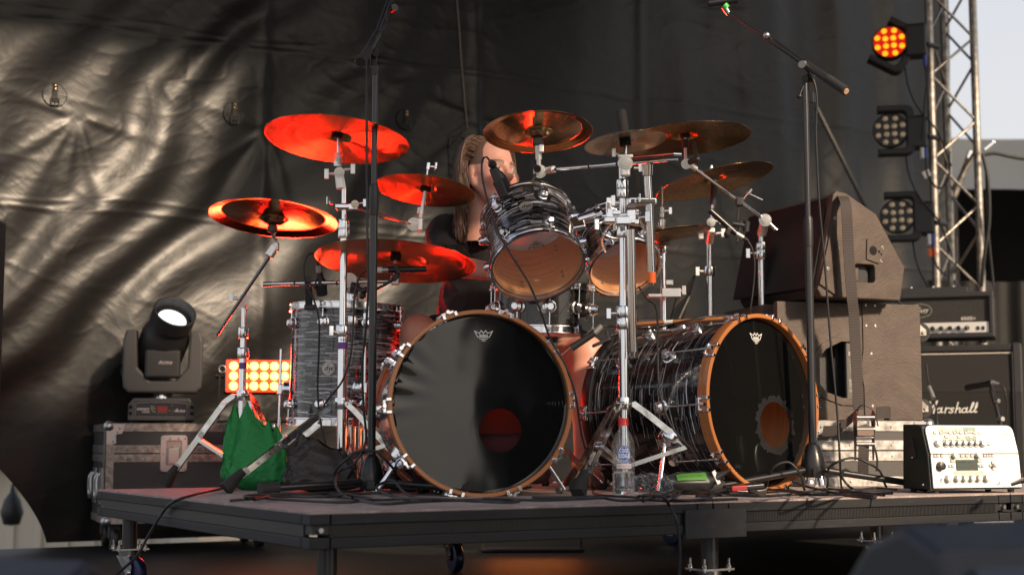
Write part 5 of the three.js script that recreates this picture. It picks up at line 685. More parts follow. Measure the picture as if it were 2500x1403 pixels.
{
  const o = cabO.clone().add(V(-0.06, 0.65, -0.03)), W = 0.66, H = 0.235, D = 0.27, t = local('amplifier_head', 'black amplifier head with silver control strip standing on the cabinet', 'amplifier', 'guitar amplifiers', o, ampYaw);
  for (const x of [-0.27, 0.27]) nb().bar(V(x, 0, 0.09), V(x, 0.022, 0.09), 0.02, 0.018).mesh('foot', rubber, t); const y0 = 0.022;
  nb().rbox(W, 0.028, D, 0.01, V(0, y0 + 0.014, 0)).mesh('bottom_panel', tolex, t); nb().rbox(W, 0.03, D, 0.01, V(0, y0 + H - 0.015, 0)).mesh('top_panel', tolex, t); for (const s of [-1, 1]) nb().rbox(0.028, H - 0.002, D - 0.002, 0.01, V(s * (W / 2 - 0.014), y0 + H / 2, 0)).mesh('side_panel', tolex, t);
  nb().box(W - 0.04, H - 0.04, 0.02, V(0, y0 + H / 2, -D / 2 + 0.03)).mesh('chassis', blackSatin, t);
  const tP = tex(64, 64, (u, v) => { const r = Math.floor(v * 8), x = ((u * 8) + (r % 2) * 0.5) % 1 - 0.5, y = (v * 8) % 1 - 0.5; return Math.hypot(x, y) < 0.32 ? 0.0 : 1; }, false), gm = M({ color: [0.05, 0.048, 0.046], roughness: 0.5, metalness: 0.5, bumpMap: tP, bumpScale: 0.004 }, 11); nb().box(W - 0.056, 0.125, 0.006, V(0, y0 + 0.142, D / 2 - 0.02)).mesh('grille', gm, t);
  nb().box(W - 0.056, 0.052, 0.008, V(0, y0 + 0.055, D / 2 - 0.016)).mesh('control_strip', M({ color: [0.72, 0.70, 0.66], metalness: 0.2, roughness: 0.4 }), t);
  for (let i = 0; i < 10; i++) { const x = -0.18 + i * 0.042, a = rnd(-0.9, 0.9); nb().bar(V(x, y0 + 0.052, D / 2 - 0.012), V(x, y0 + 0.052, D / 2 + 0.004), 0.012, 0.0105, 18).rbox(0.007, 0.024, 0.012, 0.003, V(x, y0 + 0.052, D / 2 + 0.008), E(0, 0, a)).mesh('knob', blackSatin, t); } for (const x of [0.25, 0.275]) nb().rbox(0.014, 0.018, 0.006, 0.002, V(x, y0 + 0.05, D / 2 - 0.010)).mesh('switch', blackSatin, t);
  const tPv = canvas(512, 320, (c) => { c.strokeStyle = c.fillStyle = '#cfcabf'; c.lineWidth = 9; c.setLineDash([16, 10]); c.beginPath(); c.ellipse(256, 160, 236, 140, 0, 0, 7); c.stroke(); c.setLineDash([]); c.transform(1, -0.08, -0.2, 1, 35, 20); c.lineWidth = 10; c.font = 'bold italic 120px serif'; c.textAlign = 'center'; c.textBaseline = 'middle'; c.fillText('Peavey', 256, 165, 330); c.beginPath(); c.moveTo(100, 115); c.lineTo(260, 105); c.stroke(); }); flat(0.125, 0.078, -0.03, y0 + 0.145, D / 2 - 0.0155).mesh('logo', decal(tPv, { roughness: 0.35 }), t);
  const t65 = letters('6505+', 'bold 92px sans-serif', 320, 128, '#c9c5bc'); flat(0.092, 0.034, 0.205, y0 + 0.100, D / 2 - 0.0155).mesh('model_print', decal(t65, { roughness: 0.35 }), t);
  const f = local('footswitch', 'flat black footswitch lying on top of the amplifier head', 'footswitch', null, o.clone().add(V(0.03, y0 + H + 0.001, 0)), ampYaw); nb().ext(poly([[-0.06, 0.004], [0.06, 0.004], [0.06, 0.018], [-0.06, 0.034]]), 0.34, 0.003, new THREE.Matrix4().makeRotationY(PI / 2).setPosition(-0.17, 0, 0)).mesh('body', M({ color: [0.03, 0.03, 0.031], roughness: 0.4 }), f); for (const x of [-0.11, 0, 0.1]) nb().bar(V(x, 0.026, 0), V(x, 0.044, 0), 0.008, 0.007, 12).mesh('button', steel, f);
  const m = thing('microphone', 'black microphone on a short stand in front of the guitar cabinet', 'microphone', null, P(2445, 1042, 6.9)); nb().bar(P(2362, 946, 7.1), P(2415, 936, 6.95), 0.016, 0.013).mesh('body', blackPlastic, m); nb().bar(P(2415, 936, 6.95), P(2425, 934, 6.92), 0.017, 0.013).mesh('clip', blackPlastic, m); nb().bar(P(2425, 934, 6.9), P(2440, 937, 6.88), 0.010, 0.006).mesh('connector', greyConn, m); nb().bar(P(2420, 940, 6.92), P(2446, 1045, 6.9), 0.009, 0.010).bar(P(2422, 950, 6.92), P(2430, 985, 6.91), 0.013, 0.012).mesh('stand_tube', blackTube, m); nb().bar(P(2432, 978, 6.88), P(2440, 978, 6.86), 0.01).mesh('stand_knob', steel, m); nb().bar(P(2440, 1022, 6.88), P(2450, 1022, 6.85), 0.011).mesh('stand_knob', steel, m); nb().bar(P(2446, 1045, 6.9), P(2446, 1045, 6.9).setY(RISER + 0.03), 0.010).mesh('lower_tube', blackTube, m); nb().lathe([[0, 0.03], [0.02, 0.028], [0.09, 0.012], [0.095, 0], [0, 0]], new THREE.Matrix4().setPosition(P(2446, 1045, 6.9).setY(RISER + 0.001)), 32).mesh('round_base', blackPlastic, m);
  cable('cable looping from the cabinet microphone', [P(2440, 937, 6.88), P(2452, 945, 6.87), P(2457, 965, 6.86), P(2460, 1000, 6.86), P(2456, 1040, 6.86), P(2455, 1080, 6.86)], 0.0035); cable('cable with a connector hanging beside the subwoofer', [P(2262, 890, 7.0), P(2268, 930, 6.95), P(2278, 965, 6.9), P(2287, 1000, 6.85), P(2290, 1035, 6.8), P(2300, 1060, 6.8)], 0.0045); single('cable_connector', 'silver cable connector hanging in front of the cabinet cloth', 'connector', null, nb().bar(P(2269, 944, 6.91), P(2280, 972, 6.86), 0.010, 0.011), greyConn);
}
// white profiling amplifier at the front edge
{
  const o = onLevel(2378, 1203), yaw = 19 * DEG; o.y = RISER + 0.001; const W = 0.375, t = local('profiling_amplifier', 'white front panelled tabletop amplifier with many knobs at the riser edge', 'amplifier', null, o, yaw); t.scale.setScalar(0.94);
  // side outline (z forward, y up): lower face steep, upper face leaning back
  const bodyG = M({ color: [0.006, 0.012, 0.008], roughness: 0.5, bumpMap: tGrain, bumpScale: 0.001 }, 8), wf = M({ color: [0.80, 0.78, 0.75], roughness: 0.35 }), z0 = 0.02, D = 0.16, prof = [[z0, 0.012], [z0 - 0.012, 0.137], [z0 - 0.045, 0.235], [z0 - 0.09, 0.243], [z0 - D, 0.243], [z0 - D - 0.01, 0.012]];
  nb().ext(poly(prof), W, 0.006, new THREE.Matrix4().makeRotationY(-PI / 2).setPosition(W / 2, 0, 0)).mesh('body', bodyG, t); for (const [x, z] of [[-0.16, 0], [0.16, 0], [-0.16, -0.13], [0.16, -0.13]]) nb().bar(V(x, 0, z), V(x, 0.014, z), 0.011, 0.013, 14).mesh('foot', rubber, t);
  const A = V(0, prof[0][1] + 0.004, z0 + 0.003), Bm = V(0, prof[1][1], prof[1][0] + 0.003), C = V(0, prof[2][1] + 0.002, prof[2][0] + 0.003), nl = V(0, Bm.z - A.z, A.y - Bm.y).negate().normalize(), fl = (a, b) => { const y = b.clone().sub(a).normalize(), z = V(1, 0, 0).cross(y); return { m: (x, s, off = 0) => new THREE.Matrix4().makeBasis(V(1, 0, 0), y, z).setPosition(a.clone().addScaledVector(y, s).addScaledVector(z, off).add(V(x, 0, 0))), L: a.distanceTo(b) }; }, lo = fl(A, Bm), hi = fl(Bm, C), HW = W / 2 - 0.002;
  nb().ext(rrect(-HW, 0.002, 2 * HW, lo.L - 0.003, 0.003), 0.004, 0.001, lo.m(0, 0, 0.001)).mesh('lower_panel', wf, t); const up = new THREE.Shape(); up.moveTo(-HW, 0.001); up.lineTo(HW, 0.001); up.lineTo(HW, hi.L - 0.026); up.quadraticCurveTo(HW, hi.L, HW - 0.028, hi.L); up.lineTo(-HW + 0.028, hi.L); up.quadraticCurveTo(-HW, hi.L, -HW, hi.L - 0.026); up.closePath(); nb().ext(up, 0.004, 0.001, hi.m(0, 0, 0.001)).mesh('upper_panel', wf, t);
  const sage = M({ color: [0.42, 0.46, 0.40], roughness: 0.5 }), sageD = M({ color: [0.24, 0.29, 0.25], roughness: 0.5 }), btn = M({ color: [0.55, 0.50, 0.45], roughness: 0.5 }), knobSide = M({ color: [0.42, 0.41, 0.39], metalness: 0.6, roughness: 0.35 }), knobTop = M({ color: [0.85, 0.84, 0.82], metalness: 0.3, roughness: 0.3 });
  const inlay = (f, pts, m) => nb().ext(poly(pts), 0.0008, 0, f.m(0, 0, 0.0062)).mesh('inlay', m, t);
  inlay(hi, [[-0.135, 0.098], [-0.083, 0.098], [-0.083, 0.083], [-0.132, 0.083]], sage); inlay(hi, [[-0.128, 0.066], [-0.083, 0.066], [-0.083, 0.048], [-0.125, 0.05]], sage); inlay(hi, [[-0.08, 0.098], [-0.03, 0.098], [-0.03, 0.083], [-0.08, 0.083]], sage); inlay(hi, [[-0.08, 0.066], [-0.03, 0.066], [-0.03, 0.048], [-0.08, 0.048]], sage); inlay(hi, [[-0.027, 0.098], [0.025, 0.098], [0.024, 0.083], [-0.027, 0.083]], sageD); inlay(hi, [[-0.027, 0.066], [0.023, 0.066], [0.02, 0.05], [-0.027, 0.048]], sageD);
  const button = (f, x, s, w = 0.0115, h = 0.009, m = btn) => nb().rbox(w + 0.003, h + 0.003, 0.001, 0.0004, V(0, 0, 0)).move(f.m(x, s, 0.0066)).mesh('button_frame', M_btn, t) && nb().rbox(w, h, 0.004, 0.001).move(f.m(x, s, 0.0082)).mesh('button', m, t);
  const ledOn = M({ color: [0.9, 0.95, 0.5], emissive: col(0.35, 0.36, 0.12), roughness: 0.4 });
  for (const [x, s] of [[-0.151, 0.077], [-0.126, 0.077], [-0.113, 0.081], [-0.101, 0.081], [-0.088, 0.077], [-0.068, 0.077], [-0.055, 0.081], [-0.042, 0.077], [-0.021, 0.077], [-0.009, 0.081], [0.003, 0.081], [0.015, 0.077], [-0.107, 0.062], [-0.055, 0.062]]) button(hi, x, s); button(hi, -0.003, 0.062, 0.0115, 0.009, ledOn); button(hi, 0.038, 0.077, 0.0115, 0.009, ledOn); button(hi, 0.066, 0.036, 0.0105, 0.010);
  const knob = (f, x, s, r, m = knobSide) => { const k = nb().lathe([[r * 1.15, 0.002], [r, 0.004], [r * 0.96, 0.018]], f.m(x, s, 0.004).multiply(new THREE.Matrix4().makeRotationX(PI / 2)), 28).mesh('knob', m, t); nb().lathe([[0, 0.0205], [r * 0.8, 0.0205], [r * 0.96, 0.018]], f.m(x, s, 0.004).multiply(new THREE.Matrix4().makeRotationX(PI / 2)), 28).mesh('knob_cap', m === knobSide ? knobTop : m, k); return k; };
  for (const x of [-0.150, 0.039]) knob(hi, x, 0.036, 0.0125); for (const x of [-0.117, -0.092, -0.066, -0.041, -0.015, 0.009]) { nb().tor(0.0125, 0.0022, hi.m(x, 0.036, 0.0068), 24, 6).mesh('knob_ring', M_ring, t); knob(hi, x, 0.036, 0.0078); }
  inlay(lo, [[-0.115, 0.121], [0.025, 0.121], [0.025, 0.09], [0.008, 0.09], [0.008, 0.105], [-0.088, 0.105], [-0.088, 0.088], [-0.105, 0.088]], sage); inlay(lo, [[-0.098, 0.062], [0.028, 0.062], [0.028, 0.036], [-0.09, 0.036]], sage);
  const tScr = canvas(256, 96, (c) => { c.fillStyle = '#3d4a41'; c.fillRect(0, 0, 256, 96); c.fillStyle = '#2a332c'; for (let i = 0; i < 6; i++) c.fillRect(20 + i * 38, 70 + (i % 2) * 6, 22, 4); c.fillStyle = '#5a3436'; c.fillRect(170, 44, 62, 18); c.fillStyle = '#27302a'; c.fillRect(30, 18, 90, 8); c.fillRect(140, 20, 60, 6); }); nb().rbox(0.092, 0.038, 0.003, 0.001).move(lo.m(-0.04, 0.082, 0.0065)).mesh('screen_frame', M({ color: [0.05, 0.055, 0.05], roughness: 0.3 }), t); quad(0.088, 0.034, lo.m(-0.04, 0.082, 0.0085)).mesh('screen', M({ map: tScr, roughness: 0.12 }), t);
  for (const [x, s] of [[-0.17, 0.115], [-0.159, 0.115], [-0.142, 0.115], [-0.08, 0.115], [-0.06, 0.115], [-0.039, 0.115], [-0.017, 0.115], [-0.102, 0.097], [0.011, 0.097], [-0.112, 0.078], [-0.1, 0.078], [0.014, 0.078], [0.025, 0.078], [0.038, 0.115], [0.049, 0.115], [0.06, 0.115], [0.071, 0.115], [0.058, 0.079], [0.08, 0.079], [0.069, 0.09], [0.069, 0.068]]) button(lo, x, s, 0.009, 0.008); knob(lo, 0.069, 0.079, 0.005, btn);
  for (const x of [-0.092, 0.006]) knob(lo, x, 0.115, 0.0095); for (const x of [-0.125, -0.088, -0.058, -0.028, 0.002, 0.036]) { knob(lo, x, 0.034, x > -0.1 && x < 0.02 ? 0.0105 : 0.012); const dt = nb(); for (let i = 0; i < 9; i++) { const a = (-220 + i * 33) * DEG; dt.add(new THREE.CircleGeometry(0.0011, 8), lo.m(x + 0.0165 * Math.cos(a), 0.034 - 0.0165 * Math.sin(a), 0.0066)); } dt.mesh('scale_dots', blackSatin, t); }
  const kb = knob(lo, -0.152, 0.078, 0.0145, blackSatin); nb().sph(V(0, 0, 0), 0.0028, 8).move(lo.m(-0.148, 0.09, 0.024)).mesh('pointer_light', M({ color: [0.05, 0.5, 0.3], emissive: col(0.02, 0.5, 0.3) }), kb);
  for (const [x, s, c] of [[-0.113, 0.0945, [0.9, 0.6, 0.1]], [-0.101, 0.0945, [0.1, 0.8, 0.9]], [0.0, 0.0945, [0.1, 0.9, 0.2]], [0.006, 0.0945, [0.1, 0.9, 0.2]]]) nb().sph(V(0, 0, 0), 0.0026, 8).move(hi.m(x, s, 0.007)).mesh('indicator_light', M({ color: c, emissive: col(...c.map(v => v * 0.9)) }), t);
  const tK = canvas(256, 512, (c) => { c.strokeStyle = c.fillStyle = '#6d6862'; c.lineWidth = 9; c.beginPath(); c.moveTo(128, 20); c.lineTo(226, 256); c.lineTo(128, 492); c.lineTo(30, 256); c.closePath(); c.stroke(); c.beginPath(); c.ellipse(128, 256, 80, 44, 0, 0, 7); c.stroke(); c.font = 'bold 74px serif'; c.textAlign = 'center'; c.textBaseline = 'middle'; c.fillText('M', 128, 165); c.fillText('J', 128, 350); c.font = 'bold 50px serif'; c.fillText('ES', 128, 258); }); quad(0.019, 0.052, hi.m(-0.17, 0.062, 0.0066)).mesh('emblem', decal(tK), t); const tPA = canvas(256, 96, (c) => { c.fillStyle = '#77726c'; c.font = 'bold 40px sans-serif'; c.fillText('PROFILING', 8, 40, 240); c.fillText('AMPLIFIER', 8, 86, 240); }); quad(0.026, 0.010, hi.m(0.155, 0.07, 0.0066)).mesh('name_print', decal(tPA), t); quad(0.001, 0.001, hi.m(0.1, 0.05, 0.0066));
  const tC = canvas(64, 64, (c) => { c.strokeStyle = '#0d1220'; c.lineWidth = 13; c.beginPath(); c.arc(32, 32, 22, 0.6, 5.6); c.stroke(); c.beginPath(); c.moveTo(32, 32); c.lineTo(46, 14); c.stroke(); }); quad(0.014, 0.014, lo.m(-0.152, 0.028, 0.0066)).mesh('round_mark', decal(tC), t); nb().lathe([[0.003, 0.002], [0.0075, 0.002], [0.008, 0]], lo.m(0.085, 0.018, 0.005).multiply(new THREE.Matrix4().makeRotationX(PI / 2)), 18).mesh('jack', steel, t);
  nb().beam(V(-W / 2 - 0.008, 0.19, -0.09), V(-W / 2 - 0.008, 0.12, -0.07), 0.006, 0.026, V(1, 0, 0), 0.002).mesh('carry_strap', M({ color: [0.03, 0.018, 0.014], roughness: 0.6 }), t); for (const [y, z] of [[0.125, -0.08], [0.03, -0.02]]) nb().sph(V(-W / 2 - 0.007, y, z), 0.006, 10).mesh('side_screw', chrome, t);
  single('jack_plug', 'silver jack plug with black boot entering the white amplifier from the right', 'connector', null, nb().bar(P(2472, 1182, 4.78), P(2494, 1174, 4.74), 0.006, 0.0075).bar(P(2494, 1174, 4.74), P(2530, 1160, 4.66), 0.009, 0.007), greyConn);
}
// ---------- left side: moving head, case, red panel, bags ----------
const caseL = P(400, 1260, 7.0).setY(0.13);
const lcTop = 0.13 + 0.475;
{
  const o = caseL.clone(), t = local('flight_case', 'black flight case with butterfly latch under the moving head light', 'flight case', 'flight cases', P(470, 1100, 6.95).setY(0.13), 22 * DEG); roadCase(t, 0.80, 0.46, 0.5, { split: 0.70, latches: [-0.09, 0.30] });
  for (const z of [-0.13, -0.38]) { const b = nb(); b.rbox(0.006, 0.17, 0.13, 0.003, V(-0.405, 0.17, z)).mesh('handle_dish', steel, t); nb().tube([V(-0.412, 0.23, z - 0.045), V(-0.425, 0.21, z - 0.045), V(-0.425, 0.12, z - 0.045), V(-0.425, 0.12, z + 0.045), V(-0.425, 0.21, z + 0.045), V(-0.412, 0.23, z + 0.045)], 0.006, 40).mesh('handle', steel, t); }
  nb().ext(rrect(-0.15, -0.012, 0.20, 0.024, 0.008), 0.003, 0.001, T(-0.04, 0.145, 0.005)).mesh('corner_plate', steel, t);
  for (const [x, z] of [[-0.34, -0.08], [0.34, -0.08], [-0.34, -0.42], [0.34, -0.42]]) nb().lathe([[0.01, -0.018], [0.05, -0.018], [0.054, 0], [0.05, 0.018], [0.01, 0.018]], frame(V(x, -0.075, z), V(1, 0, 0), V(0, 1, 0)), 28).rbox(0.06, 0.08, 0.05, 0.01, V(x, -0.035, z)).mesh('case_wheel', blackPlastic, t);
}
{
  const yaw = 12 * DEG, o = P(392, 1028, 7.02); o.y = 0.13 + 0.46 + 0.006; const t = local('moving_head_light', 'large black moving head spotlight on the left flight case, pale lens raised', 'stage light', 'stage lights', o, yaw), mb = M({ color: [0.022, 0.021, 0.022], roughness: 0.5, bumpMap: tGrain, bumpScale: 0.0005 }, 6), mg = M({ color: [0.06, 0.057, 0.057], roughness: 0.5 });
  const bs = poly([[-0.155, 0.012], [0.155, 0.012], [0.155, 0.088], [0.13, 0.118], [-0.13, 0.118], [-0.155, 0.088]]); nb().ext(bs, 0.30, 0.006, T(0, 0, -0.34)).mesh('base', mb, t);
  nb().ext(bs, 0.012, 0.004, T(0, 0, -0.035)).mesh('base_bezel', mg, t); for (const x of [-0.13, 0.13]) for (const z of [-0.06, -0.30]) nb().bar(V(x, 0, z), V(x, 0.014, z), 0.016).mesh('foot', rubber, t);
  const tPan = canvas(1024, 320, (c) => { c.fillStyle = '#100d0e'; c.fillRect(0, 0, 1024, 320); c.strokeStyle = '#8f8486'; c.lineWidth = 6; c.beginPath(); c.moveTo(20, 300); c.lineTo(20, 60); c.quadraticCurveTo(24, 34, 60, 32); c.quadraticCurveTo(512, 4, 964, 32); c.quadraticCurveTo(1000, 34, 1004, 60); c.lineTo(1004, 300); c.closePath(); c.stroke(); c.fillStyle = '#b9b0b2'; c.font = 'italic bold 66px sans-serif'; c.fillText('ENERGY', 40, 175, 240); c.font = 'italic bold 42px sans-serif'; c.fillText('HYBRID', 140, 222, 150); c.font = 'italic bold 92px sans-serif'; c.fillText('A', 770, 210); c.font = 'italic bold 64px sans-serif'; c.fillText('CME', 836, 210, 160); c.fillStyle = '#8a8284'; [90, 125, 160, 195].forEach((y, i) => { c.fillRect(305 + (i === 3 ? 35 : i * 4), y, 60 - (i === 3 ? 35 : i * 4), 12); }); ['#7a1c1c', '#d0a040', '#7a1c1c', '#7be83a'].forEach((f, i) => { c.fillStyle = f; c.beginPath(); c.arc(385, 97 + i * 35, 9, 0, 7); c.fill(); }); c.fillStyle = '#7a0a0e'; c.fillRect(435, 95, 190, 110); c.fillStyle = '#8a8284'; c.font = '22px sans-serif'; c.fillText('FUNCTION DISPLAY', 432, 234, 196); c.fillRect(655, 175, 34, 10); c.fillRect(735, 175, 38, 10); for (const y of [75, 225]) { c.beginPath(); c.arc(712, y, 8, 0, 7); c.fill(); } }); flat(0.25, 0.078, 0.0, 0.064, -0.0185).mesh('display_panel', M({ map: tPan, roughness: 0.35, emissive: col(0.35, 0.3, 0.3), emissiveMap: tPan, emissiveIntensity: 0.25 }), t);
  const dk = nb(); for (const x of [-0.143, 0.143]) for (const y of [0.045, 0.075]) dk.bar(V(x, y, -0.0185), V(x, y, -0.0165), 0.009, 0.009, 14); dk.mesh('bezel_hole', M({ color: [0.003, 0.003, 0.003], roughness: 0.9 }), t);
  nb().bar(V(0, 0.118, -0.17), V(0, 0.145, -0.17), 0.05, 0.046, 30).mesh('pan_bearing', chrome, t);
  // yoke: foot block and two arms
  nb().ext(poly([[-0.185, 0.17], [-0.16, 0.145], [0.16, 0.145], [0.185, 0.17], [0.19, 0.22], [0.19, 0.40], [0.175, 0.45], [0.125, 0.45], [0.118, 0.27], [0.06, 0.205], [-0.06, 0.205], [-0.118, 0.27], [-0.125, 0.45], [-0.175, 0.45], [-0.19, 0.40], [-0.19, 0.22]]), 0.15, 0.012, T(0, 0, -0.245)).mesh('yoke', mg, t);
  const vn = nb(); for (const y of [0.25, 0.30, 0.35]) vn.rbox(0.006, 0.035, 0.10, 0.002, V(-0.195, y, -0.17)); vn.mesh('yoke_vent', mb, t);
  const ax = V(0.26, 0.66, 0.68).normalize(), hc = V(0, 0.40, -0.17), hm = frame(hc, ax, V(1, 0, 0)); const hd = nb().lathe([[0.0, -0.16], [0.07, -0.16], [0.10, -0.145], [0.116, -0.10], [0.118, 0.03], [0.108, 0.07], [0.098, 0.10], [0.096, 0.13]], hm, 44).mesh('lamp_body', mb, t); nb().lathe([[0.096, 0.125], [0.104, 0.13], [0.104, 0.205], [0.098, 0.207], [0.094, 0.203], [0.092, 0.14]], hm, 44, 0.5).mesh('lens_hood', mb, hd); nb().lathe([[0.07, 0.150], [0.093, 0.150], [0.093, 0.143]], hm, 40).mesh('lens_ring', blackSatin, hd); nb().lathe([[0.0, 0.158], [0.045, 0.154], [0.073, 0.146]], hm, 40).mesh('lens_disc', M({ color: [0.8, 0.85, 0.9], roughness: 0.1, emissive: col(0.78, 0.86, 1), emissiveIntensity: 1.1 }), hd);  // the lens disc has a pale even emission
  const tA = letters('Acme', 'italic bold 92px sans-serif', 320, 110, '#b5aaa8'); nb().rbox(0.17, 0.14, 0.03, 0.02, V(0.0, 0.285, -0.075)).mesh('head_cover', mb, t); flat(0.085, 0.029, 0.012, 0.292, -0.0585).mesh('maker_print', decal(tA), t);
}
function ledPanel(o, yaw, tilt, label, cols, cd, aim, cone = 62) {
  const t = local('led_wash_light', label, 'stage light', 'stage lights', o, yaw), W = cols * 0.047 + 0.02, H = 0.16, y = 0.22, mb = blackPlastic, R = E(-tilt, 0, 0), put = (b) => b.move(new THREE.Matrix4().makeRotationX(-tilt).setPosition(0, y, 0));
  put(nb().rbox(W + 0.02, H, 0.06, 0.008, V(0, 0, -0.045))).mesh('housing', mb, t);
  const red = M({ color: [0.9, 0.3, 0.1], emissive: col(1, 0.40, 0.07), emissiveIntensity: 7, roughness: 0.3 });
  for (let i = 0; i < cols; i++) for (let j = 0; j < 3; j++) put(nb().add(new THREE.SphereGeometry(0.0205, 16, 8, 0, 2 * PI, 0, PI / 2).rotateX(PI / 2).scale(1, 1, 0.5), T(-W / 2 + 0.0335 + i * 0.047, 0.047 * (1 - j), -0.014))).mesh('led', red, t);
  put(nb().rbox(W, 0.15, 0.004, 0.002, V(0, 0, -0.0135))).mesh('glow_plate', M({ color: [0.5, 0.03, 0.02], roughness: 0.4, emissive: col(1, 0.018, 0.003), emissiveIntensity: 6 }), t);  // plate between the lamps glows in place of their bloom
  for (const s of [-1, 1]) { nb().beam(V(s * (W / 2 + 0.03), 0.012, -0.04), V(s * (W / 2 + 0.03), y, -0.04), 0.006, 0.04, V(1, 0, 0)).bar(V(s * (W / 2 + 0.01), y, -0.04), V(s * (W / 2 + 0.05), y, -0.04), 0.013, 0.013, 14).mesh('bracket_arm', mb, t); } nb().rbox(W + 0.08, 0.012, 0.16, 0.004, V(0, 0.007, -0.03)).mesh('floor_plate', mb, t); nb().tor(0.016, 0.003, T(-W / 2 - 0.018, y + 0.03, -0.01), 24, 6).mesh('safety_loop', steel, t);
  const L = new THREE.SpotLight(col(1, 0.012, 0.006), cd, 0, cone * DEG, 0.7, 2), m = new THREE.Matrix4().makeRotationX(-tilt).setPosition(0, y, 0); L.shadow.radius = 7; L.castShadow = true; L.position.copy(V(0, 0, 0.03).applyMatrix4(m).applyMatrix4(t.matrixWorld)); L.target.position.copy(V(0, aim, 1).applyMatrix4(m).applyMatrix4(t.matrixWorld)); scene.add(L, L.target); L.name = 'led_wash_glow'; return t;
}
ledPanel(P(655, 1034, 6.85).setY(0.13 + 0.46 + 0.004), 12 * DEG, 0.12, 'glowing red panel of round lamps left of the floor tom', 8, 13, 0.35);
ledPanel(P(1300, 1185, 6.85).setY(0.002), 2 * DEG, 0.95, 'unseen red lamp panel added on the stage floor behind the riser', 8, 6, 0, 36);  // unseen panel, added to redden the china cymbal above
ledPanel(P(1110, 1185, 5.98).setY(RISER + 0.002), -4 * DEG, 0.45, 'red lamp panel on the riser behind the frontal bass drum', 8, 10, 0.6);
// cloth bags: bulged sheets closed into a sack
function sack(name, label, cat, o, yaw, W, H, D, mat, sag, sd) {
  const n = 56, mlat = 40, pos = [], uv = [], ix = []; for (let j = 0; j <= mlat; j++) for (let i = 0; i <= n; i++) { const v = j / mlat, u = i / n * 2 * PI, c = Math.cos(u), s = Math.sin(u), sq = (a) => Math.sign(a) * Math.pow(Math.abs(a), 0.55), top = sag(v, c); let f = Math.sin(Math.min(1, v * 4 + 0.25) * PI / 2) * (1 - 0.35 * Math.pow(v, 3)), fz = f * (1 - 0.75 * Math.pow(v, 2.2)); const k = fbm(c * 2.2 + sd, v * 3 + s * 1.5, sd, 4), fold = Math.pow(1 - Math.abs(N(c * 3.1 + sd, v * 2.2, s * 2 + sd)) * 2, 3); const r = 1 + 0.22 * k + 0.06 * fold; pos.push(W / 2 * sq(c) * f * r, H * v * top + (v > 0.9 ? 0.02 * N(c * 4, s * 4, sd) : 0), D / 2 * sq(s) * fz * r + 0.012 * fold); uv.push(u * 0.1, v * H); }
  for (let j = 0; j < mlat; j++) for (let i = 0; i < n; i++) { const a = j * (n + 1) + i, b = a + 1, c = a + n + 1, d = c + 1; ix.push(a, c, b, b, c, d); } const g = new THREE.BufferGeometry(); g.setAttribute('position', new THREE.Float32BufferAttribute(pos, 3)); g.setAttribute('uv', new THREE.Float32BufferAttribute(uv, 2)); g.setIndex(ix); g.computeVertexNormals(); const t = local(name, label, cat, null, o, yaw); nb().add(g).mesh('cloth', mat, t); return t;
}
{
  const gr = M({ color: [0.012, 0.23, 0.055], roughness: 0.7, side: THREE.DoubleSide, bumpMap: tBlotch, bumpScale: 0.004 }, 6), t = sack('shopping_bag', 'bright green cloth shopping bag behind the left stand\'s legs', 'bag', P(622, 1195, 5.2).setY(RISER + 0.002), 0.1, 0.235, 0.29, 0.16, gr, (v, c) => 0.88 - 0.16 * c + 0.30 * N(c * 2.6, 3), 3.1);
  const gb = M({ color: [0.035, 0.030, 0.028], roughness: 0.55, side: THREE.DoubleSide, bumpMap: tBlotch, bumpScale: 0.003 }, 6); sack('fabric_bag', 'dark grey fabric bag slumped behind the left microphone stand', 'bag', P(790, 1200, 5.0).setY(RISER + 0.002), 0.05, 0.25, 0.175, 0.18, gb, (v, c) => 0.9 - 0.25 * c + 0.2 * N(c * 2.5, 7), 8.4);
}
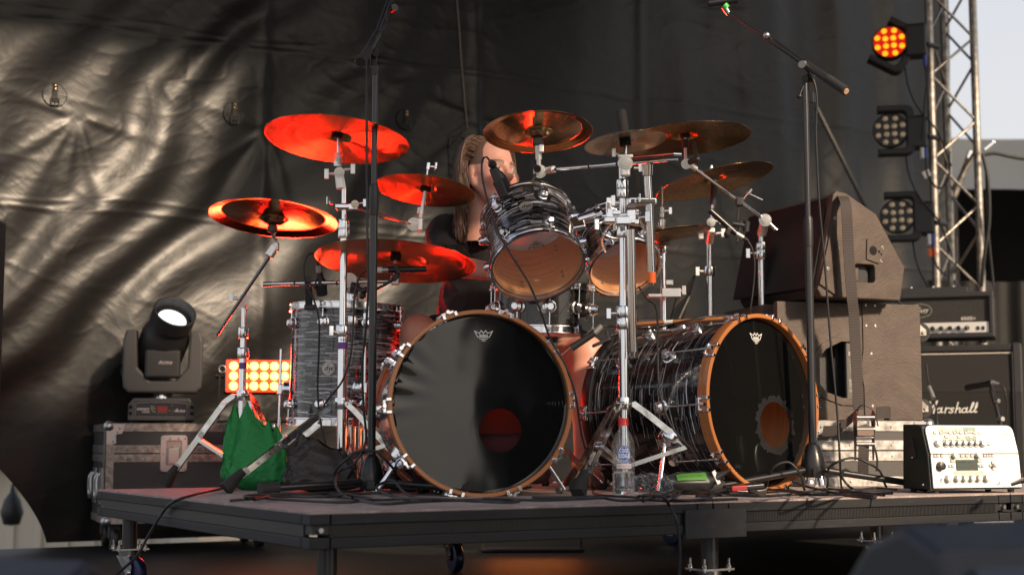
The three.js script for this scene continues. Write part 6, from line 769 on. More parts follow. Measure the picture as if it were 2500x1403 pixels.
// ---------- right: truss tower, wash lights, tent, rope ----------
{
  const t = thing('truss_tower', 'silver aluminium truss tower beside the backdrop at the right', 'truss', null, P(2330, 700, 9.5).setY(0)); const A0 = P(2288, 690, 9.3), B0 = P(2325, 690, 9.62), C0 = P(2398, 690, 9.42), lo = 0, hi = 4.8, at = (p, y) => p.clone().setY(y);
  for (const p of [A0, B0, C0]) nb().bar(at(p, lo), at(p, hi), 0.025, 0.025, 20).mesh('chord', aluTruss, t);
  for (const [p, q, ph] of [[A0, B0, 0], [B0, C0, 0.1], [A0, C0, 0.27]]) { let y = 0.1 + ph, k = 0; while (y < hi - 0.3) { nb().bar(at(k % 2 ? p : q, y), at(k % 2 ? q : p, y + 0.275), 0.0085, 0.0085, 10).mesh('brace', aluTruss, t); y += 0.275; k++; } }
  nb().box(0.5, 0.02, 0.5, P(2330, 700, 9.5).setY(0.011)).mesh('base_plate', steel, t);
  const dkm = M({ color: [0.02, 0.02, 0.021], roughness: 0.45 });
  function par(px, py, lit, label) {
    const o = P(px, py, 9.15), f = thing('wash_light', label, 'stage light', 'round wash lights on the truss', o.clone()), n = lit ? V(-0.22, 0.12, 1).normalize() : V(-0.3, 0.0, 1).normalize(), m = frame(o, n, V(1, 0, 0)), R = 0.108;
    nb().lathe([[0, -0.12], [0.06, -0.12], [R - 0.004, -0.06], [R, 0.004], [R - 0.004, 0.010], [R - 0.009, 0.004], [0, 0.004]], m, 40, 0.5).mesh('lamp_head', dkm, f);
    const lm = lit ? M({ color: [0.9, 0.5, 0.1], emissive: col(1, 0.36, 0.0), emissiveIntensity: 1.25, roughness: 0.3 }) : M({ color: [0.80, 0.66, 0.44], roughness: 0.25, metalness: 0.2 }); const sp = lit ? 0.0 : 0.5;
    for (const [r, k, a0] of [[0.034, 4, 0.75], [0.080, 8, 0.40]]) for (let i = 0; i < k; i++) { const a = a0 + i / k * 2 * PI; nb().add(new THREE.SphereGeometry(0.0175, 14, 8, 0, 2 * PI, 0, PI / 2).scale(1, 0.35, 1), m.clone().multiply(T(r * Math.cos(a), 0.0048, r * Math.sin(a)))).mesh('led', lm, f); }
    if (lit) nb().lathe([[0, 0.0045], [R - 0.010, 0.0045]], m, 36).mesh('red_glow_disc', M({ color: [0.1, 0.01, 0.01], emissive: col(0.5, 0.005, 0), roughness: 0.4 }), f); const yk = nb(), rt = V(1, 0, 0); yk.ext((() => { const s = new THREE.Shape(); s.moveTo(-0.06, 0.155); s.lineTo(0.11, 0.155); s.quadraticCurveTo(0.165, 0.15, 0.165, 0.09); s.lineTo(0.165, -0.09); s.quadraticCurveTo(0.165, -0.15, 0.11, -0.155); s.lineTo(-0.06, -0.155); s.lineTo(-0.06, -0.118); s.lineTo(0.09, -0.118); s.quadraticCurveTo(0.118, -0.11, 0.118, -0.07); s.lineTo(0.118, 0.07); s.quadraticCurveTo(0.118, 0.11, 0.09, 0.118); s.lineTo(-0.06, 0.118); s.closePath(); return s; })(), 0.09, 0.008, (lit ? E(0, -0.1, -0.5) : E(0, -0.2, 0)).setPosition(o.clone().add(V(0.0, 0, -0.08)))); yk.mesh('yoke', dkm, f);  // emissive disc adds the red glow around the lit lenses
    const bo = P(px + 76, py + (lit ? -5 : 4), 9.12); nb().rbox(0.13, 0.21, 0.12, 0.02, bo.clone().add(V(-0.02, 0, -0.03)), E(0, -0.3, 0)).mesh('base', dkm, f); nb().bar(bo.clone().add(V(0.03, -0.03, 0.02)), bo.clone().add(V(0.12, -0.03, -0.05)), 0.016).mesh('truss_clamp', dkm, f);
    for (const [dx, m2] of [[-0.008, whitePlastic], [0.014, M({ color: [0.03, 0.06, 0.35], roughness: 0.4 })]]) if (!lit || dx > 0) nb().bar(bo.clone().add(V(dx, -0.105, 0.03)), bo.clone().add(V(dx, -0.17, 0.03)), 0.0125).mesh('power_plug', m2, f);
    cable(lit ? 'thin cable below the lit wash light on the truss' : py < 400 ? 'looped cable below the middle wash light' : 'looped cable below the lowest wash light', [bo.clone().add(V(0.014, -0.17, 0.03)), bo.clone().add(V(0.02, -0.28, 0.04)), bo.clone().add(V(lit ? 0.01 : 0.09, -0.36, 0.03)), bo.clone().add(V(lit ? 0.0 : 0.15, lit ? -0.5 : -0.3, 0.02)), bo.clone().add(V(lit ? -0.01 : 0.17, lit ? -0.62 : -0.12, 0.0))], 0.0065, 'cables on the truss');
    cable(lit ? 'twisted cable pair hanging from the lit wash light' : py < 400 ? 'cable sagging from the middle wash light to the lowest' : 'cable running from the lowest wash light behind the amplifier', [o.clone().add(V(0.10, -0.15, -0.03)), o.clone().add(V(0.11, -0.28, 0)), o.clone().add(V(0.16, -0.42, 0.02)), o.clone().add(V(0.27, -0.56, 0.02)), o.clone().add(V(0.36, -0.78, 0.0))], 0.006, 'cables on the truss');
    if (lit) { const L = new THREE.SpotLight(col(1, 0.06, 0.01), 3, 14, 0.5, 0.6, 2); L.position.copy(o).addScaledVector(n, 0.05); L.target.position.copy(o).addScaledVector(n, 3); L.castShadow = true; L.name = 'wash_light_beam'; scene.add(L, L.target); }
    return f;
  }
  par(2173, 103, true, 'lit amber wash light highest on the truss'); par(2175, 318, false, 'unlit wash light in the middle of the truss'); par(2192, 528, false, 'unlit wash light lowest on the truss');
  single('cable_tag', 'orange tag tied to the cable under the lowest wash light', 'tag', 'cable tags', nb().rbox(0.055, 0.05, 0.003, 0.001, P(2277, 615, 9.1), E(0, 0.1, 0.25)), orangeTape); single('cable_tag', 'white printed tag tied to the cable under the middle wash light', 'tag', 'cable tags', nb().rbox(0.05, 0.045, 0.003, 0.001, P(2264, 424, 9.1), E(0, 0.1, 0.5)), whitePlastic);
  cable('thick cable bundle falling down the right chord of the truss', [P(2400, 375, 9.4), P(2412, 430, 9.38), P(2416, 540, 9.36), P(2405, 620, 9.36), P(2398, 700, 9.38)], 0.012, 'cables on the truss'); cable('cables leaving the truss towards the right edge', [P(2400, 378, 9.4), P(2430, 374, 9.4), P(2470, 382, 9.4), P(2520, 390, 9.4)], 0.012, 'cables on the truss'); cable('straight cable beside the truss behind the amplifier head', [P(2408, 400, 9.4), P(2414, 560, 9.4), P(2427, 700, 9.4)], 0.008, 'cables on the truss');
  const rk = thing('truss_brace', 'slanting steel brace with clamp behind the truss', 'brace', null, P(2345, 420, 9.8)); nb().bar(P(2330, 480, 9.8), P(2372, 375, 9.8), 0.022).mesh('tube', aluTruss, rk); nb().rbox(0.03, 0.06, 0.03, 0.006, P(2367, 378, 9.7), E(0, 0, -0.4)).mesh('clamp', chrome, rk); nb().rbox(0.02, 0.09, 0.02, 0.004, P(2416, 356, 9.4), E(0, 0, -0.9)).mesh('clamp', chrome, rk);
  single('guy_pole', 'thin dark pole slanting in front of the blue lit backdrop', 'pole', null, nb().bar(P(1994, 262, 9.0), P(2135, 545, 8.9), 0.014), M({ color: [0.05, 0.045, 0.04], roughness: 0.5 }));
}
{ // marquee beyond the truss
  const t = thing('marquee_tent', 'dark green marquee tent beyond the truss at the right edge', 'tent', null, P(2500, 1000, 14).setY(-1.25)), roof = M({ color: [0.085, 0.09, 0.08], roughness: 0.7, side: THREE.DoubleSide }), dk = M({ color: [0.008, 0.009, 0.009], roughness: 0.9 }); const y1 = P(2400, 322, 15.2).y, y2 = P(2400, 455, 13).y, x0 = P(2270, 400, 14).x, g = new THREE.BufferGeometry();
  nb().add(new THREE.PlaneGeometry(7, 1, 60, 8).translate(3.5, 0, 0), T(0, 0, 0)); const pg = new THREE.PlaneGeometry(7, 1, 70, 16), p = pg.attributes.position; for (let i = 0; i < p.count; i++) { const x = p.getX(i) + 3.5, v = p.getY(i) + 0.5; p.setXYZ(i, x0 + x, y2 + (y1 - y2) * v - 0.12 * Math.sin(v * PI) - x * 0.02 * v, -13 - v * 2.2 + 0.03 * Math.sin(x * 5)); } pg.computeVertexNormals(); nb().add(pg).mesh('roof', roof, t);
  nb().box(7, y1 + 1.2, 0.05, V(x0 + 3.5, (y1 - 1.2) / 2, -15.4)).mesh('back_wall', dk, t); nb().box(0.05, y2 + 1.2, 2.3, V(x0 + 0.0, (y2 - 1.2) / 2, -14.2)).mesh('side_wall', dk, t); nb().box(0.05, y2 + 1.2, 2.3, V(x0 + 7, (y2 - 1.2) / 2, -14.2)).mesh('side_wall', dk, t);
  single('side_drape', 'black drape closing the backdrop behind the truss and amplifiers', 'drape', null, (() => { const dg = new THREE.PlaneGeometry(2.4, 3.0, 120, 20), q = dg.attributes.position; for (let i = 0; i < q.count; i++) { const x = q.getX(i), y = q.getY(i); q.setXYZ(i, x, y, 0.035 * Math.sin(x * 21 + 0.5 * y) + 0.02 * Math.sin(x * 47)); } dg.computeVertexNormals(); return nb().add(dg, yawM(P(2480, 800, 10.6).setY(0.15), 10 * DEG)); })(), M({ color: [0.012, 0.012, 0.012], roughness: 0.8, side: THREE.DoubleSide }));
}
{ // left edge: speaker edge and what shows past the backdrop
  const o = P(-74, 900, 6.2).setY(0), t = thing('column_loudspeaker', 'tall black loudspeaker with metal edge cut by the left picture edge', 'loudspeaker', null, o); const top = plumb(P(0, 900, 6.2), 535).y; nb().rbox(0.19, top, 0.22, 0.012, o.clone().setY(top / 2 + 0.001)).mesh('cabinet', tolex, t); nb().tube([o.clone().add(V(0.094, 0.01, 0.11)), o.clone().add(V(0.094, top - 0.05, 0.11)), o.clone().add(V(0.08, top - 0.01, 0.11)), o.clone().add(V(-0.09, top, 0.11))], 0.006, 60).mesh('edge_trim', chromeWorn, t);
  const s = thing('storage_container', 'cream container seen through the gap left of the backdrop', 'container', null, P(40, 1200, 13).setY(-1.25)), cm = M({ color: [0.62, 0.56, 0.44], roughness: 0.6 }); const c = P(30, 1200, 13); nb().box(4, 3.2, 1.2, V(c.x - 0.6, 0.36, c.z - 0.6)).mesh('wall', cm, s); for (let i = 0; i < 16; i++) nb().rbox(0.07, 3.0, 0.05, 0.01, V(c.x - 2.4 + i * 0.24, 0.36, c.z + 0.012)).mesh('rib', cm, s); nb().bar(V(c.x - 2.5, 0.33, c.z + 0.12), V(c.x + 1.3, 0.33, c.z + 0.12), 0.07).mesh('pipe_rail', M({ color: [0.6, 0.58, 0.5], roughness: 0.4 }), s);
  single('rubbish_sack', 'black sack hanging in front of the cream container', 'sack', null, nb().lathe([[0, -0.13], [0.06, -0.12], [0.085, -0.03], [0.06, 0.06], [0.02, 0.12], [0.01, 0.18]], new THREE.Matrix4().setPosition(P(28, 1240, 11)), 24), blackPlastic);
}
function floorWedge(o, yaw, label) { const t = local('floor_monitor', label, 'loudspeaker', 'floor monitors at the stage front', o, yaw), prof = [[-0.22, 0], [0.22, 0], [0.22, 0.10], [0.0, 0.375], [-0.06, 0.40], [-0.12, 0.37], [-0.22, 0.12]], bm = M({ color: [0.02, 0.022, 0.028], roughness: 0.5, bumpMap: tGrain, bumpScale: 0.001 }, 5); nb().ext(poly(prof), 0.62, 0.012, new THREE.Matrix4().makeRotationY(PI / 2).setPosition(-0.31, 0.012, 0)).mesh('cabinet', bm, t); const a = V(0, 0.385, -0.02), b = V(0, 0.115, -0.236); nb().beam(V(0, 0.36, 0.135), V(0, 0.14, 0.232), 0.56, 0.012, V(1, 0, 0)).mesh('rear_panel', M({ color: [0.03, 0.04, 0.062], roughness: 0.55 }), t); nb().beam(a, b, 0.56, 0.012, V(1, 0, 0)).mesh('grille', blackPlastic, t); return t; }  // blue sky light is put into the rear panel's colour
floorWedge(P(2520, 1300, 2.05).setY(0.001), 32 * DEG, 'blurred black floor monitor in the right foreground'); floorWedge(P(-160, 1330, 2.2).setY(-0.06), -20 * DEG, 'blurred black floor monitor corner at the lower left edge');
// stack added outside the view to shade the left and darken the drum head
{
  const o = V(4.45, -1.25, 2.3), t = local('added_shade_stack', 'tall black stack of cabinets added out of view to shade the stage', 'loudspeaker', null, o, 0); for (const x of [-0.805, 0.805]) for (let i = 0; i < 7; i++) nb().rbox(1.60, 1.19, 0.9, 0.02, V(x, 0.60 + i * 1.2, 0)).mesh('cabinet', tolex, t);
}
// ---------- the drummer ----------
const capsule = (p, a, b, ra, rb) => { const ab = b.clone().sub(a), ap = p.clone().sub(a), h = Math.max(0, Math.min(1, ap.dot(ab) / ab.lengthSq())); return ap.addScaledVector(ab, -h).length() - (ra + (rb - ra) * h); };
const ell = (p, c, r) => { const x = (p.x - c[0]) / r[0], y = (p.y - c[1]) / r[1], z = (p.z - c[2]) / r[2], k = Math.hypot(x, y, z); return k < 1e-6 ? -Math.min(...r) : (k - 1) * Math.min(...r) * (0.5 + 0.5 * Math.min(1, k)) * 1.15; };
const smin = (a, b, k) => { const h = Math.max(k - Math.abs(a - b), 0) / k; return Math.min(a, b) - h * h * k * 0.25; };
function meshField(c, half, res, sdf) {
  const mc = new MarchingCubes(res, new THREE.MeshBasicMaterial(), false, false, 400000), p = V(0, 0, 0), n3 = res * res; mc.isolation = 0;
  for (let z = 0; z < res; z++) for (let y = 0; y < res; y++) for (let x = 0; x < res; x++) { p.set(c.x + half * (x - res / 2) / (res / 2), c.y + half * (y - res / 2) / (res / 2), c.z + half * (z - res / 2) / (res / 2)); mc.field[x + y * res + z * n3] = -sdf(p); }
  mc.update(); const n = mc.count, pos = new Float32Array(n * 3), nor = new Float32Array(n * 3), e = 0.0015;
  for (let i = 0; i < n; i++) { for (let k = 0; k < 3; k++) pos[i * 3 + k] = c.getComponent(k) + half * mc.positionArray[i * 3 + k]; p.set(pos[i * 3], pos[i * 3 + 1], pos[i * 3 + 2]); const g = V(0, 0, 0); for (let k = 0; k < 3; k++) { const q = p.clone(); q.setComponent(k, p.getComponent(k) + e); const a = sdf(q); q.setComponent(k, p.getComponent(k) - e); g.setComponent(k, a - sdf(q)); } g.normalize(); nor.set([g.x, g.y, g.z], i * 3); }
  const g = new THREE.BufferGeometry(); g.setAttribute('position', new THREE.BufferAttribute(pos, 3)); g.setAttribute('normal', new THREE.BufferAttribute(nor, 3)); return g;
}
{
  const HD = 5.62, head = P(1196, 424, HD), J = { shR: P(1092, 572, 5.66), elR: P(1100, 648, 5.50), wrR: P(1235, 668, 5.38), shL: P(1285, 572, 5.92), elL: P(1352, 690, 5.86), wrL: P(1350, 700, 5.6), hipR: P(1150, 880, 5.86), knR: P(1022, 812, 5.45), anR: P(1075, 1130, 5.35), hipL: P(1235, 880, 5.96), knL: P(1432, 862, 5.62), anL: P(1428, 1135, 5.5), neck: P(1178, 518, 5.74), chest: P(1185, 640, 5.8), belly: P(1185, 770, 5.84), pel: P(1190, 870, 5.9) };
  const t = thing('person', 'drummer with long brown hair in a black t-shirt, seated behind the toms', 'person', null, J.pel.clone().setY(RISER)); 
  const yaw = 40 * DEG, hm = E(-0.04, yaw, -0.06).scale(V(1.1, 1.06, 1.08)).setPosition(head), hi = hm.clone().invert(), loc = V(0, 0, 0);
  const headSdf = (w) => { const p = loc.copy(w).applyMatrix4(hi), ax = V(Math.abs(p.x), p.y, p.z); let d = ell(p, [0, 0.032, -0.012], [0.076, 0.096, 0.098]); d = smin(d, ell(p, [0, -0.04, 0.024], [0.058, 0.084, 0.068]), 0.03); d = smin(d, ell(p, [0, -0.105, 0.056], [0.028, 0.022, 0.026]), 0.025); d = smin(d, capsule(ax, V(0, 0.022, 0.082), V(0.036, 0.020, 0.076), 0.013, 0.010), 0.018); d = smin(d, ell(ax, [0.042, -0.03, 0.056], [0.026, 0.028, 0.026]), 0.025);
    d = -smin(-d, ell(ax, [0.033, 0.0, 0.098], [0.018, 0.010, 0.012]), 0.012); d = smin(d, capsule(p, V(0, 0.008, 0.090), V(0, -0.030, 0.112), 0.009, 0.013), 0.012); d = smin(d, capsule(ax, V(0.0, -0.033, 0.104), V(0.012, -0.034, 0.096), 0.009, 0.008), 0.008); d = smin(d, capsule(ax, V(0, -0.060, 0.091), V(0.020, -0.063, 0.082), 0.0065, 0.004), 0.008); d = smin(d, capsule(ax, V(0, -0.073, 0.089), V(0.017, -0.071, 0.081), 0.0075, 0.004), 0.008); d = smin(d, ell(ax, [0.076, -0.006, -0.014], [0.007, 0.028, 0.017]), 0.008);
    d = smin(d, capsule(ax, V(0.060, -0.048, 0.002), V(0.012, -0.104, 0.050), 0.016, 0.018), 0.02); return smin(d, capsule(p, V(0, -0.06, -0.035), V(0.0, -0.25, -0.065), 0.047, 0.066), 0.018); };
  const bodySdf = (p) => { let d = capsule(p, J.shR, J.elR, 0.054, 0.046); d = smin(d, capsule(p, J.elR, J.wrR, 0.045, 0.028), 0.02); let e = smin(capsule(p, J.shL, J.elL, 0.054, 0.044), capsule(p, J.elL, J.wrL, 0.043, 0.028), 0.02); d = Math.min(d, e); d = smin(d, capsule(p, J.chest, J.belly, 0.10, 0.11), 0.06); d = smin(d, capsule(p, J.shR, J.shL, 0.055, 0.055), 0.06); d = smin(d, capsule(p, J.neck.clone().add(V(0.01, 0.06, 0.04)), J.chest, 0.055, 0.07), 0.04); for (const s of ['R', 'L']) { let l = smin(capsule(p, J['hip' + s], J['kn' + s], 0.088, 0.062), capsule(p, J['kn' + s], J['an' + s], 0.062, 0.040), 0.03); l = smin(l, capsule(p, lerp(J['kn' + s], J['an' + s], 0.2), lerp(J['kn' + s], J['an' + s], 0.5), 0.058, 0.05), 0.03); l = smin(l, capsule(p, J['an' + s], J['an' + s].clone().add(V(0.03, -0.05, 0.17)), 0.042, 0.034), 0.03); d = smin(d, l, 0.05); } return smin(d, capsule(p, J.belly, J.pel, 0.11, 0.12), 0.06); };
  const mid = P(1220, 850, 5.65), bg = meshField(mid, 0.72, 120, bodySdf), hg = meshField(head.clone().add(V(0, -0.03, 0)), 0.235, 140, headSdf);
  const hand = (wr, el, sgn) => { const d = wr.clone().sub(el).normalize(), up = V(0, 1, 0), s = d.clone().cross(up).normalize().multiplyScalar(sgn), n = s.clone().cross(d).normalize().multiplyScalar(sgn), f = (a, b, c) => wr.clone().addScaledVector(d, a).addScaledVector(s, b).addScaledVector(n, c), fg = [[-0.03, 0.062], [-0.010, 0.072], [0.011, 0.067], [0.030, 0.052]].map(([b, L]) => [f(0.075, b, 0), f(0.075 + L * 0.5, b, -0.012), f(0.075 + L * 0.45, b, -0.042), f(0.06 + L * 0.2, b, -0.05)]); return meshField(f(0.06, 0, -0.01), 0.12, 64, (p) => { let k = capsule(p, f(-0.03, 0, 0), f(0.01, 0, 0), 0.027, 0.025); for (const b of [-0.026, 0, 0.024]) k = smin(k, capsule(p, f(0.012, b * 0.7, 0), f(0.07, b, 0), 0.014, 0.012), 0.015); let m = 1; for (const q of fg) for (let i = 0; i < 3; i++) m = Math.min(m, capsule(p, q[i], q[i + 1], 0.0095 - i * 0.0008, 0.009 - i * 0.0008)); k = smin(k, m, 0.006); return smin(k, Math.min(capsule(p, f(0.02, -0.025, -0.005), f(0.05, -0.045, -0.03), 0.012, 0.010), capsule(p, f(0.05, -0.045, -0.03), f(0.075, -0.03, -0.042), 0.0095, 0.0085)), 0.01); }); };
  const geos = [bg, hg, hand(J.wrR, J.elR, 1), hand(J.wrL, J.elL, -1)]; const eyes = []; for (const s of [-1, 1]) { const e = new THREE.SphereGeometry(0.0125, 20, 14).toNonIndexed(); e.applyMatrix4(hm.clone().multiply(T(s * 0.033, 0.001, 0.0785))); e.deleteAttribute('uv'); eyes.push(e); } geos.push(...eyes);
  { // a nose ring of thin wire
    const nr = new THREE.TorusGeometry(0.006, 0.0011, 6, 18).toNonIndexed(); nr.deleteAttribute('uv'); nr.applyMatrix4(hm.clone().multiply(T(0.016, -0.036, 0.103)).multiply(E(0, 0.9, 0))); geos.push(nr); eyes.push(nr);
  }
  geos.forEach((g, gi) => { const p = g.attributes.position, c = new Float32Array(p.count * 3), q = V(0, 0, 0); for (let i = 0; i < p.count; i++) { q.fromBufferAttribute(p, i); let r = [0.60, 0.30, 0.225]; const n = 1 + 0.12 * fbm(q.x * 40, q.y * 40, q.z * 40, 3) + 0.10 * N(q.x * 9, q.y * 9, q.z * 9); r = r.map(v => v * n); if (gi === 1) { const l = q.clone().applyMatrix4(hi), ax = Math.abs(l.x); if (l.z > 0.07 && Math.abs(l.y + 0.067) < 0.0115 && ax < 0.024) r = [0.40, 0.15, 0.13]; if (l.z > 0.06 && ax > 0.012 && ax < 0.05 && Math.abs(l.y - 0.024 + (ax - 0.03) * (ax - 0.03) * 6) < 0.0065 + 0.002 * N(l.x * 300, l.y * 300)) r = [0.17, 0.085, 0.055]; if (ell(V(ax, l.y, l.z), [0.042, -0.03, 0.07], [0.03, 0.025, 0.03]) < 0) r = [r[0] * 1.05, r[1] * 0.88, r[2] * 0.86]; if (l.y > 0.02 && (l.z < 0.045 - (l.y - 0.02) * 0.2 || l.y > 0.115)) r = [0.13, 0.075, 0.05]; } if (gi === 4 || gi === 5) { const l = q.clone().applyMatrix4(hi), ex = l.x - (gi === 4 ? -0.033 : 0.033) - 0.002, rr = Math.hypot(ex, l.y - 0.001); r = l.z < 0.08 ? [0.5, 0.28, 0.2] : rr < 0.0022 ? [0.01, 0.01, 0.01] : rr < 0.0052 ? [0.12, 0.17, 0.18] : [0.36, 0.31, 0.29]; } if (gi === 6) r = [0.7, 0.68, 0.65]; c.set(r, i * 3); } g.setAttribute('color', new THREE.BufferAttribute(c, 3)); });
  const merged = mergeGeometries(geos.map(g => { const k = g.clone(); for (const a in k.attributes) if (!['position', 'normal', 'color'].includes(a)) k.deleteAttribute(a); return k; })); merged.applyMatrix4(t.userData_world); const body = new THREE.Mesh(merged, M({ vertexColors: true, color: [1, 1, 1], roughness: 0.5 })); body.name = 'body'; body.castShadow = body.receiveShadow = true; t.add(body);
  // clothes
  const shirtC = M({ color: [0.013, 0.012, 0.013], roughness: 0.9 });
  const fold = (p) => 0.005 * fbm(p.x * 14, p.y * 9, p.z * 14, 3) + 0.006 * Math.pow(1 - Math.abs(N(p.x * 11 + p.y * 5, p.y * 10 - p.x * 4, p.z * 9)), 6);
  const shirt = meshField(P(1190, 690, 5.8), 0.46, 104, (p) => { let d = smin(capsule(p, J.chest, J.belly, 0.155, 0.172), capsule(p, J.shR, J.shL, 0.075, 0.075), 0.10); d = smin(d, capsule(p, J.neck, J.chest, 0.075, 0.12), 0.06); d = smin(d, capsule(p, J.belly, J.pel, 0.172, 0.165), 0.08); for (const s of ['R', 'L']) { const e = lerp(J['sh' + s], J['el' + s], 0.78), dir = J['el' + s].clone().sub(J['sh' + s]).normalize(); let k = capsule(p, J['sh' + s], e, 0.072, 0.070); k = Math.max(k, p.clone().sub(e).dot(dir) - 0.005); d = smin(d, k, 0.03); } const nk = capsule(p, J.neck.clone().add(V(0.02, 0.10, 0.04)), J.neck.clone().add(V(0.012, 0.012, 0.03)), 0.075, 0.058); d = Math.max(d, -nk); return d - fold(p); });
  nb().add(shirt).mesh('t_shirt', shirtC, t);
  const shorts = meshField(P(1190, 870, 5.75), 0.46, 84, (p) => { let d = capsule(p, J.belly, J.pel, 0.15, 0.165); for (const s of ['R', 'L']) { const e = lerp(J['hip' + s], J['kn' + s], 0.74), dir = J['kn' + s].clone().sub(J['hip' + s]).normalize(); d = smin(d, Math.max(capsule(p, J['hip' + s], e, 0.112, 0.098), p.clone().sub(e).dot(dir)), 0.06); } return d - fold(p); });
  nb().add(shorts).mesh('shorts', M({ color: [0.016, 0.015, 0.016], roughness: 0.9 }), t);
  // hair: long locks falling from a receding hairline
  const hp = [], hn = [], hc = [];
  for (let i = 0; i < 2600; i++) {
    const side = i % 2 ? 1 : -1, a = rnd(0.7, PI) * side, e = rnd(0.05, 1.35), R = 0.098; if (Math.abs(a) < 1.35 && e < 0.35) continue; const r0 = V(Math.sin(a) * Math.cos(e) * 0.081, 0.032 + Math.sin(e) * 0.100, Math.cos(a) * Math.cos(e) * 0.100 - 0.014); if (r0.z > (side < 0 ? 0.012 : 0.045) - (r0.y - 0.03) * 0.1) continue;
    const lim = side < 0 ? 1.62 : 1.3, ang = Math.abs(a) < lim ? (lim + rnd(0, 0.25)) * side : a, outx = Math.sin(ang) * rnd(0.084, 0.116), outz = Math.cos(ang) * rnd(0.080, 0.115) - 0.015, L = rnd(0.16, 0.29), wv = rnd(0.002, 0.009), ph = rnd(0, 6), pts = [r0.clone().multiplyScalar(0.96), V(r0.x * 0.5 + outx * 0.56, r0.y + 0.004, r0.z * 0.5 + outz * 0.5), V(outx * 1.0, r0.y * 0.25, outz)]; for (let k = 1; k <= 6; k++) { const v = k / 6; pts.push(V(outx * (1 + 0.1 * v) + wv * Math.sin(ph + k * 1.5), r0.y * 0.25 - L * v, outz * (1 - 0.05 * v) + 0.02 * v + wv * Math.cos(ph + k * 1.3))); }
    const g = new THREE.TubeGeometry(new THREE.CatmullRomCurve3(pts), 14, rnd(0.0009, 0.0024), 4).toNonIndexed(), p = g.attributes.position, n = g.attributes.normal, tone = rnd(0.55, 1.5), q = V(0, 0, 0), m3 = new THREE.Matrix3().getNormalMatrix(hm); for (let j = 0; j < p.count; j++) { q.fromBufferAttribute(p, j).applyMatrix4(hm); hp.push(q.x, q.y, q.z); q.fromBufferAttribute(n, j).applyMatrix3(m3); hn.push(q.x, q.y, q.z); hc.push(0.11 * tone, 0.056 * tone, 0.034 * tone); }
  }
  const hgeo = new THREE.BufferGeometry(); hgeo.setAttribute('position', new THREE.Float32BufferAttribute(hp, 3)); hgeo.setAttribute('normal', new THREE.Float32BufferAttribute(hn, 3)); hgeo.setAttribute('color', new THREE.Float32BufferAttribute(hc, 3)); hgeo.applyMatrix4(t.userData_world); const hair = new THREE.Mesh(hgeo, M({ vertexColors: true, color: [1, 1, 1], roughness: 0.5 })); hair.name = 'hair'; hair.castShadow = hair.receiveShadow = true; t.add(hair);
  // throne and sticks
  const st = thing('drum_throne', 'round black drum stool under the drummer', 'stool', null, J.pel.clone().setY(RISER)); const sy = J.pel.y - 0.2; nb().lathe([[0, 0.0], [0.16, 0.0], [0.17, 0.03], [0.165, 0.075], [0.13, 0.09], [0, 0.092]], new THREE.Matrix4().setPosition(J.pel.clone().setY(sy)), 36).mesh('seat', blackPlastic, st); nb().bar(J.pel.clone().setY(RISER + 0.06), J.pel.clone().setY(sy), 0.016).mesh('post', chrome, st); for (let i = 0; i < 3; i++) { const a = 0.4 + i * 2.094; nb().beam(J.pel.clone().setY(RISER + 0.3), J.pel.clone().add(V(0.28 * Math.cos(a), 0, 0.28 * Math.sin(a))).setY(RISER + 0.012), 0.022, 0.008, V(0, 1, 0)).mesh('leg', chrome, st); }
}
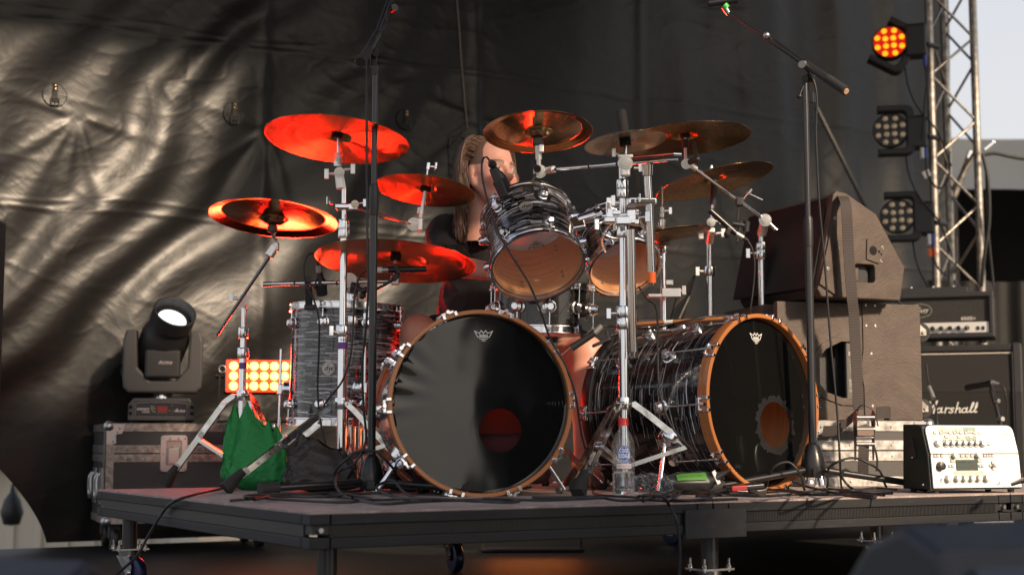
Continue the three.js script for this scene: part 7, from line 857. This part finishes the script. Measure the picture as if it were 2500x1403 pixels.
// ---------- things on the riser ----------
{
  const o = onLevel(1523, 1211); o.y = RISER + 0.001; const t = local('water_bottle', 'clear water bottle with red cap and blue round label', 'bottle', null, o, -4 * DEG), pet = M({ color: [0.94, 0.97, 0.99], transmission: 0.95, roughness: 0.03, thickness: 0, ior: 1.6 }), wat = M({ color: [0.9, 0.97, 1], transmission: 1, roughness: 0, thickness: 0.06, ior: 1.33 });
  const pr = [[0.0, 0.003], [0.026, 0.0], [0.035, 0.006], [0.036, 0.02], [0.034, 0.026], [0.036, 0.034], [0.036, 0.07], [0.0345, 0.078], [0.036, 0.086], [0.036, 0.155], [0.034, 0.172], [0.027, 0.192], [0.016, 0.208], [0.0135, 0.216], [0.0135, 0.224]]; nb().lathe(pr, null, 48).mesh('bottle_wall', pet, t); nb().lathe([[0, 0.004], [0.034, 0.007], [0.0345, 0.02], [0.033, 0.026], [0.0345, 0.034], [0.0345, 0.07], [0.033, 0.077], [0.0, 0.077]], null, 48).mesh('water', wat, t);
  const cp = nb().lathe([[0, 0.245], [0.0145, 0.245], [0.0155, 0.243], [0.0155, 0.229], [0.0165, 0.227], [0.0165, 0.221], [0.014, 0.221]], null, 32, 0.5); for (let i = 0; i < 24; i++) { const a = i / 24 * 2 * PI; cp.box(0.0012, 0.013, 0.0012, V(0.0157 * Math.cos(a), 0.236, 0.0157 * Math.sin(a)), E(0, -a, 0)); } cp.mesh('cap', M({ color: [0.62, 0.02, 0.02], roughness: 0.35 }), t);
  const tL = canvas(512, 384, (c) => { c.clearRect(0, 0, 512, 384); c.fillStyle = '#e8eef2'; c.strokeStyle = '#2a55a8'; c.fillStyle = '#2b57ad'; c.beginPath(); c.arc(270, 150, 122, 0, 7); c.fill(); c.strokeStyle = '#e9f0f6'; c.lineWidth = 7; c.beginPath(); c.arc(270, 150, 108, 0, 7); c.stroke(); c.fillStyle = '#f4f7fa'; c.font = 'bold 84px sans-serif'; c.textAlign = 'center'; c.textBaseline = 'middle'; c.fillText('COOL', 270, 100, 190); c.fillText('RIDGE', 270, 175, 230); c.font = '26px sans-serif'; c.fillText('spring water', 270, 232, 130); c.fillStyle = '#e6e4e6'; c.fillRect(120, 288, 300, 60); c.fillStyle = '#c02a2e'; c.font = 'bold 40px sans-serif'; c.fillText('100% RECYCLED', 270, 320, 280); c.strokeStyle = '#c9d2d8'; c.lineWidth = 7; c.beginPath(); c.arc(80, 190, 34, 0, 7); c.stroke(); });
  const lg = new THREE.CylinderGeometry(0.0366, 0.0366, 0.085, 40, 1, true, -1.15, 2.3); nb().add(lg, T(0, 0.122, 0)).mesh('label', decal(tL, { roughness: 0.4 }), t);
}
{ // crumpled clear film
  const g = new THREE.IcosahedronGeometry(1, 24), p = g.attributes.position; for (let i = 0; i < p.count; i++) { const v = V(p.getX(i), p.getY(i), p.getZ(i)), k = 1 + 0.5 * fbm(v.x * 2.5, v.y * 2.5, v.z * 2.5, 3) - 0.25 * Math.abs(N(v.x * 5, v.y * 5, v.z * 5)); p.setXYZ(i, v.x * 0.075 * k, Math.max(-0.03, v.y * 0.042 * k), v.z * 0.06 * k); } g.computeVertexNormals(); const o = onLevel(1588, 1211); o.y = RISER + 0.032; single('plastic_wrapper', 'crumpled clear plastic wrapper beside the water bottle', 'wrapper', null, nb().add(g, T(o.x, o.y, o.z)), M({ color: [0.96, 0.98, 1], transmission: 1, roughness: 0.03, thickness: 0, ior: 1.7 }));
}
{ // soft pouch with a green label
  const o = onLevel(1695, 1208); o.y = RISER + 0.002; const t = local('cable_pouch', 'black soft pouch with a green hand-written label', 'pouch', null, o, 18 * DEG), n = 40, m = 24, pos = [], uv = [], ix = []; for (let j = 0; j <= m; j++) for (let i = 0; i <= n; i++) { const u = i / n, a = j / m * 2 * PI, end = Math.pow(Math.sin(PI * Math.min(1, Math.max(0, u * 0.8 + 0.06))), 0.5), fl = u > 0.65 ? (u - 0.65) / 0.35 : 0, ry = 0.036 * end * (1 + 0.2 * N(u * 6, a)) * (1 - 0.75 * fl), rz = 0.045 * end * (1 + 0.7 * fl); pos.push(-0.11 + 0.22 * u, 0.038 + ry * Math.sin(a) + fl * 0.02 * Math.cos(a) + fl * 0.025, rz * Math.cos(a)); uv.push(u, j / m); } for (let j = 0; j < m; j++) for (let i = 0; i < n; i++) { const a = j * (n + 1) + i, b = a + 1, c = a + n + 1, d = c + 1; ix.push(a, b, c, b, d, c); } const g = new THREE.BufferGeometry(); g.setAttribute('position', new THREE.Float32BufferAttribute(pos, 3)); g.setAttribute('uv', new THREE.Float32BufferAttribute(uv, 2)); g.setIndex(ix); g.computeVertexNormals(); nb().add(g).mesh('pouch', M({ color: [0.025, 0.025, 0.026], roughness: 0.42, side: THREE.DoubleSide }), t);
  const tG = canvas(512, 160, (c) => { c.fillStyle = '#3f7d26'; c.fillRect(0, 0, 512, 160); c.strokeStyle = '#1d3a12'; c.lineWidth = 6; c.font = 'italic 58px sans-serif'; c.fillStyle = '#1d3a12'; c.fillText('DOMESTIC TEA', 30, 100, 440); }); const lg = new THREE.PlaneGeometry(0.10, 0.036, 20, 8), lp = lg.attributes.position; for (let i = 0; i < lp.count; i++) { const a = 0.55 + lp.getY(i) / 0.05 * 1.0, u = (lp.getX(i) - 0.025 + 0.11) / 0.22, end = Math.pow(Math.sin(PI * Math.min(1, u * 0.8 + 0.06)), 0.5); lp.setXYZ(i, lp.getX(i) - 0.025, 0.038 + 0.0385 * end * (1 + 0.2 * N(u * 6, a)) * Math.sin(a) + 0.002, 0.0475 * end * Math.cos(a) + 0.003); } lg.computeVertexNormals(); nb().add(lg).mesh('label', M({ map: tG, roughness: 0.6, side: THREE.DoubleSide }), t); nb().rbox(0.02, 0.045, 0.003, 0.001, V(0.058, 0.055, 0.045), E(-0.3, 0.5, 0.3)).mesh('white_tab', whitePlastic, t);
}
{
  const o = onLevel(1818, 1209); o.y = RISER + 0.002; const t = local('zip_wallet', 'red and black zip wallet at the riser edge among cables', 'wallet', null, o, 10 * DEG); nb().rbox(0.125, 0.012, 0.075, 0.005, V(0, 0.008, 0)).mesh('lower_half', rubber, t); nb().rbox(0.12, 0.02, 0.072, 0.007, V(-0.002, 0.024, 0), E(0, 0.06, 0.08)).mesh('upper_half', blackSatin, t); nb().rbox(0.055, 0.019, 0.012, 0.005, V(-0.03, 0.022, 0.036), E(0, 0.1, 0.06)).mesh('red_panel', M({ color: [0.30, 0.01, 0.012], roughness: 0.5 }), t); nb().tube([V(-0.062, 0.018, 0.03), V(-0.03, 0.013, 0.042), V(0.03, 0.014, 0.042), V(0.062, 0.018, 0.03), V(0.07, 0.024, 0.02)], 0.0018, 40).mesh('zip', greyConn, t);
  single('steel_cup', 'small shiny steel cup near the turned bass drum', 'cup', null, nb().lathe([[0, 0.0], [0.017, 0.0], [0.018, 0.002], [0.018, 0.026], [0.0165, 0.026], [0.016, 0.004], [0, 0.003]], new THREE.Matrix4().setPosition(onLevel(1762, 1197).setY(RISER + 0.001)), 28), chrome);
  const xl = onLevel(1362, 1205), xr = onLevel(1385, 1204); xl.y = xr.y = RISER + 0.0105; single('xlr_connector', 'silver cable connector lying below the frontal bass drum', 'connector', null, nb().bar(xl, lerp(xl, xr, 0.5), 0.0095, 0.0095).bar(lerp(xl, xr, 0.5), P(1398, 1203, 5.3).setY(RISER + 0.0105), 0.009, 0.006), greyConn);
  const tb = onLevel(705, 1195); tb.y = RISER + 0.013; single('tape_scrap', 'crumpled grey tape scrap beside the green bag', 'tape', null, nb().rbox(0.075, 0.022, 0.03, 0.009, tb, E(0, 0.2, -0.12)), M({ color: [0.30, 0.28, 0.25], roughness: 0.6, bumpMap: tBlotch, bumpScale: 0.02 }, 14));
  single('cymbal_dome', 'round mirror chrome dome behind the right microphone stand leg', 'chrome dome', null, nb().lathe([[0, 0.05], [0.02, 0.047], [0.04, 0.03], [0.048, 0.008], [0.05, 0]], frame(P(2138, 1172, 5.68), V(-0.15, 0.45, 0.85), V(1, 0, 0)), 32), chrome);
  const lp = P(1655, 776, 6.1), tl = thing('laptop', 'open dark laptop behind the turned bass drum', 'laptop', null, lp.clone()); nb().beam(P(1636, 782, 6.0), P(1684, 722, 6.15), 0.004, 0.24, V(1, -0.5, 0.3)).mesh('lid', M({ color: [0.02, 0.021, 0.022], roughness: 0.2 }), tl); nb().beam(P(1659, 778, 6.0), P(1685, 722, 6.1), 0.006, 0.006, V(1, 0, 0)).mesh('lid_edge', aluEdge, tl); nb().rbox(0.3, 0.014, 0.2, 0.004, P(1640, 788, 6.05)).mesh('keyboard_deck', M({ color: [0.03, 0.03, 0.031], roughness: 0.4 }), tl); nb().bar(P(1640, 792, 6.05), P(1640, 792, 6.05).setY(RISER + 0.02), 0.014).mesh('table_post', blackTube, tl); nb().lathe([[0, 0.02], [0.14, 0.008], [0.15, 0], [0, 0]], new THREE.Matrix4().setPosition(P(1640, 792, 6.05).setY(RISER + 0.001)), 30).mesh('table_base', blackTube, tl);
  const sA = P(1548, 792, 5.12), sB = P(1762, 778, 4.96), ts = thing('drumstick', 'wooden drumstick with white tape lying on the turned bass drum', 'drumstick', null, sA.clone()); nb().bar(sA, sB, 0.0075, 0.0075).bar(sB, lerp(sA, sB, 1.08), 0.0075, 0.004).mesh('stick', wood, ts); nb().bar(lerp(sA, sB, 0.36), lerp(sA, sB, 0.46), 0.0078, 0.0078).mesh('tape_wrap', whitePlastic, ts);
}
// bass pedals behind the drums
for (const [px, py, d, lb] of [[1262, 1195, 5.3, 'chrome bass drum pedal behind the frontal bass drum'], [1452, 1190, 5.55, 'chrome bass drum pedal behind the turned bass drum']]) { const o = P(px, py, d).setY(RISER + 0.002), t = local('bass_pedal', lb, 'drum pedal', 'bass drum pedals', o, 0.1); nb().rbox(0.10, 0.008, 0.3, 0.003, V(0, 0.006, -0.1)).mesh('base_plate', blackPlastic, t); nb().rbox(0.075, 0.006, 0.26, 0.003, V(0, 0.06, -0.13), E(0.25, 0, 0)).mesh('footboard', steel, t); for (const x of [-0.05, 0.05]) nb().beam(V(x, 0.01, 0.03), V(x, 0.22, 0.03), 0.012, 0.02, V(1, 0, 0), 0.003).mesh('post', chrome, t); nb().bar(V(-0.06, 0.22, 0.03), V(0.06, 0.22, 0.03), 0.008).mesh('axle', chrome, t); nb().bar(V(0, 0.22, 0.03), V(0, 0.40, -0.02), 0.004).rbox(0.035, 0.05, 0.03, 0.01, V(0, 0.40, -0.01)).mesh('beater', felt, t); }
// ---------- cables over the riser ----------
const F = (px, py, h = 0.004) => onLevel(px, py, RISER + h);
cable('cable hanging from the riser\'s left side to the stage floor', [F(760, 1165), F(690, 1172), F(600, 1180, 0.01), F(530, 1195, 0.012), F(470, 1208, 0.008), onLevel(428, 1222, RISER - 0.005), P(395, 1252, 4.6), P(360, 1310, 4.5), P(330, 1360, 4.3), P(285, 1400, 4.2), P(250, 1430, 4.1)], 0.0045, 'hanging cables');
cable('cable hanging over the front edge of the riser near the joining plate', [F(1570, 1212), F(1598, 1208, 0.02), F(1618, 1213, 0.03), P(1634, 1232, 4.02), P(1650, 1262, 4.0), P(1658, 1300, 4.0), P(1661, 1350, 4.0), P(1659, 1410, 4.0)], 0.0045, 'hanging cables');
const runs = [
  ['loose cable coil under the left microphone stand', [[560, 1222], [640, 1216], [720, 1208], [800, 1206], [880, 1212], [900, 1220], [840, 1226], [740, 1222], [660, 1217], [600, 1210], [680, 1205], [780, 1210], [860, 1216]]],
  ['second cable coil under the left microphone stand', [[600, 1216], [700, 1212], [790, 1213], [870, 1206], [960, 1200], [1010, 1196], [960, 1190], [870, 1198], [780, 1204], [690, 1209], [620, 1220]]],
  ['cable running below the frontal bass drum', [[880, 1222], [940, 1230], [1000, 1226], [1080, 1222], [1160, 1220], [1240, 1219], [1320, 1221], [1400, 1218], [1480, 1215]]],
  ['short cable loop below the frontal bass drum', [[960, 1216], [1060, 1218], [1160, 1223], [1240, 1226], [1266, 1222], [1250, 1218], [1180, 1217]]],
  ['cable between the bass drums running to the bottle', [[1300, 1214], [1380, 1214], [1450, 1213], [1520, 1217], [1580, 1215], [1640, 1218], [1720, 1216], [1800, 1213]]],
  ['wide cable loop in front of the pouch', [[1570, 1218], [1620, 1202], [1670, 1190], [1715, 1192], [1738, 1204], [1715, 1214], [1665, 1217], [1640, 1206], [1665, 1194], [1720, 1196], [1760, 1204]]],
  ['cable sweeping past the wallet to the right microphone stand', [[1740, 1196], [1800, 1184], [1860, 1170], [1900, 1166], [1960, 1180], [2020, 1194], [2080, 1206], [2130, 1210], [2132, 1205], [2080, 1202]]],
  ['long cable along the riser edge under the turned bass drum', [[1700, 1206], [1780, 1204], [1860, 1206], [1940, 1202], [2020, 1203], [2100, 1200], [2180, 1199]]],
  ['cable under the right microphone stand', [[1830, 1194], [1900, 1190], [1960, 1196], [2020, 1188], [2080, 1192], [2140, 1186], [2190, 1190]]],
  ['cable running behind the wallet', [[1750, 1188], [1820, 1182], [1900, 1192], [1980, 1199], [2050, 1196], [2110, 1198], [2160, 1204]]],
  ['small tight cable loop beside the bottle', [[1560, 1206], [1600, 1198], [1640, 1196], [1660, 1202], [1620, 1208], [1590, 1204], [1620, 1195], [1680, 1200]]],
];
runs.forEach(([lb, pts], k) => cable(lb, pts.map(([x, y], i) => F(x, y + (x > 1500 ? 5 : 0), 0.005 + 0.004 * k % 0.013 + 0.006 * Math.abs(Math.sin(i * 1.7 + k)))), 0.0042));
const arcs = [['cable arching up beside the right microphone stand hub', [[2020, 1188, 0.01], [2040, 1130, 0], [2085, 1117, 0], [2130, 1135, 0], [2165, 1188, 0.01]]], ['round cable loop standing right of the microphone stand hub', [[2110, 1204, 0.005], [2072, 1185, 0], [2056, 1160, 0], [2066, 1146, 0], [2082, 1152, 0]]], ['cable arching over the left hub', [[830, 1180, 0.01], [835, 1130, 0], [870, 1103, 0], [915, 1100, 0], [948, 1130, 0], [960, 1180, 0.01]]], ['round cable loop right of the left hub', [[1000, 1222, 0.005], [940, 1205, 0.02], [930, 1180, 0], [950, 1172, 0], [985, 1200, 0.02], [1010, 1215, 0.005]]], ['cable arch left of the right hub', [[1870, 1196, 0.01], [1890, 1140, 0], [1925, 1128, 0], [1950, 1150, 0], [1965, 1195, 0.01]]]];
for (const [lb, pts] of arcs) cable(lb, pts.map(([x, y, h]) => h ? F(x, y, h) : P(x, y, x > 1500 ? 4.85 : 4.7)), 0.0042);
renderer.render(scene, camera);
